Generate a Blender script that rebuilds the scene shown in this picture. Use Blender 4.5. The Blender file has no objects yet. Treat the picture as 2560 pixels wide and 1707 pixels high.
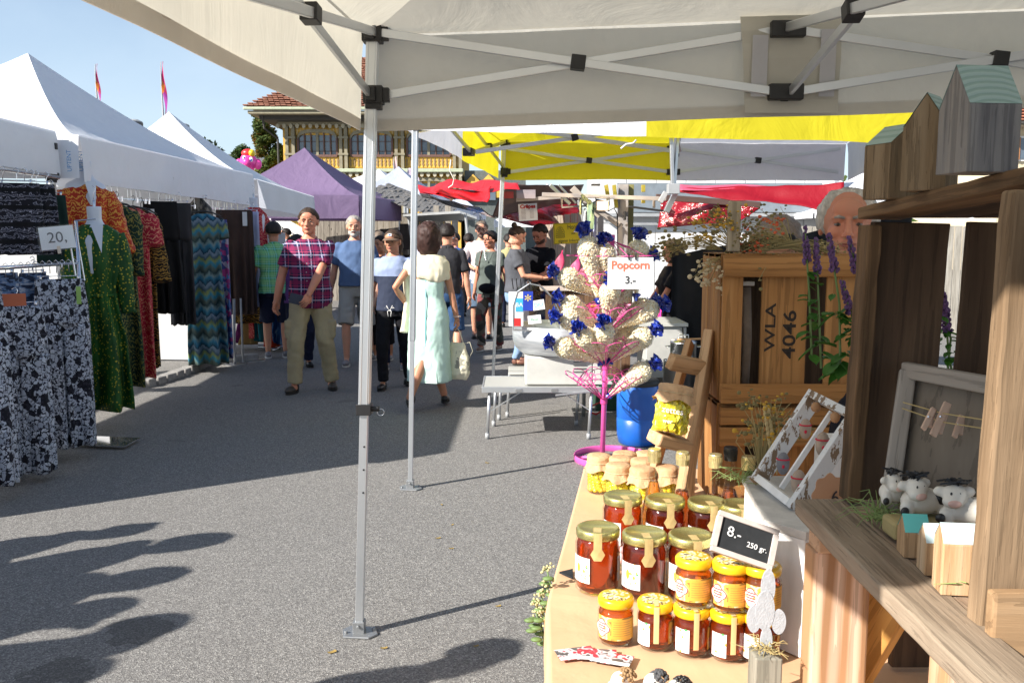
import bpy, bmesh, math, random
from mathutils import Vector, Matrix, noise
V = Vector
PI = math.pi
rnd = random.Random(7)
sc = bpy.context.scene
C = sc.collection
# ---------------------------------------------------------------- camera, sky, sun, exposure
FPX = 2200.0                       # focal length in pixels of the 2560 px wide photograph
PITCH = math.atan(263 / FPX)
CAMZ = 1.55
cam_d = bpy.data.cameras.new('camera')
cam = bpy.data.objects.new('camera', cam_d)
C.objects.link(cam)
cam.location = (0, 0, CAMZ)
cam.rotation_euler = (PI / 2 - PITCH, 0, 0)
cam_d.sensor_width = 36
cam_d.lens = 36 * FPX / 2560
cam_d.clip_start = 0.05
cam_d.clip_end = 3000
sc.camera = cam
SUN_EL, SUN_AZ = math.radians(32), math.atan2(-0.54, -0.84)     # direction TO the sun in the xy plane
w = bpy.data.worlds.new('World')
sc.world = w
w.use_nodes = True
wn = w.node_tree
sky = wn.nodes.new('ShaderNodeTexSky')
sky.sky_type = 'NISHITA'
sky.sun_disc = False
sky.sun_elevation = SUN_EL
sky.sun_rotation = PI / 2 - SUN_AZ
sky.altitude = 700
sky.air_density = 1.0
sky.dust_density = 0.6
sky.ozone_density = 1.3
cn = wn.nodes.new('ShaderNodeTexNoise'); cn.inputs['Scale'].default_value = 2.2; cn.inputs['Detail'].default_value = 7; cn.inputs['Distortion'].default_value = .6
cm = wn.nodes.new('ShaderNodeMapping'); ct = wn.nodes.new('ShaderNodeTexCoord'); cm.inputs['Scale'].default_value = (1, 1, 3.5)
cr_ = wn.nodes.new('ShaderNodeMapRange'); cx = wn.nodes.new('ShaderNodeMix'); cx.data_type = 'RGBA'
wn.links.new(ct.outputs['Generated'], cm.inputs[0]); wn.links.new(cm.outputs[0], cn.inputs['Vector']); wn.links.new(cn.outputs['Fac'], cr_.inputs[0])
cr_.inputs[1].default_value = .35; cr_.inputs[2].default_value = .7; cr_.inputs[3].default_value = .30; cr_.inputs[4].default_value = .62
sz = wn.nodes.new('ShaderNodeSeparateXYZ'); el_ = wn.nodes.new('ShaderNodeMapRange'); ml = wn.nodes.new('ShaderNodeMath'); ml.operation = 'MULTIPLY'    # haze thins out towards the zenith
wn.links.new(ct.outputs['Generated'], sz.inputs[0]); wn.links.new(sz.outputs[2], el_.inputs[0]); el_.inputs[1].default_value = .12; el_.inputs[2].default_value = .75; el_.inputs[3].default_value = 1.25; el_.inputs[4].default_value = .15
wn.links.new(cr_.outputs[0], ml.inputs[0]); wn.links.new(el_.outputs[0], ml.inputs[1]); wn.links.new(ml.outputs[0], cx.inputs[0]); wn.links.new(sky.outputs[0], cx.inputs[6]); cx.inputs[7].default_value = (4.6, 5.6, 6.6, 1)     # thin high haze
wn.links.new(cx.outputs[2], wn.nodes['Background'].inputs[0])
wn.nodes['Background'].inputs[1].default_value = 0.08
sd = bpy.data.lights.new('sun', 'SUN')
sd.energy = 5.0
sd.angle = math.radians(0.5)
sd.color = (1, 0.945, 0.86)
sun = bpy.data.objects.new('sun', sd)
C.objects.link(sun)
tosun = V((math.cos(SUN_AZ) * math.cos(SUN_EL), math.sin(SUN_AZ) * math.cos(SUN_EL), math.sin(SUN_EL)))
sun.rotation_euler = tosun.to_track_quat('Z', 'Y').to_euler()
sc.view_settings.view_transform = 'Standard'
sc.view_settings.look = 'None'
sc.view_settings.gamma = 1
sc.view_settings.exposure = 1.05
sc.view_settings.use_curve_mapping = False
sc.render.engine = 'CYCLES'
cy = sc.cycles
cy.max_bounces = 12
cy.transparent_max_bounces = 24
cy.transmission_bounces = 10
cy.diffuse_bounces = 4
cy.caustics_refractive = False
cy.sample_clamp_indirect = 6
cy.use_denoising = True

# ---------------------------------------------------------------- helpers
def ray(u, v):
    r, q = (u - 1280) / FPX, (853 - v) / FPX
    c, s = math.cos(PITCH), math.sin(PITCH)
    return V((r, c + q * s, q * c - s))
def at(u, v, Y):                    # point seen at pixel u,v that stands Y metres ahead
    d = ray(u, v); return V((0, 0, CAMZ)) + d * (Y / d.y)
def on(u, v, z):                    # point seen at pixel u,v lying at height z
    d = ray(u, v); return V((0, 0, CAMZ)) + d * ((z - CAMZ) / d.z)
def lerp(a, b, t): return a + (b - a) * t
def hexc(h):
    h = h.lstrip('#'); c = [int(h[i:i + 2], 16) / 255 for i in (0, 2, 4)]
    return tuple(x / 12.92 if x < .04045 else ((x + .055) / 1.055) ** 2.4 for x in c)

class NT:
    """small wrapper for building a material's node tree"""
    def __init__(s, name, rough=.6, metal=0, spec=.5):
        s.m = bpy.data.materials.new(name); s.m.use_nodes = True
        s.nt = s.m.node_tree; s.b = s.nt.nodes['Principled BSDF']
        s.out = s.nt.nodes['Material Output']
        s.b.inputs['Roughness'].default_value = rough
        s.b.inputs['Metallic'].default_value = metal
        s.b.inputs['Specular IOR Level'].default_value = spec
        s.co = None
    def n(s, t, **k):
        x = s.nt.nodes.new(t)
        for a, b in k.items(): setattr(x, a, b)
        return x
    def link(s, a, b): s.nt.links.new(a, b)
    def put(s, sock, val):
        if isinstance(val, bpy.types.NodeSocket): s.link(val, sock)
        elif isinstance(val, (tuple, list)): sock.default_value = (*val[:3], 1) if sock.type == 'RGBA' else val
        elif val is not None: sock.default_value = val
    def coord(s, kind='Object'):
        t = s.n('ShaderNodeTexCoord'); return t.outputs[kind]
    def map(s, sc_=(1, 1, 1), rot=(0, 0, 0), loc=(0, 0, 0), kind='Object', rand=False):
        mp = s.n('ShaderNodeMapping'); v = s.coord(kind)
        if rand:
            oi = s.n('ShaderNodeObjectInfo'); ad = s.n('ShaderNodeVectorMath', operation='ADD')
            ml = s.math('MULTIPLY', oi.outputs['Random'], 37.0)
            s.link(v, ad.inputs[0]); s.link(ml, ad.inputs[1]); v = ad.outputs[0]
        s.link(v, mp.inputs[0]); mp.inputs['Scale'].default_value = sc_
        mp.inputs['Rotation'].default_value = rot; mp.inputs['Location'].default_value = loc
        return mp.outputs[0]
    def noise(s, vec, scale=5, detail=4, rough=.5, dist=0):
        t = s.n('ShaderNodeTexNoise'); s.put(t.inputs['Vector'], vec)
        t.inputs['Scale'].default_value = scale; t.inputs['Detail'].default_value = detail
        t.inputs['Roughness'].default_value = rough; t.inputs['Distortion'].default_value = dist
        return t.outputs['Fac']
    def vor(s, vec, scale=5, feature='F1', out='Distance', rnd_=1):
        t = s.n('ShaderNodeTexVoronoi', feature=feature); s.put(t.inputs['Vector'], vec)
        t.inputs['Scale'].default_value = scale; t.inputs['Randomness'].default_value = rnd_
        return t.outputs[out]
    def wave(s, vec, scale=5, dist=0, detail=2, dscale=1, kind='BANDS', dir_='X'):
        t = s.n('ShaderNodeTexWave', wave_type=kind)
        if kind == 'BANDS': t.bands_direction = dir_
        else: t.rings_direction = dir_
        s.put(t.inputs['Vector'], vec); t.inputs['Scale'].default_value = scale
        t.inputs['Distortion'].default_value = dist; t.inputs['Detail'].default_value = detail
        t.inputs['Detail Scale'].default_value = dscale
        return t.outputs['Fac']
    def math(s, op, a, b=None, c=None):
        t = s.n('ShaderNodeMath', operation=op); s.put(t.inputs[0], a)
        if b is not None: s.put(t.inputs[1], b)
        if c is not None: s.put(t.inputs[2], c)
        return t.outputs[0]
    def sep(s, vec):
        t = s.n('ShaderNodeSeparateXYZ'); s.link(vec, t.inputs[0]); return t.outputs
    def stripe(s, x, freq, width, phase=0.0):
        """1 inside a stripe"""
        f = s.math('FRACT', s.math('MULTIPLY_ADD', x, freq, phase)); return s.math('LESS_THAN', f, width)
    def ramp(s, fac, stops, const=False):
        t = s.n('ShaderNodeValToRGB'); s.put(t.inputs[0], fac); e = t.color_ramp.elements
        if const: t.color_ramp.interpolation = 'CONSTANT'
        while len(e) < len(stops): e.new(.5)
        for i, (p, c) in enumerate(stops):
            e[i].position = p; e[i].color = (*c[:3], 1)
        return t.outputs[0]
    def mix(s, fac, a, b, mode='MIX'):
        t = s.n('ShaderNodeMix', data_type='RGBA', blend_type=mode)
        s.put(t.inputs[0], fac); s.put(t.inputs[6], a); s.put(t.inputs[7], b); return t.outputs[2]
    def bump(s, h, strength=.3, dist=.01):
        t = s.n('ShaderNodeBump'); s.put(t.inputs['Height'], h)
        t.inputs['Strength'].default_value = strength; t.inputs['Distance'].default_value = dist
        s.link(t.outputs[0], s.b.inputs['Normal']); return t.outputs[0]
    def col(s, c): s.put(s.b.inputs['Base Color'], c); s.c = c; return s
    def transl(s, amount, tint=None):
        """thin cloth that lets part of the light through"""
        t = s.n('ShaderNodeBsdfTranslucent'); s.put(t.inputs[0], tint if tint else s.c)
        if s.b.inputs['Normal'].is_linked: s.link(s.b.inputs['Normal'].links[0].from_socket, t.inputs['Normal'])
        mx = s.n('ShaderNodeMixShader'); mx.inputs[0].default_value = amount
        s.link(s.b.outputs[0], mx.inputs[1]); s.link(t.outputs[0], mx.inputs[2]); s.link(mx.outputs[0], s.out.inputs[0])
        return s

def sc_col(c, k): return tuple(min(1, x * k) for x in c)
_M = {}
def mat(name, c, rough=.6, metal=0, var=.12, vs=6, bump=0, bs=60, transl=0, spec=.5, coat=0, dist=.004, stretch=(1, 1, 1)):
    if name in _M: return _M[name]
    s = NT(name, rough, metal, spec); vec = s.map(stretch, rand=True)
    f = s.noise(vec, vs, 5, .6)
    s.col(s.ramp(f, [(.3, sc_col(c, 1 - var)), (.7, sc_col(c, 1 + var))]))
    if bump: s.bump(s.noise(vec, bs, 4), bump, dist)
    if coat: s.b.inputs['Coat Weight'].default_value = coat
    if transl: s.transl(transl)
    _M[name] = s.m; return s.m

def wood(name, cols, grain=26, rough=.75, bump=.4, knots=True, ringy=0.0):
    """boards run along their own z axis"""
    if name in _M: return _M[name]
    s = NT(name, rough, spec=.25); v = s.map((1, 1, .07), rand=True); v2 = s.map((1, 1, .3), rand=True)
    a = s.noise(v, grain, 6, .65, .3); b = s.noise(v2, 5, 3)
    f = s.math('ADD', s.math('MULTIPLY', a, .75), s.math('MULTIPLY', b, .25))
    if ringy:
        r = s.wave(s.map((1, 1, .13), rand=True), 9, 7, 2, .7, 'BANDS', 'X')
        f = s.math('ADD', s.math('MULTIPLY', f, 1 - ringy), s.math('MULTIPLY', r, ringy))
    col = s.ramp(f, [(.32, cols[0]), (.5, cols[1]), (.68, cols[2])])
    fine = s.math('GREATER_THAN', s.noise(s.map((1, 1, .035), rand=True), grain * 5, 4, .6), .56)
    col = s.mix(s.math('MULTIPLY', fine, .32), col, sc_col(cols[0], .45))
    if knots:
        k = s.vor(s.map((1, 1, .45), rand=True), 7); km = s.math('LESS_THAN', k, .1)
        col = s.mix(s.math('MULTIPLY', km, .75), col, sc_col(cols[0], .3))
    s.col(col); s.bump(s.math('ADD', a, s.math('MULTIPLY', fine, -.35)), bump * 1.5, .004); _M[name] = s.m; return s.m

def glass(name, c=(1, 1, 1), rough=0.0, fac=.1):
    """thin clear wall: mostly see-through, with mirror reflections at grazing angles"""
    if name in _M: return _M[name]
    s = NT(name); nt = s.nt; tr = s.n('ShaderNodeBsdfTransparent'); tr.inputs[0].default_value = (*c, 1)
    gl = s.n('ShaderNodeBsdfGlossy'); gl.inputs['Roughness'].default_value = rough
    fr = s.n('ShaderNodeLayerWeight'); fr.inputs[0].default_value = .5
    f = s.math('ADD', s.math('MULTIPLY', s.math('POWER', fr.outputs['Facing'], 5.0), .8), .035 + fac * .2)
    mx = s.n('ShaderNodeMixShader'); s.link(f, mx.inputs[0]); s.link(tr.outputs[0], mx.inputs[1]); s.link(gl.outputs[0], mx.inputs[2])
    s.link(mx.outputs[0], s.out.inputs[0]); _M[name] = s.m; return s.m

class MB:
    """collects primitive shapes into one mesh"""
    def __init__(s): s.v = []; s.f = []; s.m = []; s.uv = None
    def add(s, vs, fs, mi=0, M=None):
        o = len(s.v)
        s.v += [tuple(M @ V(p)) if M else tuple(p) for p in vs]
        s.f += [tuple(i + o for i in f) for f in fs]; s.m += [mi] * len(fs); return s
    def box(s, c, d, M=None, mi=0):
        x, y, z = c; a, b, e = d[0] / 2, d[1] / 2, d[2] / 2
        vs = [(x + i * a, y + j * b, z + k * e) for k in (-1, 1) for j in (-1, 1) for i in (-1, 1)]
        return s.add(vs, [(0, 2, 3, 1), (4, 5, 7, 6), (0, 1, 5, 4), (2, 6, 7, 3), (0, 4, 6, 2), (1, 3, 7, 5)], mi, M)
    def beam(s, p0, p1, w_, h_, up=(0, 0, 1), mi=0):
        p0, p1 = V(p0), V(p1); z = (p1 - p0); L = z.length; z.normalize(); x = V(up).cross(z)
        if x.length < 1e-4: x = V((1, 0, 0))
        x.normalize(); y = z.cross(x)
        M = Matrix((x, y, z)).transposed().to_4x4(); M.translation = p0
        return s.box((0, 0, L / 2), (w_, h_, L), M, mi)
    def tube(s, pts, r, n=8, mi=0, caps=True, flat=None, closed=False):
        """swept tube; r number or list; flat=(ax,scale) makes elliptical sections"""
        pts = [V(p) for p in pts]; k = len(pts); rs = r if isinstance(r, (list, tuple)) else [r] * k
        o = len(s.v); prev = None
        for i, p in enumerate(pts):
            if closed: t = pts[(i + 1) % k] - pts[i - 1]
            else: t = (pts[min(i + 1, k - 1)] - pts[max(i - 1, 0)])
            t.normalize()
            if prev is None:
                a = t.orthogonal().normalized()
                if flat: a = (V(flat[0]) - t * V(flat[0]).dot(t)).normalized()
            else: a = (prev - t * prev.dot(t)).normalized()
            prev = a; b = t.cross(a)
            for j in range(n):
                th = 2 * PI * j / n; fl = flat[1] if flat else 1
                s.v.append(tuple(p + a * (rs[i] * math.cos(th)) + b * (rs[i] * fl * math.sin(th))))
        rng = range(k) if closed else range(k - 1)
        for i in rng:
            for j in range(n):
                a0 = o + i * n + j; a1 = o + i * n + (j + 1) % n; b0 = o + ((i + 1) % k) * n + j; b1 = o + ((i + 1) % k) * n + (j + 1) % n
                s.f.append((a0, a1, b1, b0)); s.m.append(mi)
        if caps and not closed:
            s.f.append(tuple(o + j for j in reversed(range(n)))); s.m.append(mi)
            s.f.append(tuple(o + (k - 1) * n + j for j in range(n))); s.m.append(mi)
        return s
    def lathe(s, prof, c=(0, 0, 0), n=24, mi=0, M=None, caps=False):
        """prof: list of (radius, z)"""
        o = len(s.v); c = V(c); vs = []
        for r, z in prof:
            for j in range(n):
                th = 2 * PI * j / n; vs.append(V((c.x + r * math.cos(th), c.y + r * math.sin(th), c.z + z)))
        fs = []
        for i in range(len(prof) - 1):
            for j in range(n):
                a = i * n + j; b = i * n + (j + 1) % n; fs.append((a, b, b + n, a + n))
        if caps:
            fs.append(tuple(reversed(range(n)))); fs.append(tuple((len(prof) - 1) * n + j for j in range(n)))
        return s.add(vs, fs, mi, M)
    def ell(s, c, r, nu=14, nv=9, mi=0, M=None, jit=0):
        c = V(c); R = V(r) if not isinstance(r, (int, float)) else V((r, r, r)); vs = [c + V((0, 0, -R.z))]
        for i in range(1, nv):
            ph = -PI / 2 + PI * i / nv
            for j in range(nu):
                th = 2 * PI * j / nu; q = 1 + rnd.uniform(-jit, jit)
                vs.append(c + V((R.x * math.cos(ph) * math.cos(th) * q, R.y * math.cos(ph) * math.sin(th) * q, R.z * math.sin(ph) * q)))
        vs.append(c + V((0, 0, R.z))); fs = []
        for j in range(nu): fs.append((0, 1 + (j + 1) % nu, 1 + j))
        for i in range(nv - 2):
            for j in range(nu):
                a = 1 + i * nu + j; b = 1 + i * nu + (j + 1) % nu; fs.append((a, b, b + nu, a + nu))
        t = len(vs) - 1; o2 = 1 + (nv - 2) * nu
        for j in range(nu): fs.append((o2 + j, o2 + (j + 1) % nu, t))
        return s.add(vs, fs, mi, M)
    def sheet(s, fn, nu, nv, mi=0, uv=False):
        """fn(a, b) -> point, a and b in 0..1"""
        o = len(s.v)
        for i in range(nv + 1):
            for j in range(nu + 1): s.v.append(tuple(fn(j / nu, i / nv)))
        for i in range(nv):
            for j in range(nu):
                a = o + i * (nu + 1) + j; s.f.append((a, a + 1, a + nu + 2, a + nu + 1)); s.m.append(mi)
        return s
    def prism(s, poly, d, M=None, mi=0):
        """poly: xy outline, extruded from z=0 to z=d"""
        n = len(poly); vs = [(x, y, 0) for x, y in poly] + [(x, y, d) for x, y in poly]
        fs = [tuple(reversed(range(n))), tuple(range(n, 2 * n))] + [(i, (i + 1) % n, n + (i + 1) % n, n + i) for i in range(n)]
        return s.add(vs, fs, mi, M)
    def mesh(s, name):
        me = bpy.data.meshes.new(name); me.from_pydata(s.v, [], s.f)
        if any(s.m): me.polygons.foreach_set('material_index', s.m)
        me.update(); return me
    def build(s, name, mats, parent=None, smooth=False, bevel=0, recalc=True, subd=0, kind=None):
        off = V((0, 0, 0))
        if parent is not None and parent.name in WORLD: off = V(WORLD[parent.name])
        if off.length: s.v = [(x - off.x, y - off.y, z - off.z) for x, y, z in s.v]
        me = s.mesh(name)
        if recalc:
            bm = bmesh.new(); bm.from_mesh(me); bmesh.ops.recalc_face_normals(bm, faces=bm.faces); bm.to_mesh(me); bm.free()
        for m in (mats if isinstance(mats, (list, tuple)) else [mats]): me.materials.append(m)
        if smooth: me.polygons.foreach_set('use_smooth', [True] * len(me.polygons))
        o = bpy.data.objects.new(name, me); C.objects.link(o)
        if parent is not None:
            o.parent = parent
            if parent.name in WORLD: WORLD[o.name] = WORLD[parent.name]
        if bevel:
            b = o.modifiers.new('bevel', 'BEVEL'); b.width = bevel; b.segments = 2; b.limit_method = 'ANGLE'; b.harden_normals = False
        if subd:
            b = o.modifiers.new('sub', 'SUBSURF'); b.levels = subd; b.render_levels = subd
        if kind: o['kind'] = kind
        return o
WORLD = {}
def thing(name, label, cat, loc=(0, 0, 0), rz=0, group=None, world=False):
    o = bpy.data.objects.new(name, None); C.objects.link(o); o.empty_display_size = .1
    o.location = loc; o.rotation_euler = (0, 0, rz); o['label'] = label; o['category'] = cat
    if group: o['group'] = group
    if world: WORLD[o.name] = tuple(loc)
    return o
def tag(o, label, cat, group=None, kind=None):
    o['label'] = label; o['category'] = cat
    if group: o['group'] = group
    if kind: o['kind'] = kind
    return o
def kids(o): return [c for c in o.children]
def copy_tree(o, parent=None):
    c = o.copy(); C.objects.link(c); c.parent = parent
    for ch in kids(o): copy_tree(ch, c)
    return c
def dup(o, loc, rz=None, label=None, group=None, scale=None):
    c = copy_tree(o); c.location = loc
    if rz is not None: c.rotation_euler = (0, 0, rz)
    if label: c['label'] = label
    if group: c['group'] = group
    if scale: c.scale = scale
    return c
def plank(name, p0, p1, w_, t_, up, m, parent=None, bevel=.003, sag=0, rough_edge=0):
    """one board running from p0 to p1 along its own z; width across, thickness along 'up'"""
    p0, p1 = V(p0), V(p1); z = p1 - p0; L = z.length; z.normalize(); y = V(up) - z * V(up).dot(z); y.normalize(); x = y.cross(z)
    mb = MB(); n = 1 if not rough_edge else max(2, int(L / .04))
    ph = rnd.random() * 50
    def j(i, k): return rough_edge * noise.noise(V((i * .7, k * 3.1, ph)))
    vs = []; fs = []
    for i in range(n + 1):
        zz = L * i / n
        for k, (a, b) in enumerate(((-1, -1), (1, -1), (1, 1), (-1, 1))):
            vs.append((a * w_ / 2 + j(i, k), b * t_ / 2 + j(i, k + 9) * .5, zz))
    for i in range(n):
        for k in range(4):
            a = i * 4 + k; b = i * 4 + (k + 1) % 4; fs.append((a, b, b + 4, a + 4))
    fs.append((3, 2, 1, 0)); fs.append(tuple(n * 4 + k for k in range(4)))
    mb.add(vs, fs)
    o = mb.build(name, m, None, bevel=bevel)
    M = Matrix((x, y, z)).transposed().to_4x4(); M.translation = p0
    if parent is not None:
        o.parent = parent
        if parent.name in WORLD: M.translation = p0 - V(WORLD[parent.name])
    o.matrix_local = M
    return o
def text(body, size, M, m, parent=None, name='lettering', ext=.0004, sx=1, bold=0):
    """M places the text: local x right, y up, z out of the surface; centred"""
    cu = bpy.data.curves.new(name, 'FONT'); cu.body = body; cu.size = size; cu.extrude = ext
    cu.align_x = 'CENTER'; cu.align_y = 'CENTER'; cu.offset = bold; cu.resolution_u = 3
    t = bpy.data.objects.new('t', cu); C.objects.link(t)
    dg = bpy.context.evaluated_depsgraph_get(); me = bpy.data.meshes.new_from_object(t.evaluated_get(dg))
    bpy.data.objects.remove(t); bpy.data.curves.remove(cu)
    me.name = name
    me.materials.clear(); me.materials.append(m)
    o = bpy.data.objects.new(name, me); C.objects.link(o)
    M = M.copy()
    if sx != 1: M = M @ Matrix.Diagonal((sx, 1, 1, 1))
    if parent is not None:
        o.parent = parent
        if parent.name in WORLD: M.translation = M.translation - V(WORLD[parent.name])
    o.matrix_local = M
    return o
def frame(origin, right, up):
    x = V(right).normalized(); y = V(up) - x * V(up).dot(x); y.normalize(); z = x.cross(y)
    M = Matrix((x, y, z)).transposed().to_4x4(); M.translation = V(origin); return M

# ---------------------------------------------------------------- common materials
alu = mat('aluminium', (.62, .64, .66), .38, .85, .06, 3, .08, 90)
steel = mat('brushed_steel', (.7, .71, .72), .28, 1, .08, 4)
chrome = mat('chrome_wire', (.75, .75, .78), .18, 1)
blackp = mat('black_plastic', (.012, .012, .013), .5)
greyp = mat('grey_plastic', (.33, .34, .35), .5)
whitep = mat('white_paint', (.78, .77, .75), .6, var=.05, bump=.08, bs=120)
paper = mat('white_paper', (.8, .8, .8), .7, var=.03)
ink = mat('dark_ink', (.03, .03, .035), .7)
print_red = mat('salmon_print', (.75, .16, .09), .7)

def tentcloth(name, c, tl=.42, tint=None, wr=.5, dirt=.12):
    if name in _M: return _M[name]
    s = NT(name, .62, spec=.3); v = s.map()
    f = s.noise(v, 1.3, 5, .65); g = s.noise(v, 22, 3)
    fac = s.math('ADD', s.math('MULTIPLY', f, .8), s.math('MULTIPLY', g, .2))
    s.col(s.ramp(fac, [(.35, sc_col(c, 1 - dirt)), (.6, c)]))
    h = s.math('ADD', s.noise(s.map((1, 1, .6)), 2.4, 5, .55, 1.2), s.math('MULTIPLY', s.noise(s.map((1, 1, .5)), 11, 4, .5, .8), .1))
    s.bump(h, wr, .05); s.transl(tl, tint); _M[name] = s.m; return s.m
ivory = tentcloth('ivory_tent_cloth', (.68, .66, .60), .34, (.70, .66, .55), .35)
twhite = tentcloth('white_tent_cloth', (.80, .81, .84), .14, (.55, .58, .68), .55, .05)
tyellow = tentcloth('yellow_tent_cloth', (.80, .70, .03), .42, (.78, .70, .02))
tgrey = tentcloth('white_tent_cloth_used', (.72, .73, .76), .35, (.6, .62, .68))
tpurple = tentcloth('purple_tent_cloth', (.22, .155, .27), .2, (.17, .11, .24), .5)
tpurple2 = tpurple

# ---------------------------------------------------------------- the ground
def asphalt():
    s = NT('asphalt', .82, spec=.3); v = s.map()
    st = s.vor(v, 185, out='Color'); stone = s.sep(st)[0]
    base = s.ramp(stone, [(.0, (.10, .096, .092)), (.45, (.185, .178, .17)), (.8, (.265, .255, .243)), (.97, (.38, .37, .345))])
    dk = s.noise(v, 210, 3, .6)
    base = s.mix(s.math('MULTIPLY', s.math('LESS_THAN', dk, .42), .55), base, (.07, .067, .066))
    big = s.noise(v, .8, 6, .6); base = s.mix(s.math('MULTIPLY', big, .35), base, (.15, .145, .14))
    stain = s.noise(s.map((1, 1, 1), loc=(3.1, .7, 0)), 1.6, 3, .5, .4)
    base = s.mix(s.math('MULTIPLY', s.math('GREATER_THAN', stain, .69), .3), base, (.06, .058, .055))
    for cx_, cy_, r_ in ((-1.47, 3.32, .17), (-1.62, 3.0, .15), (-.75, 2.75, .05)):      # damp spots
        d_ = s.n('ShaderNodeVectorMath', operation='DISTANCE'); s.link(v, d_.inputs[0]); d_.inputs[1].default_value = (cx_, cy_, 0)
        base = s.mix(s.math('MULTIPLY', s.math('LESS_THAN', s.math('ADD', d_.outputs['Value'], s.math('MULTIPLY', s.noise(v, 9, 4), .22)), r_ + .07), .45), base, (.05, .047, .043))
    s.col(base)
    h = s.math('ADD', s.vor(v, 185), s.math('MULTIPLY', s.noise(v, 60, 4), .8)); s.bump(h, .55, .004)
    return s.m
mb = MB(); mb.sheet(lambda a, b: (-200 + 400 * a, -20 + 420 * b, 0), 20, 20)
g = mb.build('ground', asphalt()); g['kind'] = 'structure'
# grass and dry leaf litter crumbs on the asphalt
leafm = mat('dry_leaf', (.28, .19, .05), .8)
for i, (u, v_) in enumerate(((1105, 1262), (1130, 1312), (1128, 1371), (1095, 1345), (960, 1620), (1190, 1615), (1218, 1157), (877, 1058), (830, 1630), (1245, 1515))):
    p = on(u, v_, 0); mb = MB(); a = rnd.random() * 6; r = rnd.uniform(.010, .017)
    mb.sheet(lambda s_, t_: (p.x + math.cos(a) * (s_ - .5) * 2 * r - math.sin(a) * (t_ - .5) * r, p.y + math.sin(a) * (s_ - .5) * 2 * r + math.cos(a) * (t_ - .5) * r, .003 + .01 * (s_ - .5) ** 2), 4, 3)
    tag(mb.build('fallen_leaf', leafm), 'tiny dry yellow leaf lying on the grey asphalt', 'leaf', 'dry leaves scattered on the asphalt')
# row of kerb stones behind the clothes rails
kr = thing('kerb', 'low row of grey cobble kerb stones under the hanging dresses', 'kerb', (0, 0, 0)); kr['kind'] = 'structure'
kst = mat('kerb_stone', (.26, .25, .24), .85, var=.25, vs=14, bump=.5, bs=30)
ks = [on(355, 962, .03), on(430, 940, .03), on(485, 920, .03), on(520, 905, .03), on(640, 893, .03)]
path = []
for a, b in zip(ks, ks[1:]):
    n_ = max(1, int((b - a).length / .155))
    for i in range(n_): path.append((lerp(a, b, (i + .5) / n_), math.atan2(b.y - a.y, b.x - a.x)))
for p, an in path[:34]:
    mb = MB(); M = Matrix.Translation((p.x, p.y, .035)) @ Matrix.Rotation(an + rnd.uniform(-.06, .06), 4, 'Z')
    mb.box((0, 0, 0), (.17 + rnd.uniform(-.02, .01), .13, .09 + rnd.uniform(-.012, .012)), M)
    mb.build('kerb_stone', kst, kr, bevel=.012)

# ---------------------------------------------------------------- pop-up tents
def fabric_roof(a, b, apex, m, root, power=1.35, sag=.10, nu=18, nv=14, seed=0, wr=.012):
    def fn(s, t):
        e = lerp(a, b, s); p = lerp(e, apex, t); z = e.z + (apex.z - e.z) * (t ** power)
        z -= sag * math.sin(PI * s) * max(0, math.sin(PI * t)) * (1 - t)
        z -= .07 * math.sin(PI * s) * (1 - t) ** 3 * 0
        q = noise.noise(V((s * 5 + seed, t * 3, seed * 3.3))) + .5 * noise.noise(V((s * 22 * (1 - t * .7) + seed, t * 2.2, seed)))
        z += wr * q * math.sin(PI * s) * (1 - t) * min(1, t * 7)
        return (p.x, p.y, z)
    return MB().sheet(fn, nu * 2, nv).build('roof_panel', m, root, smooth=True, recalc=False)
def valance(a, b, h, out, m, root, seed=0, hem=None, nu=24, wave=.015, drop=None):
    a, b = V(a), V(b); d = (b - a).normalized(); n_ = V((d.y, -d.x, 0)) * out
    def fn(s, t):
        p = lerp(a, b, s); hh = h if drop is None else lerp(drop[0], drop[1], s)
        k = wave * noise.noise(V((s * 7 + seed, t * 1.5, seed))) * math.sin(PI * s) ** .5 + .012 * t
        dz = wave * .6 * noise.noise(V((s * 4, 0, seed + 5))) * t
        return p + n_ * ((k + .012) * min(1, t * 5) + .002) + V((0, 0, .012 * (1 - t) - hh * t + dz))
    o = MB().sheet(fn, nu, 7).build('valance', m, root, smooth=True, recalc=False)
    if hem:
        def fh(s, t):
            return V(fn(s, 1)) + n_ * .002 + V((0, 0, .045 * (1 - t) - .001))
        MB().sheet(fh, nu, 1).build('hem', hem, o, smooth=True, recalc=False)
    return o
def bar(p0, p1, root, m, w_=.014, h_=.030, name='truss_bar', side=(0, 0, 1)):
    mb = MB(); mb.beam(p0, p1, h_, w_, side); return mb.build(name, m, root, bevel=.0025)
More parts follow.
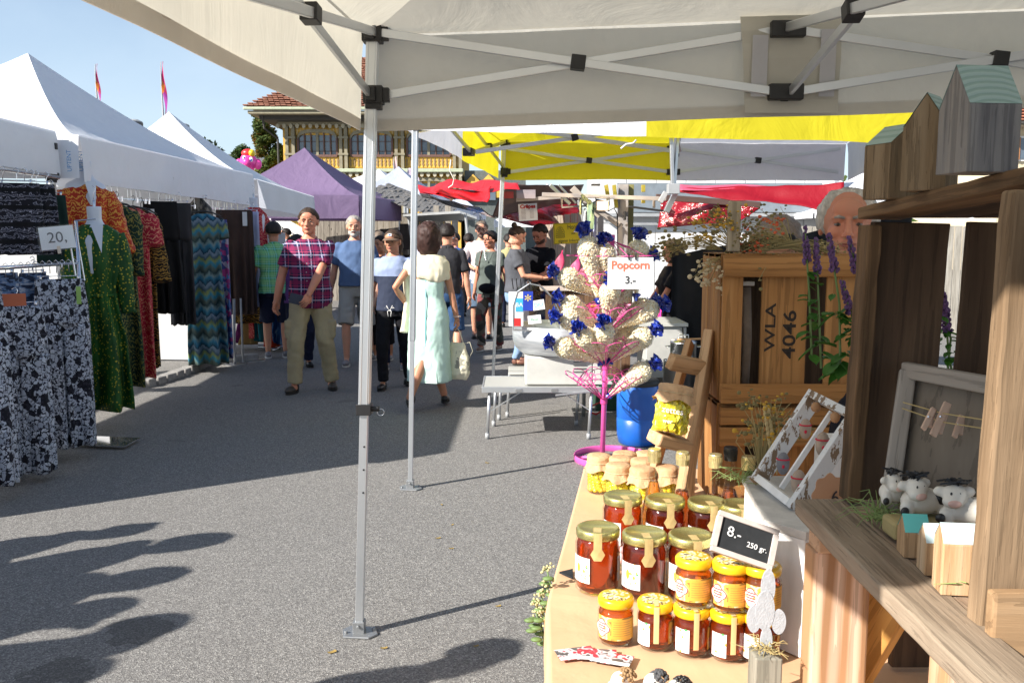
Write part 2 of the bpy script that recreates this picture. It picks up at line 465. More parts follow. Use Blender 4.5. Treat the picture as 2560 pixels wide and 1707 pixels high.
def leg(top, foot, root, m, zc=.95, wu=.040, wl=.031, clamp=True, plate=True, plug=True):
    top, foot = V(top), V(foot); k = (zc - foot.z) / (top.z - foot.z); mid = lerp(foot, top, k)
    mb = MB(); mb.beam(mid, top, wu, wu, (0, 1, 0))
    ax = (top - mid).normalized()
    for sx, sy in ((1, 0), (-1, 0), (0, 1), (0, -1)):       # raised ribs of the extruded profile
        for q in (-1, 1):
            o_ = V((sx * wu / 2 + (q * wu * .3 if sy else 0), sy * wu / 2 + (q * wu * .3 if sx else 0), 0))
            mb.beam(mid + o_, top + o_, .004, .004, (0, 1, 0))
    l = mb.build('leg', m, root, bevel=.002)
    MB().beam(foot + V((0, 0, .005)), lerp(mid, top, .15), wl, wl, (0, 1, 0)).build('inner_leg', m, l, bevel=.002)
    if plate:
        mb = MB(); mb.prism([(-.055, -.045), (.045, -.055), (.075, -.02), (.055, .045), (-.045, .055), (-.07, .02)], .008, Matrix.Translation(foot + V((0, 0, .001))))
        mb.box((foot.x, foot.y, .03), (.045, .045, .05)); mb.lathe([(.007, 0), (.007, .012), (0, .012)], foot + V((.055, .01, .008)), 8); mb.lathe([(.007, 0), (.007, .01), (0, .01)], foot + V((-.05, -.015, .008)), 8)
        mb.lathe([(.006, 0), (.006, .01), (0, .01)], (0, 0, 0), 8, M=Matrix.Translation(foot + V((0, -.023, .04))) @ Matrix.Rotation(PI / 2, 4, 'X'))
        mb.build('foot_plate', mat('galvanised_plate', (.3, .31, .32), .5, .7), l, bevel=.002)
    if clamp:
        mb = MB(); mb.box((mid.x, mid.y, mid.z), (wu + .016, wu + .016, .042))
        c = V((mid.x + wu / 2 + .02, mid.y, mid.z))
        mb.lathe([(.011, 0), (.011, .026), (.007, .03), (0, .03)], (0, 0, 0), 12, M=Matrix.Translation(c - V((.012, 0, 0))) @ Matrix.Rotation(PI / 2, 4, 'Y'))
        mb.build('clamp', blackp, l, bevel=.002)
        ring = [c + V((.022 + .013 * math.cos(t), -.004, -.012 + .013 * math.sin(t))) for t in [i * PI / 8 for i in range(16)]]
        MB().tube(ring, .0012, 6, closed=True).build('pull_ring', chrome, l, smooth=True)
        if wu > .039:
            mb = MB()
            for zz in (.64, .74, .84):
                q = lerp(foot, mid, zz); mb.lathe([(.004, 0), (.004, .002), (0, .002)], (0, 0, 0), 8, M=Matrix.Translation(q + V((.005, -wl / 2, 0))) @ Matrix.Rotation(PI / 2, 4, 'X'))
            mb.build('adjustment_hole', blackp, l)
    return l
def truss(a, b, zu, zl, root, m, hub=None, zmu=None, zml=None, joint=.05, w_=.014, h_=.030):
    """scissor frame between the leg tops a and b (xy), with a mid joint"""
    zmu = zmu or zu; zml = zml or zl
    A, B = V(a), V(b); d = (B - A); d.z = 0; d.normalize(); n_ = V((d.y, -d.x, 0)); mid = (A + B) / 2
    for P, Q in ((A, mid), (B, mid)):
        e = (Q - P).normalized() * .03
        for k, (z0, z1) in enumerate(((zu, zml), (zl, zmu))):
            o_ = n_ * (.011 if k else -.011)
            bar(V((P.x, P.y, z0)) + e + o_, V((Q.x, Q.y, z1)) - e + o_, root, m, w_, h_, side=n_)
        c = (P + Q) / 2; zc = (zu + zl + zmu + zml) / 4
        mb = MB(); mb.box((0, 0, 0), (.052, .05, .05), frame((c.x, c.y, zc), d, (0, 0, 1)) @ Matrix.Rotation(.12, 4, 'Z'))
        j = mb.build('truss_joint', blackp, root, bevel=.003)
    for z in (zmu, zml):
        mb = MB(); mb.box((0, 0, 0), (.12, .055, joint), frame((mid.x, mid.y, z), d, (0, 0, 1)))
        mb.box((0, 0, .03), (.03, .06, joint), frame((mid.x, mid.y, z), d, (0, 0, 1)))
        mb.build('truss_joint', blackp, root, bevel=.004)
    if hub is not None:
        H = V(hub); e = (H - mid); e.z = 0; e.normalize()
        s_ = V((e.y, -e.x, 0))
        bar(V((mid.x, mid.y, zmu)) + e * .04 + s_ * .01, V((H.x, H.y, zl)) + s_ * .01, root, m, w_, h_, side=s_)
        bar(V((mid.x, mid.y, zml)) + e * .04 - s_ * .01, V((H.x, H.y, zu)) - s_ * .01, root, m, w_, h_, side=s_)
        c = (mid + H) / 2; zc = (zmu + zml + zu + zl) / 4
        mb = MB(); mb.box((0, 0, 0), (.05, .05, .05), frame((c.x, c.y, zc), e, (0, 0, 1)) @ Matrix.Rotation(.3, 4, 'Z')); mb.build('truss_joint', blackp, root, bevel=.003)
def legjoint(p, zs, root, w_=.04):
    for z in zs:
        mb = MB(); mb.box((p[0], p[1], z), (w_ + .03, w_ + .03, .062)); mb.box((p[0] + .035, p[1] - .005, z), (.045, .035, .05)); mb.box((p[0] - .005, p[1] - .035, z), (.035, .045, .05))
        mb.box((p[0], p[1], z + (.04 if z == zs[0] else -.035)), (w_ + .016, w_ + .016, .03))
        mb.build('leg_bracket', blackp, root, bevel=.003)
def tent(label, cor, ze, apex, vh, roofs, vals, legm, legs=(1, 1, 1, 1), feet=None, trs=(0, 0, 0, 0), zu=None, zl=None, sag=.1, power=1.35,
         hems=None, lk={}, seed=0, cat='market tent', hub=False, drops=None, wr=.012, group='pop-up market tents', nu=18):
    """corners run front-left, front-right, back-right, back-left seen from the camera; sides: front, right, back, left"""
    base = sum((V((x, y, 0)) for x, y in cor), V()) / 4
    root = thing('market_tent', label, cat, base, group=group, world=True)
    P = [V((x, y, z)) for (x, y), z in zip(cor, ze)]; ap = V(apex)
    for i in range(4):
        a, b = P[i], P[(i + 1) % 4]
        if roofs[i]: fabric_roof(a, b, ap, roofs[i], root, power, sag, seed=seed + i, wr=wr, nu=nu)
        if vals[i]:
            segs = vals[i] if isinstance(vals[i], list) else [(0, 1, vals[i])]
            for s0, s1, m in segs:
                dr = None
                if drops and drops[i]: dr = (lerp(drops[i][0], drops[i][1], s0), lerp(drops[i][0], drops[i][1], s1))
                valance(lerp(a, b, s0), lerp(a, b, s1), vh, 1, m, root, seed + i * 3 + s0, hems[i] if hems else None, drop=dr)
        if legs[i]:
            f = V(feet[i]) if feet and feet[i] else V((a.x, a.y, 0))
            ins = (V((base.x, base.y, 0)) - V((a.x, a.y, 0))).normalized() * .045
            leg(V((a.x, a.y, a.z - .01)) + ins, V((f.x, f.y, 0)), root, legm, **lk)
            if zu and trs[i] + trs[i - 1] > 0: legjoint((a.x + ins.x, a.y + ins.y), (zu[i], zl[i]), root)
    if zu:
        for i in range(4):
            if trs[i]:
                a, b = P[i], P[(i + 1) % 4]; k = (i + 1) % 4
                ia = (base - V((a.x, a.y, 0))).normalized() * .05; ib = (base - V((b.x, b.y, 0))).normalized() * .05
                a2, b2 = V((a.x, a.y, 0)) + ia, V((b.x, b.y, 0)) + ib
                truss(a2, b2, (zu[i] + zu[k]) / 2, (zl[i] + zl[k]) / 2, root, legm, (ap.x, ap.y, 0) if hub else None)
    return root
# ---------------------------------------------------------------- tents
iv_hem = mat('stained_hem', (.55, .49, .43), .7, transl=.25, var=.15)
A = [(-.53, 3.30), (2.47, 3.17), (2.25, .17), (-.78, .31)]
near_tent = tent('ivory pop-up tent roof over the honey stall, its front pole standing in the sun', [A[3], A[2], A[1], A[0]], (2.27, 2.32, 2.36, 2.27), (.9, 1.8, 3.15), .335,
     [ivory] * 4, [None, ivory, ivory, ivory], alu, (1, 1, 1, 1), [None, None, None, (-.60, 3.30, 0)], (0, 1, 1, 1), (2.27,) * 4, (2.055,) * 4,
     sag=.06, power=1.2, hems=[iv_hem] * 4, seed=3, hub=True, lk=dict(zc=.90), wr=.05, nu=24)
# reinforcement flap and its two velcro strips in the middle of the far valance
flap = mat('tent_flap', (.50, .48, .42), .7, transl=.22, var=.06); velc = mat('velcro_strip', (.5, .5, .53), .8, transl=.2, var=.05)
mb = MB(); mb.sheet(lambda s, t: (lerp(.80, 1.16, s) + (.03 * (1 - t) if s < .5 else 0), 3.205 + .006 * math.sin(9 * t), lerp(1.985, 2.36, t)), 6, 8); mb.build('flap', flap, near_tent, recalc=False)
for x0 in (.845, 1.085):
    mb = MB(); mb.sheet(lambda s, t: (x0 + .055 * s, 3.196 - .004 * t, lerp(2.04, 2.25 + .02 * (x0 > 1), t)), 1, 3); mb.build('velcro_strip', velc, near_tent, recalc=False)

yhem = mat('mustard_hem', (.52, .40, .14), .7, transl=.3); ghem = mat('beige_hem', (.55, .48, .38), .7, transl=.3)
Fc = [(-.60, 5.30), (2.42, 5.32), (3.02, 8.10), (-.10, 8.12)]
yt = tent('yellow and white pop-up tent behind the honey stall, two white poles on its left', Fc, (2.49, 2.43, 2.38, 2.40), (1.25, 6.7, 3.15), .33,
     [twhite, tgrey, None, None], [[(0, .46, twhite), (.46, 1, tyellow)], tgrey, [(0, .5, tgrey), (.5, 1, tyellow)], [(0, .5, tyellow), (.5, 1, tgrey)]], alu,
     (1, 0, 0, 1), [(-.63, 5.30, 0), None, None, (-.19, 8.14, 0)], (1, 0, 1, 1), (2.42, 2.35, 2.3, 2.36), (2.22, 2.16, 2.12, 2.13), sag=.09, seed=21,
     lk=dict(zc=.92, wu=.034, wl=.028, clamp=False), hub=True, drops=[(.32, .34), None, (.33, .34), (.33, .32)])
# back and left slopes of its roof are half white, half yellow
def half_roof(a, b, apex, m0, m1, root, power=1.35, sag=.09):
    for s0, s1, m in ((0, .5, m0), (.5, 1, m1)):
        mb = MB()
        def fn(s, t):
            s = lerp(s0, s1, s); p = lerp(lerp(V(a), V(b), s), V(apex), t); z = lerp(a[2], b[2], s); z = z + (apex[2] - z) * t ** power - sag * math.sin(PI * s) * math.sin(PI * t) * (1 - t)
            return (p.x, p.y, z + .01 * noise.noise(V((s * 9, t * 5, 2))) * (1 - t))
        mb.sheet(fn, 12, 12); mb.build('roof_panel', m, root, smooth=True, recalc=False)
fz = [(*c, z) for c, z in zip(Fc, (2.49, 2.43, 2.38, 2.40))]
half_roof(fz[2], fz[3], (1.25, 6.7, 3.15), tgrey, tyellow, yt)
half_roof(fz[3], fz[0], (1.25, 6.7, 3.15), tyellow, tgrey, yt)
# hanging middle struts where the scissors meet low at the front
for p0, p1 in (((.93, 5.33, 2.42), (.96, 5.33, 1.84)), ((1.0, 5.36, 2.42), (.965, 5.34, 1.84))): bar(p0, p1, yt, alu, .02, .03)
mb = MB(); mb.box((.965, 5.34, 1.83), (.07, .06, .06)); mb.build('truss_joint', greyp, yt, bevel=.003)
cordm = mat('white_cord', (.7, .68, .62), .8)
mb = MB(); mb.tube([(-.42, 6.15, 2.07), (-.43, 6.15, 2.0), (-.40, 6.15, 1.94), (-.41, 6.15, 1.9), (-.44, 6.15, 1.88)], .0035, 6); mb.build('tie_cord', cordm, yt, smooth=True)
mb = MB(); mb.tube([(.73, 5.28, 2.11), (.71, 5.27, 2.09), (.67, 5.27, 2.085), (.64, 5.27, 2.06)], .006, 6); mb.build('tie_cord', cordm, yt, smooth=True)

big = tent('large white peaked tent sheltering the hanging dresses', [(-6.45, 7.0), (-3.45, 7.15), (-3.80, 13.1), (-6.8, 13.0)], (2.33, 2.34, 2.44, 2.4), (-5.2, 9.75, 3.50), .36,
     [twhite] * 4, [twhite, twhite, twhite, None], alu, (0, 0, 1, 0), None, (0, 0, 0, 0), None, None, sag=.12, power=1.45, seed=40, group='white tents of the clothes sellers',
     drops=[(.33, .33), (.36, .45), (.45, .4), None], lk=dict(clamp=False, wu=.035), wr=.03)
ltent = tent('low white tent cut by the left edge of the photo, over the printed trousers', [(-6.7, 4.1), (-3.70, 4.15), (-3.60, 7.08), (-6.6, 7.0)], (2.38, 2.40, 2.36, 2.36), (-5.2, 5.6, 3.1), .33,
     [twhite] * 4, [twhite, twhite, twhite, None], alu, (0, 0, 1, 0), None, (0, 1, 1, 0), (2.25,) * 4, (2.02,) * 4, sag=.1, seed=50, group='white tents of the clothes sellers',
     lk=dict(clamp=False, wu=.034, plate=True))
tag(ltent, 'low white tent cut by the left edge of the photo, over the printed trousers', 'market tent', 'white tents of the clothes sellers')
tent('white peaked tent standing behind the large dress tent, beside the tall flag', [(-7.0, 13.5), (-3.86, 13.5), (-3.83, 17.2), (-7.0, 17.2)], (2.42, 2.40, 2.30, 2.4), (-5.75, 15.1, 3.62), .42,
     [twhite] * 4, [None, tgrey, tgrey, None], alu, (0, 0, 1, 0), None, sag=.1, power=1.4, seed=61, group='white tents of the clothes sellers', lk=dict(clamp=False), drops=[None, (.42, .4), (.4, .4), None], wr=.04)
tent('purple tent with a steep peak in front of the ornate building', [(-6.0, 17.6), (-3.10, 18.0), (-2.62, 20.9), (-5.6, 20.6)], (2.36, 2.36, 2.36, 2.36), (-4.42, 19.1, 3.42), .46,
     [tpurple] * 4, [tpurple] * 4, alu, (1, 1, 1, 0), None, sag=.09, power=1.3, seed=70, lk=dict(clamp=False), group='pop-up market tents')

# ---------------------------------------------------------------- ornate timber building far behind
ochre = mat('ochre_boards', (.62, .37, .07), .8, var=.25, vs=3); ochre2 = mat('pale_fretwork', (.60, .43, .19), .8, var=.15, vs=4)
gtim = mat('grey_green_timber', (.25, .22, .15), .8, var=.2, vs=3); btim = mat('brown_window_frame', (.13, .065, .05), .6)
darkw = mat('dark_eave_wood', (.055, .05, .045), .8); winglass = mat('far_window_glass', (.10, .13, .17), .12, spec=.9, var=.35, vs=.5); tilem = mat('clay_roof_tiles', (.26, .115, .075), .85, var=.3, vs=5, bump=.5, bs=6)
gut = mat('pale_green_gutter', (.40, .44, .31), .6)
BY = 58.0
bld = thing('ornate_building', 'ornate yellow timber building with fretwork panels, arched windows and a clay tile roof', 'building', (-10, BY, 0), world=True)
def bx(name, x0, x1, z0, z1, y0, y1, m, par=None, bevel=0):
    mb = MB(); mb.box(((x0 + x1) / 2, (y0 + y1) / 2, (z0 + z1) / 2), (x1 - x0, y1 - y0, z1 - z0)); return mb.build(name, m, par or bld, bevel=bevel)
def bxz(u, v): p = at(u, v, BY); return p.x, p.z
xl, _ = bxz(703, 430); xr, _ = bxz(1153, 430)
z_e = bxz(0, 306)[1]                 # underside of the eave frieze
zc2 = bxz(0, 424)[1]
bx('wall', xl + .1, xr - .05, 0, z_e, BY + .3, BY + 12, ochre)
fr = []
# eave, roof and gutter
bx('eave', xl - 1.0, xr + 1, bxz(0, 304)[1], bxz(0, 288)[1] + .1, BY - 1.1, BY + 12, darkw)
mb = MB()
ze0 = bxz(0, 277)[1]
mb.add([(xl - 1.6, BY - 1.8, ze0), (xr + 2, BY - 1.8, ze0), (xr - 3, BY + 5, ze0 + 4.3), (xl + 4.4, BY + 5, ze0 + 4.3), (xl - 1.6, BY + 12, ze0)], [(0, 1, 2, 3), (0, 3, 4)])
roofo = mb.build('roof', tilem, bld)
mb = MB()                                        # rows of clay tiles, proud of the roof
for r in range(26):
    t = r / 26; zz = ze0 + 4.3 * t; yy = BY - 1.8 + 6.8 * t; xa = xl - 1.6 + 6 * t
    for k in range(34):
        x = xa + k * .34
        if x > xl + 12: break
        mb.box((x, yy + rnd.uniform(-.02, .02), zz + .07 + rnd.uniform(-.02, .03)), (.30, .42, .07), None)
tl_ = mb.build('roof_tiles', tilem, roofo); tl_['kind'] = 'stuff'
bx('gutter', xl - 1.75, xr + 2, ze0 - .2, ze0 - .02, BY - 2.0, BY - 1.78, gut, bevel=.05)
bx('soffit', xl - 1.5, xr + 2, ze0 - .42, ze0 - .24, BY - 1.85, BY + 10, gtim)
mb = MB(); mb.tube([(xl - .8, BY - 1.2, ze0 - .3), (xl - .75, BY - .9, ze0 - 1.2), (xl - .1, BY - .2, ze0 - 1.8), (xl - .1, BY - .2, 0)], .07, 8); mb.build('downpipe', darkw, bld)
def bracket_row(z, x0, x1, h, name):
    k = 0; x = x0
    mb = MB(); mb.box(((x0 + x1) / 2, BY - .05, z + h * .38), (x1 - x0, .16, h * .5))
    fz_ = mb.build(name, gtim, bld)
    mb = MB()
    while x < x1:
        mb.prism([(0, .1), (.10, .18), (.12, .34), (0, .42), (-.12, .34), (-.10, .18)], .10, Matrix.Translation((x, BY - .1, z - .28)) @ Matrix.Rotation(PI / 2, 4, 'X')); x += .42
    o = mb.build('scallop', mat('pale_trim', (.42, .38, .28), .8), fz_); o['kind'] = 'stuff'
def fret(x0, x1, z0, z1, step=.26, name='fretwork_panel'):
    """carved panel: ochre board with pale lozenges and slots cut in rows"""
    p = bx(name, x0, x1, z0, z1, BY + .16, BY + .30, ochre); mb = MB(); nx = max(1, int((x1 - x0) / step)); nz = max(1, int((z1 - z0) / (step * 1.7)))
    dx = (x1 - x0) / nx; dz = (z1 - z0) / nz
    for i in range(nx):
        for j in range(nz):
            cx, cz = x0 + dx * (i + .5), z0 + dz * (j + .5)
            mb.prism([(0, -dz * .42), (dx * .28, -dz * .16), (dx * .12, 0), (dx * .28, dz * .16), (0, dz * .42), (-dx * .28, dz * .16), (-dx * .12, 0), (-dx * .28, -dz * .16)], .05, Matrix.Translation((cx, BY + .17, cz)) @ Matrix.Rotation(PI / 2, 4, 'X'))
    o = mb.build('carving', ochre2 if name != 'balustrade' else mat('brown_carving', (.26, .17, .085), .8), p); o['kind'] = 'stuff'
def winbay(x0, x1, z0, z1, z_top):
    """arched window pair with mullions, panes and a curved head"""
    wdt = x1 - x0; zs = z1 - .42
    def arch(x): k = (x - x0) / wdt * 2 - 1; return zs + .42 * math.sqrt(max(0, 1 - abs(k) ** 2.6))
    f = None
    mb = MB(); N = 20
    for i in range(N):                               # curved head and spandrel
        xa, xb = x0 + wdt * i / N, x0 + wdt * (i + 1) / N
        mb.add([(xa, BY, arch(xa)), (xb, BY, arch(xb)), (xb, BY, arch(xb) + .22), (xa, BY, arch(xa) + .22), (xa, BY + .3, arch(xa)), (xb, BY + .3, arch(xb)), (xb, BY + .3, arch(xb) + .22), (xa, BY + .3, arch(xa) + .22)], [(0, 1, 2, 3), (0, 4, 5, 1), (3, 2, 6, 7)])
    head = mb.build('arch', gtim, bld)
    fr_ = bx('window', x0, x1, z0 - .1, z0 + .05, BY + .05, BY + .3, btim)
    for k in range(6):
        xa = x0 + wdt * k / 6 + .05; xb = x0 + wdt * (k + 1) / 6 - .05
        mb = MB(); n2 = 6; vs = []; fs = []
        for i in range(n2 + 1):
            x = lerp(xa, xb, i / n2); vs += [(x, BY + .22, z0), (x, BY + .22, arch(x) + .02)]
        for i in range(n2): fs.append((2 * i, 2 * i + 2, 2 * i + 3, 2 * i + 1))
        mb.add(vs, fs); mb.build('pane', winglass, fr_)
    for k in range(7):
        x = x0 + wdt * k / 6; wd = .16 if k == 3 else (.12 if k in (0, 6) else .07)
        mb = MB(); mb.box((x, BY + .12, (z0 + arch(min(max(x, x0 + .05), x1 - .05))) / 2), (wd, .16, arch(min(max(x, x0 + .05), x1 - .05)) - z0)); mb.build('mullion', gtim if k == 3 else btim, fr_)
    for zz in (z0 + .25, zs - .15): bx('glazing_bar', x0, x1, zz, zz + .035, BY + .17, BY + .2, btim, fr_)
posts = [bxz(u, 0)[0] for u in (713, 846, 986, 1153)]
def storey(zt, zw1, zw0, zb1, zb0, zf):
    bracket_row(zt, xl - .1, xr + .1, .4, 'frieze')
    bays = [(bxz(728, 0)[0], bxz(839, 0)[0]), (bxz(862, 0)[0], bxz(980, 0)[0]), (bxz(1006, 0)[0], bxz(1128, 0)[0])]
    for a, b in bays:
        fret(a, b, zw1 - .15, zt - .1, .22); winbay(a + .15, b - .15, zw0, zw1, zt)
        if zb0 is not None: fret(a, b, zb0, zb1, .24, 'balustrade')
    for u0, u1 in ((703, 727), (840, 861), (981, 1005), (1129, 1152)):
        a, b = bxz(u0, 0)[0], bxz(u1, 0)[0]; fret(a + .18, b - .18, zf, zt - .1, .4, 'fretwork_strip')
        bx('post', a, a + .2, zf - .1, zt, BY - .12, BY + .25, gtim); bx('post', b - .2, b, zf - .1, zt, BY - .12, BY + .25, gtim)
        for zz in (zw0 + 1.05, zw0 + .0): bx('post_collar', a - .05, b + .05, zz, zz + .13, BY - .16, BY + .2, gtim)
Z = lambda v: bxz(0, v)[1]
storey(Z(315), Z(331), Z(388), Z(392), Z(419), Z(420))
bx('cornice', xl - .15, xr + .15, Z(431), Z(422), BY - .35, BY + .28, gut, bevel=.04)
storey(Z(436), Z(452), Z(506), Z(510), Z(535), Z(540))
# shaded right flank of the building
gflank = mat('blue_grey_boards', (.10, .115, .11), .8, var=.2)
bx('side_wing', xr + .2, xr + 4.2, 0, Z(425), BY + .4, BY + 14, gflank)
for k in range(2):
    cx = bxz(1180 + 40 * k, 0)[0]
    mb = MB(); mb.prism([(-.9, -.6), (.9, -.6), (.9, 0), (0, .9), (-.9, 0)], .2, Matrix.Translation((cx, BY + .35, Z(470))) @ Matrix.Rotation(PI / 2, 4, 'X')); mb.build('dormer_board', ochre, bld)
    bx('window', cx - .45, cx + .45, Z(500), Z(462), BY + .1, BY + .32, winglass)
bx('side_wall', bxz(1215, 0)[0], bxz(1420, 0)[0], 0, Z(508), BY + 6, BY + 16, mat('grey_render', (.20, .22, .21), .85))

# far house on the right with red shutter
hb = thing('shuttered_house', 'cream house with clay tile roof and red window shutter at the right edge', 'building', (22, 38, 0), world=True)
hw = mat('cream_render', (.62, .52, .36), .85, var=.05)
hx = at(2500, 400, 38).x; hz = lambda v: at(0, v, 38).z
bx('wall', hx, hx + 8, 0, hz(316), 38, 46, hw, hb)
mb = MB(); mb.add([(hx - .5, 37.2, hz(310)), (hx + 9, 37.2, hz(310)), (hx + 9, 42, hz(310) + 2.6), (hx + 2, 42, hz(310) + 2.6)], [(0, 1, 2, 3)]); ho = mb.build('roof', tilem, hb)
mb = MB()
for r in range(14):
    for k in range(30): mb.box((hx - .4 + .2 * r * .9 + k * .24, 37.25 + r * .3, hz(310) + .09 + r * .165), (.2, .3, .05))
o = mb.build('roof_tiles', mat('orange_tiles', (.42, .17, .10), .85, var=.3, vs=4), ho); o['kind'] = 'stuff'
bx('gutter', hx - .5, hx + 9, hz(316), hz(310), 37.0, 37.2, darkw, hb); bx('soffit', hx - .4, hx + 9, hz(320), hz(316), 37.2, 38, mat('soffit_beige', (.45, .38, .28), .8), hb)
wx = at(2532, 0, 38).x
wf = bx('window', wx, wx + 1.3, hz(403), hz(341), 37.9, 38.02, whitep, hb)
for k in range(2): bx('pane', wx + .12 + .52 * k, wx + .56 + .52 * k, hz(398), hz(346), 37.86, 37.895, winglass, wf); bx('sash', wx + .55 + .5 * k, wx + .63 + .5 * k, hz(400), hz(344), 37.83, 37.88, mat('orange_wood', (.4, .17, .06), .6), wf)
bx('shutter', at(2507, 0, 38).x, at(2529, 0, 38).x, hz(405), hz(340), 37.85, 37.95, mat('crimson_shutter', (.55, .02, .07), .5), hb)
# far grey-roofed house on the left
fh = thing('distant_house', 'small white house with a grey roof far behind the tents', 'building', (-30, 90, 0), world=True)
q = at(560, 420, 90); q2 = at(655, 385, 90)
bx('wall', q.x, q2.x, 0, at(0, 388, 90).z, 90, 98, whitep, fh)
mb = MB(); zt = at(0, 372, 90).z; mb.add([(q.x - .6, 89.4, at(0, 389, 90).z), (q2.x + .6, 89.4, at(0, 389, 90).z), (q2.x - .3, 94, zt), (q.x + 1, 94, zt)], [(0, 1, 2, 3)]); mb.build('roof', mat('slate_roof', (.16, .17, .18), .7), fh)

# ---------------------------------------------------------------- trees
def leafmat(name, a, b, c):
    s = NT(name, .65, spec=.25); oi = s.noise(s.map(), .9, 4); f2 = s.noise(s.map(), 9, 2)
    f = s.math('ADD', s.math('MULTIPLY', oi, .6), s.math('MULTIPLY', f2, .4))
    s.col(s.ramp(f, [(.35, a), (.52, b), (.66, c)])); s.transl(.3); return s.m
lm1 = leafmat('tree_leaves', (.02, .045, .012), (.045, .085, .02), (.10, .11, .03)); lm2 = leafmat('berry_leaves', (.035, .06, .016), (.08, .12, .03), (.30, .12, .03)); bark = mat('bark', (.10, .075, .055), .9, var=.3, vs=9, bump=.6, bs=20)
def tree(label, x, y, h, rx, z0, leaf, n=5200, ls=.16, shape='cone', group='trees behind the market'):
    root = thing('tree', label, 'tree', (x, y, 0), group=group)
    R = random.Random(int(x * 31 + y)); tk = MB(); tk.tube([(0, 0, 0), (.05, 0, h * .4), (0, .05, h * .92)], [h * .022 + .05, h * .016 + .03, .02], 8)
    clumps = []
    for k in range(46):
        t = R.random() ** .9; zz = lerp(z0, h * .97, t)
        w_ = rx * ((1 - t) ** .6 if shape == 'cone' else math.sqrt(max(.05, 1 - (2 * t - .85) ** 2)))
        a = R.random() * 2 * PI; r = w_ * R.uniform(.35, .95); c = V((r * math.cos(a), r * math.sin(a), zz)); clumps.append((c, rx * R.uniform(.18, .34)))
        if k % 2 == 0: tk.tube([(0, 0, max(z0 * .6, zz - r * .7)), c * .55 + V((0, 0, zz * .45 - .1)), c], [.05, .03, .012], 5)
    tk.build('trunk', bark, root); mb = MB()
    for i in range(n):
        c, cr = R.choice(clumps); d = V((R.gauss(0, 1), R.gauss(0, 1), R.gauss(0, .8))); d = d.normalized() * cr * (R.random() ** .4)
        p = c + d; a = V((R.gauss(0, 1), R.gauss(0, 1), R.gauss(0, .6))).normalized(); b = a.orthogonal().normalized(); q = ls * R.uniform(.6, 1.3)
        mb.add([p - a * q, p + b * q * .45, p + a * q, p - b * q * .45], [(0, 1, 2, 3)])
    o = mb.build('crown', leaf, root, recalc=False); return root
tx = at(664, 400, 66).x
tree('dark rowan tree with orange berries left of the ornate building', tx, 66, at(0, 262, 66).z, 1.9, 4.0, lm2, 15000, .15)
tree('leafy tree top showing over the far grey-roofed house', at(522, 380, 60).x, 60, at(0, 352, 60).z, 1.9, 4, lm1, 3000, .16, 'round')
tree('small round tree on the skyline beside the distant house', at(605, 372, 80).x, 80, at(0, 362, 80).z, 1.6, 5, lm1, 1500, .2, 'round')
tree('brown autumn tree top peeking between the two white tent peaks', at(372, 345, 40).x, 40, at(0, 331, 40).z, 1.5, 4, mat('autumn_leaves', (.16, .09, .03), .8, var=.4), 1800, .13, 'round')
for k, (u, y, v) in enumerate(((1950, 24, 478), (2030, 22, 470), (1880, 26, 490))):
    tree(('dark green tree behind the red awning, left of the balding man', 'dark green tree directly left of the balding man', 'dark tree behind the dried flowers')[k], at(u, 500, y).x, y, at(0, v, y).z, 2.2, .8, lm1, 6000, .16, 'round')

# ---------------------------------------------------------------- feather flags
s = NT('flag_print', .6); v = s.map((1, 1, .5)); n_ = s.vor(v, 3.2, out='Color'); s.col(s.ramp(s.sep(n_)[0], [(0, (.62, .03, .16)), (.35, (.75, .2, .02)), (.55, (.35, .03, .3)), (.75, (.8, .45, .04)), (.9, (.6, .02, .12))], True)); s.transl(.3)
flagm = s.m; pinkflag = mat('pale_pink_flag', (.72, .5, .52), .7, transl=.3)
def feather(label, u, v0, v1, Y, m, wd, base=0):
    top = at(u, v0, Y); bot = at(u, v1, Y); root = thing('feather_flag', label, 'flag', (top.x, Y, 0), group='feather flags above the market')
    h = top.z - bot.z; mb = MB(); mb.tube([(0, 0, 0), (0, 0, bot.z), (-.02, 0, top.z - .3), (.0, 0, top.z)], [.05, .04, .02, .012], 6); mb.build('pole', greyp, root)
    mb = MB()
    mb.sheet(lambda a, t: (.03 + a * wd * (math.sin(PI * min(1, .12 + t * .9)) ** .55 if t < .95 else .3) + .05 * math.sin(t * 7), .04 * math.sin(a * 3 + t * 9), bot.z + .12 * h * a * (1 - t) + h * t), 4, 16); mb.build('banner', m, root, smooth=True, recalc=False)
feather('tall pink and yellow feather flag, left of the pair against the sky', 238, 160, 275, 34, flagm, .10)
feather('tall pink and yellow feather flag, right of the pair against the sky', 402, 154, 302, 34, flagm, .13)
feather('pale pink flag in front of the balustrade of the ornate building', 985, 392, 478, 40, pinkflag, .18)
feather('short cream flag rising behind the purple tent', 936, 445, 470, 40, mat('cream_flag', (.75, .6, .5), .7), .2)
feather('white and lilac flag left of the second white pole', 1018, 420, 470, 38, mat('lilac_flag', (.6, .5, .6), .7, transl=.3), .45)
feather('white and lilac flag pair behind the red awning', 1010, 432, 470, 39, mat('lilac_flag2', (.55, .42, .55), .7, transl=.3), .25)
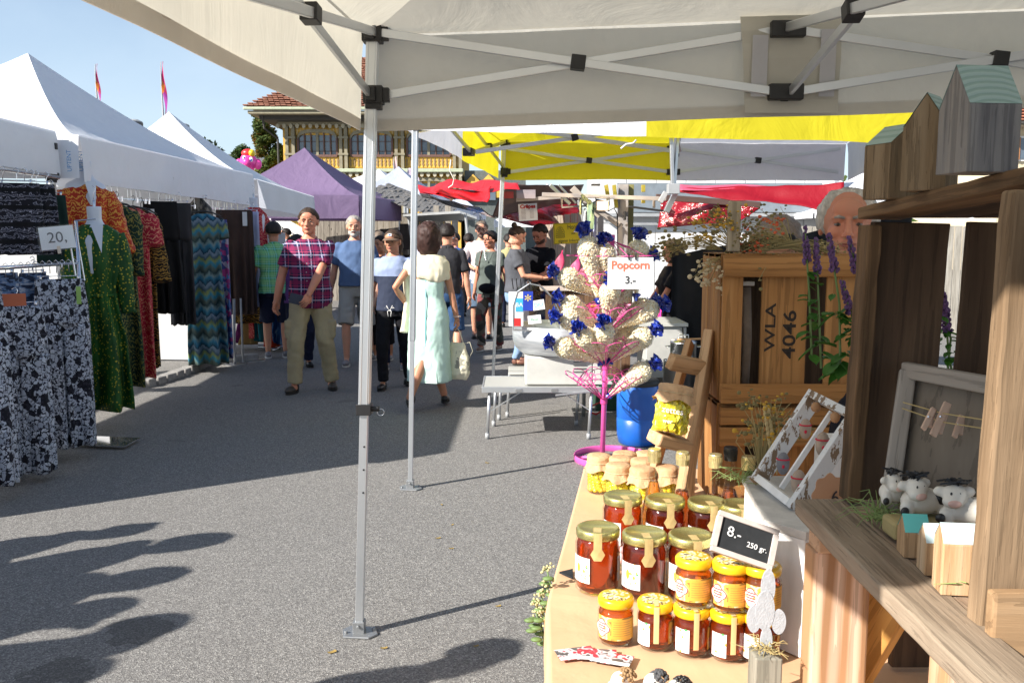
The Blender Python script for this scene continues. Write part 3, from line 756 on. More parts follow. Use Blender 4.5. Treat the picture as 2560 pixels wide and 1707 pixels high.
# grey searchlight drums behind the tents
for lb, u, v, r in (('grey striped searchlight drum rising behind the large dress tent', 333, 322, .30), ('dark grey searchlight drum just right of the white tent peak', 457, 324, .2)):
    p = at(u, v, 30); root = thing('searchlight_drum', lb, 'spotlight', (p.x, 30, 0), group='searchlight drums behind the tents')
    mb = MB(); mb.lathe([(r * .7, 0), (r * .8, p.z - .1), (r, p.z - .1), (r, p.z + r * .8), (r * .6, p.z + r)], (0, 0, 0), 16, caps=True); mb.build('drum', greyp, root, smooth=False)
    mb = MB()
    for k in range(5): mb.lathe([(r + .01, p.z - .05 + k * r * .17), (r + .02, p.z + k * r * .17)], (0, 0, 0), 16)
    mb.build('drum_band', mat('dark_drum_band', (.09, .09, .1), .5), root)

# ---------------------------------------------------------------- pink foil balloon animal
pinkf = mat('pink_foil', (.85, .06, .35), .25, .2, coat=.5); redf = mat('red_foil', (.8, .03, .03), .3); yelf = mat('yellow_foil', (.8, .55, .02), .3)
p = at(621, 405, 22); bal = thing('foil_balloon', 'pink foil animal balloon with a red and yellow cap floating above the tents', 'balloon', (p.x, 22, p.z))
k = .22
mb = MB(); mb.ell((0, 0, 0), (k, k * .7, k * 1.05)); mb.ell((.0, -k * .6, -.02), (k * .5, k * .4, k * .5)); mb.ell((k * 1.05, 0, -.05), (k * .45, k * .2, k * .6)); mb.ell((-k * 1.05, 0, -.05), (k * .45, k * .2, k * .6)); mb.ell((.05, 0, -k * 1.5), (k * .55, k * .4, k * .6)); mb.ell((.22, 0, -k * 1.9), (k * .5, k * .25, k * .22)); mb.build('body', pinkf, bal, smooth=True)
mb = MB(); mb.ell((.0, 0, k * .95), (k * .75, k * .6, k * .5)); mb.build('cap', redf, bal, smooth=True)
mb = MB(); mb.ell((k * .5, -.05, k * .95), (k * .38, k * .5, k * .42)); mb.build('cap_panel', yelf, bal, smooth=True)
mb = MB(); mb.ell((k * .5, -k * .62, .05), (.045, .02, .06)); mb.ell((-k * .25, -k * .62, .1), (.04, .02, .05)); mb.build('eyes', mat('foil_white', (.8, .8, .85), .3), bal, smooth=True)
mb = MB(); mb.ell((k * .5, -k * .62 - .02, .04), (.02, .01, .03)); mb.ell((-k * .25, -k * .62 - .02, .09), (.02, .01, .025)); mb.build('pupils', mat('foil_blue', (.03, .05, .4), .3), bal, smooth=True)
MB().tube([(0, 0, -.5), (.02, 0, -1.6)], .004, 4).build('string', cordm, bal)

# ---------------------------------------------------------------- wooden hut under and beside the purple tent
oldw = wood('grey_hut_boards', [(.12, .10, .085), (.27, .24, .20), (.38, .34, .29)], 14, .85)
aw = [at(1008, 541, 19), at(1150, 533, 17.5), at(1192, 548, 19), at(1060, 556, 21)]
mb = MB(); mb.add(aw + [p + V((0, 0, .05)) for p in aw], [(3, 2, 1, 0), (4, 5, 6, 7), (0, 1, 5, 4), (1, 2, 6, 5), (2, 3, 7, 6), (3, 0, 4, 7)]); tag(mb.build('awning', mat('awning_metal', (.42, .43, .42), .4, .5)), 'flat grey metal serving flap of a food truck beyond the dark-haired woman', 'awning')
for a_, lb in ((0, 'left'), (1, 'right')): q_ = aw[a_ * 2 - a_] ; mb = MB(); mb.beam((q_.x + .3, q_.y + .4, 0), (q_.x + .1, q_.y + .1, q_.z), .04, .04); tag(mb.build('awning_post', greyp), lb + ' dark post carrying the grey metal serving flap', 'post', 'posts of the serving flap')
hut = thing('wooden_hut', 'grey wooden market hut with a shingle roof behind the purple tent', 'market hut', (-3, 21.3, 0), world=True)
x0 = -4.9
for k in range(24):
    x = x0 + k * .145
    plank('board', (x, 21.35 + rnd.uniform(-.01, .01), .0), (x, 21.35, 2.25 if x < -3.0 else 2.1), .14, .03, (0, -1, 0), oldw, hut, bevel=0)
for k in range(10):
    y = 21.4 + k * .2; plank('side_board', (-1.43, y, 0), (-1.43, y, 2.15), .19, .03, (1, 0, 0), oldw, hut, bevel=0)
for xx in (-1.75, -1.48): plank('corner_post', (xx, 20.6, 0), (xx, 20.6, 2.25), .13, .13, (0, -1, 0), oldw, hut)
shm = wood('roof_shingle', [(.12, .11, .10), (.24, .225, .21), (.36, .34, .32)], 20, .9)
pr = [at(905, 476, 20.4), at(1092, 545, 20.4)]
rt = pr[1] - pr[0]
mb = MB(); mb.add([pr[0], pr[1], pr[1] + V((.3, 3.0, .30)), pr[0] + V((.3, 3.0, .30))], [(0, 1, 2, 3)]); rf = mb.build('roof', shm, hut)
base_sh = None
for r in range(7):
    for k in range(22):
        c = lerp(pr[0], pr[1], (k + .5 * (r % 2)) / 22) + V((.04 * r, .40 * r - .05, .04 * r + .03))
        mb = MB(); L = rt.length / 22
        M = frame(c + V((0, 0, rnd.uniform(-.012, .02))), rt, (.1, 1, .10))
        if base_sh is None or True:
            mb.box((L / 2, 0, 0), (L * rnd.uniform(.8, .97), .44, .02), M)
        mb.build('shingle', shm, rf)
redb = mat('red_banner', (.65, .02, .02), .6)
mb = MB(); mb.sheet(lambda a, t: (lerp(at(862, 0, 21.2).x, at(886, 0, 21.2).x, a) + .02 * math.sin(t * 8), 21.25 + .02 * math.sin(a * 9), lerp(1.2, 2.22, t)), 8, 6); tag(mb.build('red_banner', redb, smooth=True, recalc=False), 'red cloth banner hanging on the grey hut wall', 'banner')
darkin = mat('dark_goods', (.03, .022, .02), .8, var=.5, vs=3)
mb = MB()
for k in range(40): mb.box((rnd.uniform(-3.2, -1.9), rnd.uniform(20.4, 21.1), rnd.uniform(.1, 1.7)), (rnd.uniform(.1, .3), .2, rnd.uniform(.1, .4)), Matrix.Rotation(0, 4, 'Z'))
o = mb.build('stall_goods', darkin); tag(o, 'dark jumble of goods on shelves inside the wooden hut', 'goods', kind='stuff')

# ---------------------------------------------------------------- canopies and pale walls at the end of the aisle
def panelbox(name, pts, t, m, label=None, cat=None, group=None, kind=None, parent=None):
    """a thick slab through the listed corner points"""
    P = [V(p) for p in pts]; n_ = (P[1] - P[0]).cross(P[2] - P[0]).normalized() * t; k = len(P)
    mb = MB(); mb.add(P + [p + n_ for p in P], [tuple(range(k)), tuple(reversed(range(k, 2 * k)))] + [(i, (i + 1) % k, k + (i + 1) % k, k + i) for i in range(k)])
    o = mb.build(name, m, parent)
    if label: tag(o, label, cat, group, kind)
    return o
bluew = tentcloth('blue_white_cloth', (.62, .66, .78), .3)
tent('white tent roof showing just behind the first white pole', [(-6.0, 27), (-3.2, 27), (-2.4, 31), (-6, 31)], (3.05, 2.95, 2.95, 3.0), (-4.3, 29, 3.7), .3, [twhite] * 4, [twhite, twhite, None, None], alu, (0, 1, 0, 0), seed=80, lk=dict(clamp=False))
tent('blue-white tent roof sloping down behind the shingle roof', [(-4.2, 23.6), (-1.62, 23.6), (-1.2, 27), (-4.2, 27)], (2.75, 2.35, 2.35, 2.8), (-3.2, 25.2, 3.5), .2, [bluew] * 4, [bluew, bluew, None, None], alu, (0, 1, 0, 0), seed=81, lk=dict(clamp=False))
tent('pale blue tent with open scissor frame at the end of the aisle', [(-2.2, 27), (-.95, 27), (-.9, 30), (-2.4, 30)], (2.35, 2.35, 2.35, 2.35), (-1.7, 28.5, 2.9), .25, [bluew] * 4, [None, bluew, bluew, None], greyp, (1, 1, 1, 0), None, (1, 1, 0, 0), (2.3,) * 4, (2.0,) * 4, seed=82, lk=dict(clamp=False))
tent('white tent seen low beyond the woman with glasses', [(-.6, 30), (2.2, 30), (2.2, 33), (-.6, 33)], (2.1, 2.1, 2.1, 2.1), (.9, 31.5, 3.35), .25, [twhite] * 4, [twhite, twhite, None, twhite], alu, (1, 1, 0, 0), seed=83, lk=dict(clamp=False))
tent('white peaked tent behind the couple looking at a phone', [(.1, 19), (1.6, 19), (1.6, 22), (.1, 22)], (2.0, 2.0, 2.0, 2.0), (.8, 20.5, 2.75), .25, [twhite] * 4, [twhite, None, None, twhite], alu, (0, 0, 0, 0), seed=84, lk=dict(clamp=False))
tent('white tent roof behind the wooden fence, left of the balding man', [(5.1, 15), (8.1, 15), (8.1, 18), (5.1, 18)], (1.95, 1.95, 1.95, 1.95), (7.0, 16.5, 3.0), .1, [twhite] * 4, [twhite, None, None, twhite], alu, (0, 0, 0, 0), seed=85, lk=dict(clamp=False), power=1.2)
wallw = mat('white_side_sheet', (.8, .8, .8), .7, var=.03, bump=.2, bs=3, transl=.3)
# white side sheets of stalls
def sidesheet(x0, x1, y, z0, z1, label, y1=None, m=None):
    y1 = y1 if y1 is not None else y
    mb = MB(); mb.sheet(lambda a, t: (lerp(x0, x1, a) , lerp(y, y1, a) + .015 * math.sin(a * (x1 - x0 + abs(y1 - y)) * 9) , lerp(z0, z1, t)), 30, 3)
    return tag(mb.build('side_sheet', m or wallw, smooth=True, recalc=False), label, 'tent wall', 'white tent side sheets')
sidesheet(-5.4, -4.1, 12.6, .05, 2.1, 'white tent wall in bright sun behind the black trousers')
a = at(357, 880, 9.6); sidesheet(-6.6, -4.02, 10.9, .02, 2.15, 'white tent side sheet reaching the kerb between red dress and black trousers')
# unseen rear sheet, lengthened past the tent to block a strip of sun
sidesheet(-6.65, -6.65, 4.2, .02, 2.2, 'unseen white rear sheet of the low left tent, lengthened to block sun', y1=8.4)
sidesheet(-6.6, -3.72, 4.16, .02, 2.15, 'white end sheet closing the near side of the low left tent')
van = thing('white_trailer', 'long white sales trailer with vertical panel joints behind the popcorn stand', 'trailer', (3.3, 16.5, 0), world=True)
bxs = [(1.55, 5.6)]
xx = 1.55
while xx < 5.6: bx('panel', xx, xx + .53, .3, 2.75, 16.2, 16.25, wallw, van, .01); xx += .54
bx('body', 1.56, 6.0, .25, 2.8, 16.27, 18.5, wallw, van); bx('window', 1.9, 5.6, 1.98, 2.5, 16.1, 16.19, mat('trailer_window', (.2, .23, .26), .2), van)
bx('window_ledge', 1.6, 5.7, 1.90, 1.96, 15.95, 16.19, greyp, van); 
for k in range(3):
    mb = MB(); r_ = .3; mb.tube([(2.3 + k * 1.5 + r_ * math.cos(t), 16.9, .3 + r_ * math.sin(t)) for t in [i * PI / 8 for i in range(16)]], .09, 8, closed=True); mb.build('wheel', blackp, van, smooth=True)
fb = wood('fence_boards', [(.22, .2, .17), (.36, .33, .28), (.45, .42, .37)], 16, .85)
fn = thing('board_fence', 'grey vertical board fence behind the purple flower spikes', 'fence', (5.5, 14, 0), world=True)
for k in range(26):
    x = 4.3 + k * .125; plank('fence_board', (x, 14, 0), (x, 14, 1.72 + rnd.uniform(-.02, .02)), .11, .02, (0, -1, 0), fb, fn, bevel=0)
bx('fence_cap', 5.0, 5.8, 1.74, 1.79, 13.9, 14.1, mat('orange_plank', (.5, .22, .05), .7), fn)
# white lattice stair / conveyor seen far left behind the green shirt
sl = thing('lattice_stair', 'white lattice fairground stair far behind the man in the green checked shirt', 'stair', (-8, 30, 0), world=True)
a0, a1 = at(655, 525, 30), at(770, 590, 30)
mb = MB(); mb.beam(a0, a1, .06, .3); mb.build('stringer', whitep, sl)
mb = MB(); mb.beam(a0 + V((0, .3, .3)), a1 + V((0, .3, .3)), .04, .06); mb.build('handrail', whitep, sl)
mb = MB()
for i in range(26):
    for j in range(7):
        p = lerp(a0, a1, i / 26) - V((0, 0, .2 + j * .2)); mb.box(p, (.10, .03, .13), Matrix.Identity(4))
o = mb.build('lattice', whitep, sl); o['kind'] = 'stuff'
# ---------------------------------------------------------------- people
def remesh(mb, voxel, smooth=3, disp=None, seed=0):
    me = mb.mesh('tmp'); o = bpy.data.objects.new('tmp', me); C.objects.link(o)
    r = o.modifiers.new('r', 'REMESH'); r.mode = 'VOXEL'; r.voxel_size = voxel; r.use_smooth_shade = True
    if smooth: q = o.modifiers.new('s', 'SMOOTH'); q.factor = .5; q.iterations = smooth
    dg = bpy.context.evaluated_depsgraph_get(); ev = bpy.data.meshes.new_from_object(o.evaluated_get(dg))
    bpy.data.objects.remove(o); bpy.data.meshes.remove(me)
    out = MB(); out.v = [tuple(v.co) for v in ev.vertices]; out.f = [tuple(p.vertices) for p in ev.polygons]; out.m = [0] * len(out.f)
    if disp:
        ns = [v.normal.copy() for v in ev.vertices]; amp, sc1 = disp[0], disp[1]; st = disp[2] if len(disp) > 2 else .5
        for i, (p, n_) in enumerate(zip(out.v, ns)):
            p = V(p); k = noise.noise(V((p.x * sc1 + seed, p.y * sc1, p.z * sc1 * st)) + V((0, 0, 2 * noise.noise(p * sc1 * .4)))) * amp
            k += abs(noise.noise(V((p.x * sc1 * 2.1, p.y * sc1 * 2.1 + seed, p.z * sc1 * 1.2)))) * amp * .6
            out.v[i] = tuple(p + n_ * k)
    bpy.data.meshes.remove(ev); return out
def join(a, b): a.add(b.v, b.f); return a
def loft(mb, secs, n=20, e=2.3):
    """stack of super-ellipses (cx, cy, z, rx, ry), capped"""
    vs = []
    for cx, cy, z, rx, ry in secs:
        for j in range(n):
            th = 2 * PI * j / n; c, s = math.cos(th), math.sin(th)
            vs.append((cx + rx * math.copysign(abs(c) ** (2 / e), c), cy + ry * math.copysign(abs(s) ** (2 / e), s), z))
    fs = []
    for i in range(len(secs) - 1):
        for j in range(n):
            a, b = i * n + j, i * n + (j + 1) % n; fs.append((a, b, b + n, a + n))
    fs.append(tuple(reversed(range(n)))); fs.append(tuple((len(secs) - 1) * n + j for j in range(n)))
    return mb.add(vs, fs)
def ik(a, b, l1, l2, pole):
    a, b = V(a), V(b); d = b - a; L = min(d.length, (l1 + l2) * .999); dn = d.normalized()
    x = (l1 * l1 - l2 * l2 + L * L) / (2 * L); h = math.sqrt(max(0, l1 * l1 - x * x))
    p = V(pole) - dn * V(pole).dot(dn); p.normalize(); return a + dn * x + p * h, a + dn * L
def hand(mb, w, d, pn, side, curl=.5, k=1.0):
    """w wrist, d direction of the hand, pn palm normal, side +1/-1 puts the thumb"""
    d = V(d).normalized(); pn = (V(pn) - d * V(pn).dot(d)).normalized(); t = d.cross(pn) * side
    M = Matrix((t, d, pn)).transposed().to_4x4(); M.translation = V(w)
    mb.ell((0, .045 * k, 0), (.040 * k, .05 * k, .015 * k), 12, 8, M=M); mb.tube([M @ V((0, -.02, 0)), M @ V((0, .03 * k, 0))], [.024 * k, .027 * k], 10)
    for i, (x, L) in enumerate(((.029, .068), (.0105, .076), (-.0095, .071), (-.028, .056))):
        a = V((x, .078, 0)) * k; c1 = curl * (.75 + .1 * i); p1 = a + V((0, math.cos(c1 * .8), math.sin(c1 * .8))) * L * .5 * k; p2 = p1 + V((0, math.cos(c1 * 1.9), math.sin(c1 * 1.9))) * L * .5 * k
        mb.tube([M @ (a - V((0, .02, 0))), M @ a, M @ p1, M @ p2], [.0085 * k, .0095 * k, .0085 * k, .0065 * k], 7)
    a = V((.030, .015, .004)) * k; p1 = V((.054, .042, .014)) * k; p2 = V((.052, .068, .024)) * k
    mb.tube([M @ V((.01, .005, 0)), M @ a, M @ p1, M @ p2], [.014 * k, .014 * k, .0105 * k, .008 * k], 8)
def sst(a, b, x): x = max(0, min(1, (x - a) / (b - a))); return x * x * (3 - 2 * x)
def hair_mesh(style, seed=0, fine=1):
    mb = MB(); nu, nv = int(40 * fine), int(26 * fine); vs = []
    for i in range(nv + 1):
        ph = -PI / 2 + PI * i / nv
        for j in range(nu):
            th = 2 * PI * j / nu; d = V((math.cos(ph) * math.cos(th), math.cos(ph) * math.sin(th), math.sin(ph)))
            front = sst(.1, .75, -d.y); R = V((.0785, .096, .091)); c = V((0, .012, 0))
            if style == 'bald': m = .62 * 0 + (d.z * -1 + .62) if front > .3 else min(.55 - d.z, d.z + .55); m = min(m, d.z + .5 - 1.2 * front); th_ = .014
            elif style == 'balding':
                m = min(d.z + .55 - 1.5 * front, 1.0); m = min(m, 1.1 - max(0, d.z) * 1.0 - front * .9 if d.y < .25 else 1); th_ = .016
            else: m = d.z + .5 - .92 * front - .42 * sst(.55, .85, abs(d.x)) * (1 - sst(.15, .5, d.y)); th_ = .016
            if style == 'thick': th_ = .026; m = d.z + .5 - .86 * front - .3 * sst(.55, .85, abs(d.x)) * (1 - sst(.1, .4, d.y))
            if style in ('bob', 'longish'):
                m = 1.2 - 2.9 * front if d.z < .5 else d.z + .5 - .9 * front
                th_ = .034; R = V((.082, .10, .10)); c = V((0, .018, 0))
                if d.z < 0: R = V((.088, .098, .165 if style == 'bob' else .22))
            if style == 'bun': th_ = .011; m = d.z + .55 - .88 * front - .4 * sst(.55, .85, abs(d.x)) * (1 - sst(.15, .5, d.y))
            t = th_ * sst(0, .28, m) - .008 * (1 - sst(-.05, .1, m))
            n_ = noise.noise(d * 4 + V((seed, 0, 0))) * .5 + noise.noise(V((d.x * 16, d.y * 16, d.z * 5 + seed))) * .4 + noise.noise(V((d.x * 34, d.y * 34, d.z * 9 + seed))) * .25
            t += n_ * th_ * .55 * sst(0, .3, m)
            vs.append(c + V((d.x * (R.x + t), d.y * (R.y + t), d.z * (R.z + t))))
    fs = []
    for i in range(nv):
        for j in range(nu): a, b = i * nu + j, i * nu + (j + 1) % nu; fs.append((a, b, b + nu, a + nu))
    mb.add(vs, fs)
    if style == 'bun': mb.ell((0, .085, .085), (.034, .034, .036), 14, 9, jit=.06)
    return mb
skinm = {}
def skin(c):
    if c not in skinm:
        s = NT('skin_' + c, .5, spec=.4); v = s.map(); base = {'fair': (.62, .33, .22), 'ruddy': (.60, .27, .17), 'tan': (.50, .25, .15), 'pale': (.64, .40, .30)}[c]
        f = s.noise(v, 14, 4); f2 = s.noise(v, 70, 3)
        s.col(s.mix(s.math('MULTIPLY', f2, .35), s.ramp(f, [(.35, sc_col(base, .9)), (.65, (min(1, base[0] * 1.08), base[1] * .92, base[2] * .9))]), sc_col(base, .8)))
        s.bump(f2, .12, .002); s.b.inputs['Subsurface Weight'].default_value = .12; s.b.inputs['Subsurface Radius'].default_value = (.01, .004, .002); s.b.inputs['Subsurface Scale'].default_value = .5
        skinm[c] = s.m
    return skinm[c]
def hairm(name, c):
    if name in _M: return _M[name]
    s = NT(name, .6, spec=.35); v = s.map((1, 1, .25)); f = s.noise(v, 60, 5, .7); s.col(s.ramp(f, [(.3, sc_col(c, .55)), (.55, c), (.75, sc_col(c, 1.7))])); s.bump(f, .7, .004); _M[name] = s.m; return s.m
eyew = mat('eye_white', (.22, .18, .16), .25, var=.02); iris = mat('iris_dark', (.03, .022, .018), .2); lipm = mat('lips', (.40, .13, .10), .45); browm = hairm('brow_hair', (.09, .06, .04)); browg = hairm('grey_brow_hair', (.3, .27, .24))
def person(label, pos, rz=0, H=1.75, build=1.0, belly=0, skin_='fair', feet=((-.11, 0, 0), (.11, 0, 0)), wr=((-.27, .02, .82), (.27, .02, .82)), el=((-.5, 1, -.1), (.5, 1, -.1)),
           hd=None, curl=.5, pn=None, top=('short', None), hem=.86, bottom=('trousers', None), shoe=None, shoe_yaw=(0, 0), hair=('short', None), head=(0, 0), lean=0, fem=False, beard=None, glasses=None,
           cap=None, group='shoppers and sellers at the market', near=False, belt=None, extra=None, sleeve=.55, brow=None, toplen=None, footrot=(0, 0), collar=True, legw=1.0, neckline=None, far=False):
    k = H / 1.75; root = thing('person', label, 'person', pos, rz, group); sd_ = rnd.random() * 40
    B = build; sw = (.172 if not fem else .150) * (1 + (B - 1) * .5)
    def T(p): return V((p[0] * k, p[1] * k + (max(0, p[2] - .95) * -lean) * k, p[2] * k))
    sk = skin(skin_); bodyM = MB(); arms = []; legs = []
    wd = [(.0, .80, .145, .105), (0, .88, .168, .115), (0, .97, .160 if not fem else .165, .112), (0, 1.08, .138 if not fem else .122, .10), (0, 1.2, .156 if not fem else .135, .112 if not fem else .115), (0, 1.32, .172 if not fem else .15, .115), (0, 1.41, .155 if not fem else .132, .088), (0, 1.455, .095, .066), (0, 1.49, .06, .056)]
    def tor(inf, z0=0, z1=9, bel=belly, z_drop=0):
        out = []
        for cx, z, rx, ry in wd:
            if z < z0 or z > z1: continue
            b = bel * math.exp(-((z - 1.06) / .13) ** 2); bb = B if z < 1.38 else 1
            c = T((0, -b * .5, z)); out.append((c.x, c.y, c.z, (rx * bb + inf + b * .25) * k, (ry * bb + inf + b * .5) * k))
        return out
    loft(bodyM, tor(-.006), 18)
    hips = [T((s * .088, 0, .90)) for s in (-1, 1)]
    for i, s in enumerate((-1, 1)):
        an = V((feet[i][0] * k, feet[i][1] * k, (feet[i][2] + .085) * k)); kn, an = ik(hips[i], an, .425 * k, .415 * k, (s * .12, -1, 0)); legs.append((hips[i], kn, an))
        bodyM.tube([hips[i], lerp(hips[i], kn, .5), kn, lerp(kn, an, .35), an], [.078 * k * legw, .068 * k * legw, .052 * k, .054 * k, .035 * k], 12)
        bodyM.ell(an + V((0, -.03, -.035)) * k, V((.035, .07, .035)) * k, 10, 7)
        sh = T((s * (sw + .002), .005, 1.385)); w_ = T(wr[i]); eb, w_ = ik(sh, w_, .285 * k, .255 * k, el[i]); arms.append((sh, eb, w_))
        ak = (1.0 if not fem else .82) * (1 + (B - 1) * .6)
        bodyM.ell(sh, .052 * k * ak, 12, 8); bodyM.tube([sh, lerp(sh, eb, .4), eb, lerp(eb, w_, .3), w_], [.048 * k * ak, .047 * k * ak, .038 * k * ak, .041 * k * ak, .027 * k], 12)
    nb = T((0, .012, 1.44)); hc = V((0, -lean * .68 * k - .012 * k, (1.75 - .116) * k))
    HM = Matrix.Translation(hc) @ Matrix.Rotation(head[0], 4, 'Z') @ Matrix.Rotation(head[1], 4, 'X') @ Matrix.Scale(k * (1.09 if not fem else 1.04), 4)
    bodyM.tube([nb, HM @ V((0, .015, -.09))], [.058 * k * (1 if not fem else .85), .052 * k * (1 if not fem else .85)], 14)
    body = remesh(bodyM, (.012 if near else .014) if not far else .02, 3)
    hm = MB()
    for c, r in (((0, .012, 0), (.0765, .094, .089)), ((0, -.026, -.040), (.061, .064, .086)), ((0, -.052, -.102), (.031, .032, .023)), ((.034, -.012, -.080), (.026, .044, .034)), ((-.034, -.012, -.080), (.026, .044, .034)),
                 ((.036, -.062, -.040), (.025, .023, .020)), ((-.036, -.062, -.040), (.025, .023, .020)), ((.028, -.0785, .004), (.026, .014, .009)), ((-.028, -.0785, .004), (.026, .014, .009)), ((0, -.074, -.070), (.030, .022, .020)),
                 ((.079, .006, -.022), (.009, .017, .031)), ((-.079, .006, -.022), (.009, .017, .031)), ((.0115, -.100, -.049), (.008, .010, .008)), ((-.0115, -.100, -.049), (.008, .010, .008)), ((0, -.072, .03), (.05, .022, .035))):
        hm.ell(c, r, 16, 10)
    hm.tube([(0, -.082, .004), (0, -.098, -.022), (0, -.110, -.044)], [.0085, .010, .0125], 10); hm.ell((0, -.110, -.045), (.0125, .011, .010), 10, 7)
    for s in (-1, 1): hm.ell((s * .030, -.0745, -.007), (.0165, .0125, .0065), 12, 7); hm.ell((s * .030, -.073, -.0235), (.015, .0115, .005), 12, 7)
    hm.tube([(0, .02, -.05), (0, .02, -.13)], [.05, .052], 14)
    hh = remesh(hm, .0042 if near else (.0058 if not far else .009), 2); hh.v = [tuple(HM @ V(p)) for p in hh.v]; join(body, hh)
    hm = MB()
    for i, s in enumerate((-1, 1)):
        sh, eb, w_ = arms[i]; d = V(hd[i]) if hd and hd[i] else (w_ - eb); p_ = V(pn[i]) if pn and pn[i] else V((-s, -.2, .1)); hand(hm, w_, d, p_, s if (pn and pn[i]) is None or True else 1, curl if not isinstance(curl, tuple) else curl[i], k * (1 if not fem else .88))
    join(body, hm)
    body.build('body', sk, root, smooth=True)
    tube_c = []
    # trousers, shorts or skirt
    bt = bottom[0]; gm = MB()
    if bt in ('trousers', 'shorts', 'cargo', 'capri', 'jeans'):
        z1 = 1.0; loft(gm, tor(.012, 0, z1, 0), 20)
        for i in (0, 1):
            h_, kn, an = legs[i]; lw = legw * (1.12 if bt == 'cargo' else 1)
            if bt == 'shorts': e = kn + (kn - h_).normalized() * .02 * k; gm.tube([h_ + V((0, 0, .02)), lerp(h_, e, .5), e], [.10 * k * lw * B, .098 * k * lw, .094 * k * lw], 16)
            else:
                f = .985 if bt != 'capri' else .62; e = lerp(kn, an, f)
                a_ = {'trousers': (.098, .086, .070, .062, .058), 'jeans': (.092, .078, .058, .052, .046), 'cargo': (.096, .080, .068, .063, .060), 'capri': (.095, .082, .068, .07, .07)}[bt]
                gm.tube([h_ + V((0, 0, .02)), lerp(h_, kn, .45), kn, lerp(kn, e, .5), e], [x * k * lw for x in a_], 16)
            if bt == 'cargo': q = lerp(h_, kn, .72); gm.box(q + V(((1 if i else -1) * .085 * k, -.01, 0)), (.05, .13, .17))
        o = remesh(gm, .012 if not far else .018, 3, (.011 if not far else .007, 13, .9), sd_).build('trousers' if bt != 'shorts' else 'shorts', bottom[1], root, smooth=True)
    elif bt == 'skirt':
        pass
    if belt: mb = MB(); loft(mb, [(0, 0, .985 * k, .168 * B * k, .128 * k), (0, 0, 1.02 * k, .164 * B * k, .126 * k)], 24); mb.build('belt', belt, root, smooth=False)
    # shirt
    gm = MB(); st = top[0]
    if st != 'dress':
        ss = tor(.016, hem, 9); lo = T((0, 0, hem)); e0 = ss[0]
        ss = [(0, ss[0][1], hem * k, ss[0][3] * 1.03, ss[0][4] * 1.04)] + [x for x in ss if x[2] > (hem + .03) * k]
        ss = ss[:-1] if ss[-1][2] > 1.47 * k else ss
        ss[-1] = (ss[-1][0], ss[-1][1], ss[-1][2], ss[-1][3] * .98, ss[-1][4] * 1.04)
        loft(gm, ss, 22)
        if fem:
            for s in (-1, 1): gm.ell(T((s * .068, -.095, 1.245)), V((.062, .058, .062)) * k * B, 12, 8)
        for i, s in enumerate((-1, 1)):
            sh, eb, w_ = arms[i]
            if st == 'short': e = lerp(sh, eb, sleeve + .2); gm.tube([sh, lerp(sh, e, .5), e], [.053 * k * B, .060 * k * B, .067 * k * B * (1 if not fem else .85)], 14); gm.ell(sh, .055 * k * B, 12, 8)
            elif st == 'long': gm.tube([sh, lerp(sh, eb, .5), eb, lerp(eb, w_, .5), lerp(eb, w_, .95)], [.056 * k, .056 * k, .052 * k, .046 * k, .04 * k], 14); gm.ell(sh, .057 * k, 12, 8)
            elif st == 'cap': gm.ell(sh, (.055 * k, .06 * k, .055 * k), 12, 8)
        remesh(gm, .011 if not far else .018, 3, (.009 if not far else .006, 11, .7), sd_).build('shirt', top[1], root, smooth=True)
        if collar:
            cl = MB(); c0 = T((0, .0, 1.455)); R_ = .066 * k
            for s in (-1, 1):
                def fn(a, t, s=s):
                    th = PI / 2 + s * a * 2.6; q = R_ * (1.0 + .35 * t + .18 * a); return (c0.x + q * math.cos(th), c0.y + q * math.sin(th) * .95 - .012 * a, c0.z + .035 * k * (1 - t * 1.5) - .045 * a * a * k)
                cl.sheet(fn, 12, 2)
            o = cl.build('collar', top[1], root, smooth=True, recalc=False); sm = o.modifiers.new('t', 'SOLIDIFY'); sm.thickness = .004
    if shoe:
        for i, s in enumerate((-1, 1)):
            an = legs[i][2]; yw = shoe_yaw[i]; pit = footrot[i]
            M = Matrix.Translation(an) @ Matrix.Rotation(yw, 4, 'Z') @ Matrix.Rotation(pit, 4, 'X') @ Matrix.Scale(k * (1 if not fem else .88), 4)
            sm = MB(); sm.ell((0, -.085, -.045), (.044, .10, .038), 14, 8); sm.ell((0, .01, -.035), (.036, .052, .045), 12, 8); sm.tube([(0, .01, -.01), (0, .0, -.06)], [.04, .042], 12)
            r_ = remesh(sm, .009, 2); r_.v = [tuple(M @ V((p[0], p[1], max(p[2], -.075)))) for p in r_.v]; so = r_.build('shoe', shoe[0], root, smooth=True)
            sm = MB(); pts = [(math.cos(t) * (.043 if math.sin(t) > 0 else .047), -.05 + math.sin(t) * (.115 if math.sin(t) < 0 else .10) - .0) for t in [j * PI / 10 for j in range(20)]]
            sm.prism(pts, .018, M @ Matrix.Translation((0, 0, -.085))); sm.build('sole', shoe[1], so)
    # head details
    def hb_(mb_, name, m, smooth=True): mb_.v = [tuple(HM @ V(p)) for p in mb_.v]; return mb_.build(name, m, root, smooth=smooth)
    if hair[0]: hb_(hair_mesh(hair[0], sd_, 1.5 if near else 1), 'hair', hair[1])
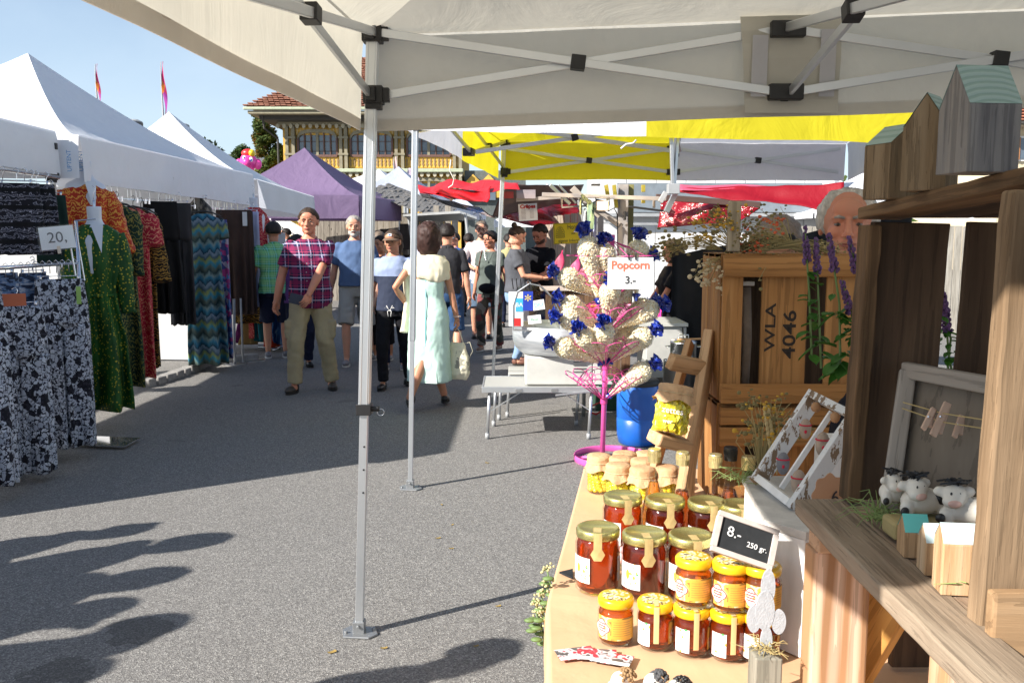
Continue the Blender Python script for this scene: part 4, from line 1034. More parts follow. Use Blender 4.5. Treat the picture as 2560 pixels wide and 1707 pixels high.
    if not far:
        for s in (-1, 1):
            e = MB(); e.ell((s * .030, -.0775, -.0150), (.0112, .0088, .0058), 12, 8); eo = hb_(e, 'eye', eyew)
            e = MB(); e.ell((s * .030, -.0858, -.0150), (.0052, .003, .0055), 10, 6); e.v = [tuple(HM @ V(p)) for p in e.v]; e.build('iris', iris, eo, smooth=True)
        e = MB()
        for s in (-1, 1): e.tube([(s * .012, -.0925, .004), (s * .028, -.0935, .009), (s * .046, -.083, .004)], [.0042, .0055, .003], 6)
        hb_(e, 'eyebrows', brow or browm)
        e = MB(); e.tube([(-.024, -.088, -.0745), (-.009, -.0965, -.0715), (0, -.0965, -.073), (.009, -.0965, -.0715), (.024, -.088, -.0745)], [.002, .0038, .0032, .0038, .002], 6); e.tube([(-.021, -.088, -.0775), (0, -.0955, -.0815), (.021, -.088, -.0775)], [.002, .0052, .002], 6); hb_(e, 'lips', lipm)
    if beard:
        e = MB(); e.ell((0, -.055, -.098), (.040, .040, .034), 14, 9, jit=.05); e.ell((.034, -.03, -.080), (.029, .05, .034), 12, 8, jit=.05); e.ell((-.034, -.03, -.080), (.029, .05, .034), 12, 8, jit=.05); e.tube([(-.03, -.085, -.078), (-.015, -.1, -.063), (.015, -.1, -.063), (.03, -.085, -.078)], [.006, .006, .006, .006], 7); hb_(e, 'beard', beard)
    if glasses:
        e = MB()
        for s in (-1, 1):
            c = V((s * .031, -.100, -.014)); e.tube([c + V((.024 * math.cos(t), 0, .018 * math.sin(t))) for t in [j * PI / 8 for j in range(16)]], .0022, 6, closed=True); e.tube([c + V((s * .023, 0, .004)), (s * .079, -.03, .0), (s * .083, .015, -.004)], .002, 6)
        e.tube([(-.008, -.103, -.011), (.008, -.103, -.011)], .002, 6); hb_(e, 'glasses', glasses)
    if cap:
        e = MB(); R = (.086, .103, .098); nu = 28; vs = []; fs = []
        for i in range(9):
            ph = .12 + (PI / 2 - .12) * i / 8
            for j in range(nu): th = 2 * PI * j / nu; vs.append((R[0] * math.cos(ph) * math.cos(th), .012 + R[1] * math.cos(ph) * math.sin(th), .006 + R[2] * math.sin(ph)))
        for i in range(8):
            for j in range(nu): a, b = i * nu + j, i * nu + (j + 1) % nu; fs.append((a, b, b + nu, a + nu))
        e.add(vs, fs); co = hb_(e, 'cap', cap[0]); sl_ = co.modifiers.new('t', 'SOLIDIFY'); sl_.thickness = .003
        e = MB()
        def fb_(a, t):
            th = -PI / 2 + (a - .5) * 2.2; r1 = lerp(1.0, 1.0 + .75 * math.cos((a - .5) * 2.4) ** .7, t)
            return (R[0] * .99 * math.cos(th) * lerp(1, 1.12, t), .012 + R[1] * .99 * math.sin(th) * r1, .018 - .022 * t - .03 * (a - .5) ** 2)
        e.sheet(fb_, 14, 5); e.v = [tuple(HM @ V(p)) for p in e.v]; bo = e.build('brim', cap[1], co, smooth=True, recalc=False); q = bo.modifiers.new('t', 'SOLIDIFY'); q.thickness = .004
        if len(cap) > 2:
            e = MB(); e.box((.012, -.098, .052), (.038, .006, .026), Matrix.Translation((0, 0, 0))); e.v = [tuple(HM @ V(p)) for p in e.v]; e.build('badge', cap[2], co)
            e = MB(); e.ell((.012, -.103, .052), (.012, .002, .007)); e.v = [tuple(HM @ V(p)) for p in e.v]; e.build('badge_print', mat('badge_blue', (.03, .12, .5), .5), co)
    return root, T, arms, legs, HM, k
# fabrics for clothing
def plaid(name, base, s1, s2, s3, f=9.0):
    s = NT(name, .75, spec=.2); v = s.map(); X, Y, Z = s.sep(v)
    # warp threads follow the girth, weft threads the height
    a = s.math('ADD', X, s.math('MULTIPLY', Y, .55)); c = s.mix(s.math('MULTIPLY', s.noise(v, 30, 3), .3), base, sc_col(base, .5))
    for co, ph in ((a, 0.0), (Z, .3)):
        c = s.mix(s.math('MULTIPLY', s.stripe(co, f, .34, ph), .5), c, s1); c = s.mix(s.math('MULTIPLY', s.stripe(co, f, .09, ph + .45), .75), c, s2); c = s.mix(s.math('MULTIPLY', s.stripe(co, f, .045, ph + .16), .85), c, s3)
    s.col(c); s.bump(s.noise(v, 18, 4), .25, .01); return s.m
def cloth(name, c, var=.1, rough=.8, bump=.3): return mat(name, c, rough, var=var, vs=5, bump=bump, bs=16, dist=.012, spec=.2)
plaidm = plaid('purple_plaid', (.014, .014, .055), (.24, .012, .07), (.45, .42, .58), (.50, .05, .12))
greenp = plaid('green_check', (.10, .42, .18), (.3, .6, .25), (.25, .6, .62), (.55, .75, .5), 11)
chambray = cloth('blue_chambray', (.075, .125, .24)); khaki = cloth('khaki_cargo', (.36, .30, .185), .14); stone = cloth('stone_shorts', (.34, .34, .32)); blackc = cloth('black_cloth', (.008, .008, .011)); navyc = cloth('navy_cloth', (.012, .016, .04))
white_t = cloth('pinkish_white_tee', (.66, .58, .58)); sage = cloth('sage_tee', (.095, .115, .105)); greyt = cloth('grey_tee', (.085, .09, .105)); jean = cloth('light_denim', (.20, .30, .46), .2); cream = cloth('cream_shawl', (.74, .68, .52), .06); mint = cloth('mint_linen', (.50, .68, .62), .05)
sneak = mat('grey_sneaker', (.22, .22, .24), .7, var=.4, vs=30); solew = mat('white_sole', (.6, .6, .58), .6); soleb = mat('dark_sole', (.02, .018, .016), .7); brownsh = mat('dark_leather_shoe', (.05, .04, .033), .5, var=.3); blacksh = mat('black_shoe', (.015, .014, .014), .35)
h_brown = hairm('brown_hair', (.05, .03, .018)); h_dark = hairm('dark_hair', (.018, .012, .01)); h_grey = hairm('grey_hair', (.34, .31, .28)); h_aub = hairm('auburn_hair', (.045, .02, .016)); h_salt = hairm('salt_pepper_hair', (.16, .12, .09)); h_white = hairm('white_grey_hair', (.5, .47, .43))
def G(u, v): p = on(u, v, 0); return (p.x, p.y, 0)
# 1 man in plaid shirt
p1 = on(778, 978, 0); R1 = person('man in purple and red plaid shirt and khaki cargo trousers walking towards us', (p1.x, p1.y + .1, 0), .04, 1.83, 1.13, .05, 'ruddy', ((-.15, -.14, 0), (.17, .06, 0)), ((-.33, -.02, .86), (.03, -.27, .94)), ((-.8, .8, 0), (1, .35, -.3)), None, .7, ((1, -.2, .2), (0, .7, .6)),
       ('short', plaidm), .80, ('cargo', khaki), (brownsh, soleb), (-.25, .25), ('short', h_brown), (.02, 0), 0, near=True, sleeve=.5, legw=1.05)
k1 = R1[5]; w1 = R1[2][1][2]; mb = MB(); mb.box((0, 0, 0), (.17, .014, .10), Matrix.Translation(w1 + V((-.10, -.02, -.05))) @ Matrix.Rotation(.25, 4, 'Y')); 
o = mb.build('wallet', mat('dark_blue_wallet', (.03, .035, .06), .5), None, bevel=.004); o.location = R1[0].location; o.rotation_euler = R1[0].rotation_euler; tag(o, 'dark wallet held at the belly by the man in the plaid shirt', 'wallet')
b_ = MB()
for i in range(6): b_.lathe([(.006, 0), (.006, .003), (0, .003)], (0, 0, 0), 8, M=Matrix.Translation((.0 + .004 * (i % 2), -.175 - .03 * math.exp(-((i - 3) / 2) ** 2), (1.37 - i * .085))) @ Matrix.Rotation(PI / 2, 4, 'X'))
b_.build('shirt_button', mat('button_grey', (.3, .3, .35), .3), R1[0])['kind'] = 'stuff'
# 2 bearded man
p2 = on(893, 908, 0); R2_ = person('bearded grey-haired man in blue shirt and stone shorts, partly behind the front pole', (p2.x, p2.y, 0), .05, 1.80, 1.08, .05, 'fair', ((-.10, -.16, 0), (.14, .22, .03)), ((-.30, .05, .86), (.33, -.02, .86)), top=('short', chambray), hem=.93, bottom=('shorts', stone), shoe=(sneak, solew), hair=('short', h_grey), head=(.05, 0), beard=h_white, belt=blackc, brow=browg, sleeve=.55, footrot=(0, -.5))[0]
# 3 man in polo and cap
polo = NT('two_tone_polo', .75, spec=.2); v = polo.map(); Z = polo.sep(v)[2]; polo.col(polo.mix(polo.math('GREATER_THAN', Z, 1.15), (.028, .036, .065), (.27, .33, .50))); polo.bump(polo.noise(v, 14, 4), .3, .01)
p3 = on(985, 972, 0); R3 = person('man in brown cap and two-tone blue polo shirt with black trousers', (p3.x, p3.y + .1, 0), -.12, 1.62, 1.05, .02, 'tan', ((-.10, -.14, 0), (.12, .18, .0)), ((-.30, -.02, .80), (.28, .0, .8)), top=('short', polo.m), hem=.86, bottom=('trousers', blackc), shoe=(blacksh, soleb), hair=('short', h_brown), head=(-.15, .02), cap=(mat('brown_cap', (.13, .075, .045), .8), mat('brown_brim', (.16, .10, .065), .8), mat('badge_white', (.7, .72, .75), .5)), near=True, footrot=(0, -.2))
mb = MB()
for s in (-1, 1): mb.tube([(0, -.17, .86 * .93), (s * .03, -.185, .86), (s * .05, -.18, .835), (s * .015, -.178, .84)], .0035, 6); mb.tube([(0, -.17, .86 * .95), (s * .02, -.185, .80), (s * .012, -.185, .75)], .0035, 6)
mb.build('drawstring', whitep, R3[0], smooth=True)
# 4 woman in mint dress, seen from behind
p4 = on(1075, 1020, 0); R4 = person('woman with dark bobbed hair in a mint dress and cream shawl, walking away from us', (p4.x, p4.y, 0), PI - .08, 1.66, 1.0, 0, 'tan', ((.16, .26, .015), (-.12, -.16, .0)), ((-.27, -.05, .80), (.22, -.10, .98)), ((-.5, 1, 0), (.6, .6, 0)), None, .9, None, ('dress', None), fem=True, bottom=(None, None), shoe=(blacksh, soleb), hair=('bob', h_aub), head=(.1, 0), collar=False, near=True, footrot=(-.55, 0))
r4 = R4[0]; k = R4[5]
gm = MB(); secs = []
for z, rx, ry, cx in ((1.235, .148, .125, 0), (1.18, .150, .128, 0), (1.06, .138, .118, 0), (.95, .172, .142, 0), (.86, .190, .158, 0), (.70, .192, .162, 0), (.5, .198, .175, .0), (.33, .21, .19, .0), (.27, .212, .195, 0)): secs.append((cx, 0, z * k, rx * k, ry * k))
loft(gm, secs, 40)
for s in (-1, 1): gm.ell((s * .062 * k, -.085 * k, 1.2 * k), (.06, .055, .06), 12, 8)
dr = remesh(gm, .012, 3, (.012, 9, .35), 3)
# back slit: pull the cloth apart below the knee
nv_ = []
for x, y, z in dr.v:
    if y > 0 and z < .56 * k: wdt = (.56 * k - z) * .42; sg = 1 if x > .015 else -1; d = max(0, 1 - abs(x - .015) / .11); x += sg * wdt * d; y += -.05 * d * (wdt * 3)
    nv_.append((x, y, z))
dr.v = nv_; dr.build('dress', mint, r4, smooth=True)
mb = MB(); mb.tube([(.004, .128 * k, 1.262 * k), (.004, .122 * k, 1.08 * k), (.004, .155 * k, .9 * k), (.006, .17 * k, .62 * k)], .004, 6); mb.build('zip', mat('turquoise_zip', (.12, .42, .48), .4), r4)
gm = MB()                                     # shawl: a thick drape over shoulders falling on the left
loft(gm, [(x_ * k, y_ * k, z_ * k, a_ * k, b_ * k) for x_, y_, z_, a_, b_ in ((0, .01, 1.27, .185, .125), (0, .01, 1.33, .200, .128), (0, .01, 1.39, .19, .12), (0, .02, 1.43, .14, .10), (0, .02, 1.46, .085, .08))], 26)
gm.tube([V(p) * k for p in ((-.20, .02, 1.27), (-.10, .11, 1.255), (.05, .13, 1.30), (.2, .05, 1.38))], [.035, .05, .055, .05], 12, flat=((0, 0, 1), .45))
gm.tube([V(p) * k for p in ((.20, -.02, 1.38), (.225, -.06, 1.2), (.22, -.08, 1.05), (.24, -.07, .85), (.25, -.05, .72))], [.06, .05, .045, .055, .065], 12, flat=((0, 1, 0), .6))
gm.tube([V(p) * k for p in ((-.15, -.06, 1.42), (-.05, -.10, 1.40), (.1, -.10, 1.36))], [.04, .05, .05], 10)
remesh(gm, .010, 5, (.016, 9, .4), 8).build('shawl', cream, r4, smooth=True)
w4 = R4[2][0][2]; mb = MB(); mb.tube([w4 + V((.034 * math.cos(t), .034 * math.sin(t) * .9, .02)) for t in [i * PI / 6 for i in range(12)]], .006, 6, closed=True); mb.build('bracelet', mat('bead_pale', (.65, .5, .45), .3), r4, smooth=True)
# tote bag in her right hand
hp = w4 + V((0, -.02, -.09)); gm = MB(); loft(gm, [(0, 0, -.46, .09, .05), (.0, 0, -.40, .125, .075), (0, 0, -.28, .12, .06), (0, 0, -.16, .085, .035), (0, 0, -.13, .07, .02)], 20)
bg = thing('tote_bag', 'cream cotton tote bag with grey print hanging from the hand of the woman in mint', 'bag', (0, 0, 0)); bg.location = r4.matrix_local @ (hp) if False else (Matrix.Translation(r4.location) @ r4.rotation_euler.to_matrix().to_4x4()) @ hp; bg.rotation_euler = (0, 0, -.5)
s = NT('tote_print', .85); v = s.map(); X, Y, Z = s.sep(v); blk = s.math('MULTIPLY', s.math('GREATER_THAN', s.noise(v, 26, 3), .5), s.math('MULTIPLY', s.math('LESS_THAN', Z, -.2), s.math('MULTIPLY', s.math('GREATER_THAN', Z, -.38), s.math('GREATER_THAN', X, .015)))); s.col(s.mix(s.math('MULTIPLY', blk, .7), (.72, .68, .52), (.13, .13, .12))); s.bump(s.noise(v, 14, 3), .4, .01)
remesh(gm, .010, 3, (.010, 12), 5).build('sack', s.m, bg, smooth=True)
mb = MB(); mb.tube([(-.06, 0, -.14), (-.04, 0, -.04), (0, 0, .0), (.03, 0, -.03), (.06, .01, -.14)], .008, 6, flat=((0, 1, 0), .3)); mb.tube([(.05, .01, -.14), (.12, .02, -.12), (.145, .03, -.2), (.10, .04, -.27)], .008, 6, flat=((0, 1, 0), .3)); mb.build('handle', mat('tote_cotton', (.70, .66, .50), .85), bg, smooth=True)
# the others in the aisle
def simple(label, u, y, H, **k_):
    p = at(u, 600, y); return person(label, (p.x, y, 0), H=H, **k_)
simple('woman with glasses and light top just left of the man in the cap', 983, 10.2, 1.57, fem=True, hair=('bob', h_brown), glasses=blackp, top=('short', white_t), bottom=('jeans', navyc), shoe=(sneak, solew), skin_='pale', collar=False)
simple('woman with short dark hair at the far left of the aisle crowd', 952, 11.0, 1.56, fem=True, hair=('thick', h_dark), top=('cap', cloth('dark_print_top', (.06, .05, .06), .5)), bottom=('capri', blackc), shoe=(sneak, solew), head=(-.6, 0), collar=False, skin_='tan')
simple('grey-haired tall man hidden behind the woman in the mint dress', 1074, 11.2, 1.75, hair=('balding', h_grey), top=('short', cloth('pale_lilac_shirt', (.45, .46, .56))), bottom=('jeans', navyc), shoe=(sneak, solew), brow=browg, head=(.3, 0))
simple('person in black sleeveless jacket and blue shorts walking away beside the mint dress', 1118, 10.4, 1.70, rz=PI, hair=('short', h_dark), top=('short', cloth('black_vest', (.03, .03, .035), .3)), hem=.9, bottom=('shorts', cloth('blue_shorts', (.03, .07, .16))), shoe=(blacksh, soleb), feet=((-.12, .2, .02), (.14, -.2, 0)))
simple('man in grey baseball cap and royal blue shirt looking left', 1136, 15.5, 1.62, rz=-.9, hair=('short', h_dark), cap=(mat('grey_cap', (.26, .27, .29), .8), mat('grey_cap_brim', (.2, .21, .22), .8)), top=('short', cloth('royal_blue_tee', (.02, .09, .30))), bottom=('jeans', navyc), shoe=(sneak, solew), skin_='ruddy', far=True)
simple('dark-haired person seen from behind at the end of the aisle', 1172, 17, 1.60, rz=PI, hair=('thick', h_dark), top=('short', navyc), bottom=('trousers', blackc), shoe=(blacksh, soleb), far=True)
simple('bald man with glasses in pale tee, arms folded at the waist', 1204, 13.4, 1.78, skin_='fair', hair=('short', h_salt), glasses=blackp, top=('short', white_t), hem=.82, bottom=('shorts', cloth('blue_grey_shorts', (.10, .15, .22))), shoe=(blacksh, soleb), wr=((-.10, -.22, 1.05), (.30, -.02, .84)), el=((-1, .2, -.3), (.5, 1, 0)), beard=hairm('stubble', (.14, .09, .07)), collar=False)
camo = NT('camo_trousers', .8); v = camo.map(); camo.col(camo.ramp(camo.sep(camo.vor(v, 12, out='Color'))[0], [(0, (.03, .035, .03)), (.3, (.12, .10, .075)), (.55, (.19, .045, .045)), (.75, (.07, .08, .07)), (.9, (.25, .23, .2))], True)); camo.bump(camo.noise(v, 16), .3, .01)
R11 = simple('woman in sage top and camouflage trousers with glasses and short dark hair', 1226, 11.9, 1.62, rz=-.35, fem=True, build=1.12, belly=.02, skin_='ruddy', hair=('thick', h_dark), glasses=blackp, head=(-.5, 0), top=('short', sage), hem=.84, bottom=('trousers', camo.m), shoe=(mat('tan_trainer', (.3, .2, .15), .7), solew), collar=False, legw=1.05, feet=((-.10, -.12, 0), (.1, .12, 0)), sleeve=.3)
mb = MB(); mb.tube([(-.10, -.05, 1.36), (-.105, -.12, 1.22), (-.14, -.13, 1.05)], .016, 6, flat=((0, 1, 0), .35)); mb.build('bag_strap', mat('rust_leather', (.35, .08, .03), .6), R11[0])
mb = MB(); mb.ell((.02, -.17, .86), (.13, .05, .07)); mb.build('belt_bag', blackc, R11[0], smooth=True)
mb = MB(); mb.tube([(-.045, -.11, 1.36), (-.02, -.155, 1.27), (.0, -.165, 1.24), (.02, -.155, 1.27), (.045, -.11, 1.36)], .0025, 5); mb.ell((0, -.168, 1.23), (.01, .005, .013)); mb.build('necklace', steel, R11[0])
R12 = simple('young woman with hair bun in grey tee and pale jeans looking down at a phone', 1292, 10.6, 1.68, rz=PI / 2 - .1, fem=True, build=1.2, belly=.05, skin_='fair', hair=('bun', h_brown), head=(.1, .42), wr=((-.14, -.34, 1.10), (.16, -.36, 1.08)), el=((-.6, .8, -.6), (.6, .8, -.6)), hd=((.3, -1, .1), (-.3, -1, .1)), pn=((0, 0, 1), (0, 0, 1)), top=('short', greyt), hem=.92, bottom=('jeans', jean), shoe=(mat('brown_sandal', (.15, .06, .04), .6), soleb), collar=False, sleeve=.35, legw=1.15, near=True)
ph = mb = MB(); mb.box((0, 0, 0), (.08, .15, .012)); o = mb.build('phone', mat('blue_phone', (.03, .16, .45), .3), bevel=.004); o.location = R12[0].location + R12[0].rotation_euler.to_matrix() @ V((.0, -.44, 1.10)); o.rotation_euler = (.5, 0, PI / 2); tag(o, 'blue phone held by the woman with the hair bun', 'phone')
simple('man with short brown beard in black tee bending his head over the phone', 1350, 11.0, 1.70, rz=-.75, build=1.1, skin_='ruddy', hair=('short', h_brown), head=(.15, .5), beard=hairm('brown_beard', (.09, .045, .03)), wr=((-.12, -.34, 1.02), (.12, -.32, 1.02)), el=((-1, .5, -.6), (1, .5, -.6)), top=('short', blackc), hem=.85, bottom=('trousers', navyc), shoe=(blacksh, soleb), collar=False, near=True)
simple('man in green checked shirt seen from behind at the clothes rail', 684, 11.2, 1.74, rz=PI + .3, build=1.15, skin_='tan', hair=('short', h_dark), top=('short', greenp), hem=.84, bottom=('shorts', navyc), shoe=(sneak, solew), wr=((-.35, -.1, .95), (.32, 0, .85)))
simple('small far man in black cap and light blue shirt seen in profile', 716, 21, 1.74, rz=-PI / 2, skin_='tan', hair=('short', h_dark), cap=(blackc, blackc), top=('short', cloth('light_blue_shirt', (.35, .45, .6))), bottom=('trousers', navyc), shoe=(blacksh, soleb), far=True)
simple('dark-haired person in purple top half hidden by the man in plaid', 742, 10.4, 1.56, rz=.5, skin_='tan', hair=('thick', h_dark), head=(0, .35), top=('short', cloth('purple_top', (.12, .05, .2))), bottom=('trousers', navyc), shoe=(blacksh, soleb), collar=False)
simple('person in a mustard yellow top behind the green checked shirt', 733, 13, 1.52, rz=2.6, skin_='tan', hair=('longish', h_brown), fem=True, top=('short', cloth('mustard_top', (.6, .33, .01))), bottom=('trousers', navyc), shoe=(blacksh, soleb), collar=False, far=True)
simple('man in light blue shirt behind the bearded man, hidden by the front pole', 948, 12.2, 1.62, rz=PI, hair=('short', h_salt), build=1.15, top=('short', cloth('washed_blue_shirt', (.22, .30, .36))), bottom=('jeans', jean), shoe=(blacksh, soleb), far=True)
simple('person in yellowish tee behind the woman with the hair bun', 1272, 15, 1.60, rz=PI, hair=('short', h_dark), top=('short', cloth('olive_yellow_tee', (.35, .32, .16))), bottom=('trousers', navyc), shoe=(blacksh, soleb), far=True)
# sellers on the right
pinkap = cloth('pink_apron', (.75, .04, .30))
R21 = simple('stall seller in black tee and pink apron, brown hair and glasses, facing left', 1682, 9.0, 1.50, rz=-PI / 2 + .15, fem=True, build=1.2, skin_='ruddy', hair=('longish', h_brown), head=(0, .15), glasses=blackp, wr=((-.18, -.30, .86), (.2, -.30, .9)), el=((-.6, 1, -.4), (.6, 1, -.4)), top=('short', blackc), hem=.8, bottom=('jeans', navyc), shoe=(blacksh, soleb), collar=False, near=True)
k = R21[5]; gm = MB(); loft(gm, [(0, -.0, .42 * k, .21 * k, .17 * k), (0, -.01, .70 * k, .205 * k, .165 * k), (0, 0, .95 * k, .20 * k, .155 * k)], 24); remesh(gm, .014, 2, (.008, 9), 2).build('apron', pinkap, R21[0], smooth=True)
pm = at(2102, 600, 3.02)
R22 = person('balding grey-haired man in pale blue shirt peering out behind the wooden crate', (pm.x + .02, pm.y, 0), -.42, 1.72, 1.08, .03, 'ruddy', top=('short', cloth('pale_blue_tee', (.42, .50, .58))), hem=.85, bottom=('jeans', navyc), shoe=(blacksh, soleb), hair=('balding', h_white), head=(.10, .02), near=True, brow=browg, collar=False)
pm2 = at(1942, 600, 3.3)
R23 = person('grey-blond woman bending down behind the dried flowers with sunglasses on her head', (pm2.x, pm2.y, 0), -.3, 1.62, 1.1, 0, 'ruddy', top=('long', cloth('mauve_top', (.12, .06, .10))), hem=.85, bottom=('jeans', navyc), shoe=(blacksh, soleb), hair=('thick', hairm('ash_blond_hair', (.28, .22, .18))), head=(.1, .5), near=True, fem=True, collar=False)
e = MB()
for s in (-1, 1): e.ell((s * .032, -.075, .075), (.028, .010, .02)); e.tube([(s * .06, -.07, .07), (s * .09, .0, .03)], .003, 6)
e.v = [tuple(R23[4] @ V(p)) for p in e.v]; e.build('sunglasses', blackp, R23[0], smooth=True)
def fstrip(): pass
# people standing left of the photographer, out of the picture: their shadows reach into it
src = R1[0]
dup(src, (-3.95, 2.86, 0), 1.2, 'man in plaid shirt standing outside the picture on the left'); dup(R3[0], (-3.72, 2.55, 0), 2.0, 'man in cap standing outside the picture on the left')
dup(R11[0], (-2.18, 1.80, 0), .4, 'woman in sage top standing beside the photographer, outside the picture'); dup(R12[0], (-4.2, 3.15, 0), 1.0, 'woman with hair bun standing outside the picture on the left')
for src_, x_, y_, a_, lb in ((R3[0], -3.8, 2.2, .5, 'second man in cap outside the picture, nearer the rail'), (R12[0], -4.15, 2.68, 2.2, 'second woman with hair bun outside the picture'), (R11[0], -2.55, 1.55, 2.9, 'second woman in sage top outside the picture'), (R4[0], -4.1, 2.02, .3, 'second woman in mint dress outside the picture'), (R2_, -3.9, 1.5, .9, 'second bearded man outside the picture'), (src, -3.8, 1.85, .2, 'second man in plaid shirt outside the picture')): dup(src_, (x_, y_, 0), a_, lb)
dup(src, (-4.35, 2.3, 0), 2.5, 'third man in plaid shirt outside the picture'); dup(R2_, (-3.85, 1.72, 0), 2.0, 'third bearded man outside the picture')
dup(R4[0], (-4.25, 2.4, 0), 1.9, 'third woman in mint dress outside the picture'); dup(src, (-4.0, 2.38, 0), 1.0, 'fourth man in plaid shirt outside the picture')
# ---------------------------------------------------------------- clothes on sale
def pat(name, fn, rough=.8, bump=.35):
    s = NT(name, rough, spec=.2); v = s.map(); s.col(fn(s, v)); s.bump(s.noise(s.map((1, 1, .22)), 15, 4, .5, .6), bump * 2, .02); return s.m
def rc(s, vec, sc_, stops, const=True): return s.ramp(s.sep(s.vor(vec, sc_, out='Color'))[0], stops, const)
bwprint = pat('black_white_print', lambda s, v: s.mix(s.math('LESS_THAN', s.vor(s.map((1, .5, .7)), 34, 'DISTANCE_TO_EDGE'), .035), s.mix(s.math('GREATER_THAN', s.noise(v, 60, 3), .55), rc(s, s.map((1, .5, .7)), 34, [(0, (.40, .43, .50)), (.55, (.50, .53, .60)), (.72, (.012, .012, .018)), (.86, (.3, .33, .4))]), (.03, .03, .045)), (.01, .01, .015)))
paisley = pat('paisley_print', lambda s, v: s.mix(s.math('GREATER_THAN', s.wave(v, 2.6, 0, dir_='Z'), .86), s.ramp(s.wave(v, 9, 9, 3, 2.5, 'RINGS'), [(.4, (.012, .012, .018)), (.62, (.35, .35, .42)), (.8, (.05, .05, .07))], True), (.008, .008, .01)))
bluebw = pat('blue_stripe_print', lambda s, v: s.ramp(s.noise(s.map((1, 1, 3)), 17, 4), [(.4, (.02, .03, .06)), (.5, (.10, .16, .28)), (.6, (.3, .33, .4))], True))
kimono = pat('orange_gold_print', lambda s, v: s.mix(s.math('GREATER_THAN', s.wave(s.map((1, 1, .6)), 13, 12, 3, 2.2, 'RINGS'), .76), s.ramp(s.noise(v, 7), [(.35, (.33, .02, .008)), (.65, (.5, .045, .012))]), (.65, .30, .05)), .5)
greend = pat('green_gold_print', lambda s, v: s.mix(s.math('LESS_THAN', s.vor(s.map((1, 1, 1.1), (0, 0, .4)), 40), .27), s.ramp(s.noise(s.map((1, 1, .4)), 8), [(.35, (.010, .045, .012)), (.65, (.025, .11, .02))]), (.42, .36, .03)), .55)
dgreend = pat('dark_green_leaf_print', lambda s, v: s.mix(s.math('GREATER_THAN', s.wave(s.map((1, 1, .5)), 14, 12, 3, 2, 'RINGS'), .80), (.012, .035, .025), (.20, .19, .05)))
redd = pat('red_leaf_print', lambda s, v: s.mix(s.math('GREATER_THAN', s.wave(s.map((1, 1, .6)), 13, 12, 3, 2, 'RINGS'), .84), s.ramp(s.noise(v, 6), [(.3, (.30, .012, .03)), (.7, (.48, .03, .06))]), (.62, .25, .16)))
goldb = pat('black_gold_print', lambda s, v: s.mix(s.math('GREATER_THAN', s.wave(v, 11, 10, 3, 2, 'RINGS'), .66), (.012, .01, .008), (.30, .17, .035)))
zig = NT('zigzag_print', .75, spec=.2); v = zig.map(); X, Y, Z = zig.sep(v)
zz = zig.math('ADD', Z, zig.math('MULTIPLY', zig.math('PINGPONG', zig.math('ADD', X, zig.math('MULTIPLY', zig.noise(v, 6), .12)), .05), 1.1)); zz = zig.math('ADD', zz, zig.math('MULTIPLY', zig.noise(v, 26, 3), .05))
zf = zig.math('FRACT', zig.math('MULTIPLY', zz, 2.8)); zig.col(zig.ramp(zf, [(0, (.012, .03, .05)), (.14, (.03, .16, .26)), (.26, (.16, .24, .24)), (.36, (.02, .045, .05)), (.5, (.09, .12, .10)), (.62, (.03, .20, .30)), (.74, (.20, .25, .08)), (.84, (.04, .08, .12)), (.93, (.14, .2, .26))])); zig.bump(zig.noise(v, 16, 4), .3, .01); zig = zig.m
bloom = pat('purple_flower_print', lambda s, v: rc(s, v, 24, [(0, (.05, .06, .2)), (.35, (.10, .2, .45)), (.6, (.35, .05, .2)), (.8, (.35, .3, .4))]))
brownp = cloth('brown_jersey', (.055, .034, .028), .15); blackj = cloth('black_jersey', (.006, .006, .007), .2); char = cloth('charcoal_jersey', (.03, .03, .034)); lilac = cloth('lilac_cloth', (.4, .42, .62)); dgr = cloth('dark_green_knit', (.01, .03, .025)); greyp_ = pat('grey_feather_print', lambda s, v: s.ramp(s.noise(s.map((1, 1, .3)), 30, 4), [(.42, (.03, .03, .028)), (.6, (.22, .20, .17))]))
mannw = mat('mannequin_white', (.62, .66, .74), .35, var=.02)
hangc = chrome
def hanger(root, z, w_, m=None, shoulders=True):
    mb = MB()
    if shoulders: mb.tube([(-w_, 0, z - .06), (-w_ * .5, 0, z - .015), (0, 0, z), (w_ * .5, 0, z - .015), (w_, 0, z - .06)], [.006, .009, .011, .009, .006], 8)
    else: mb.tube([(-w_, 0, z), (w_, 0, z)], .003, 6); mb.box((-w_ * .85, 0, z - .015), (.012, .018, .045)); mb.box((w_ * .85, 0, z - .015), (.012, .018, .045))
    mb.tube([(0, 0, z), (0, 0, z + .04), (.014, 0, z + .06), (.02, 0, z + .075), (.008, 0, z + .095), (-.012, 0, z + .085)], .003, 6)
    return mb.build('hanger', m or hangc, root, smooth=True)
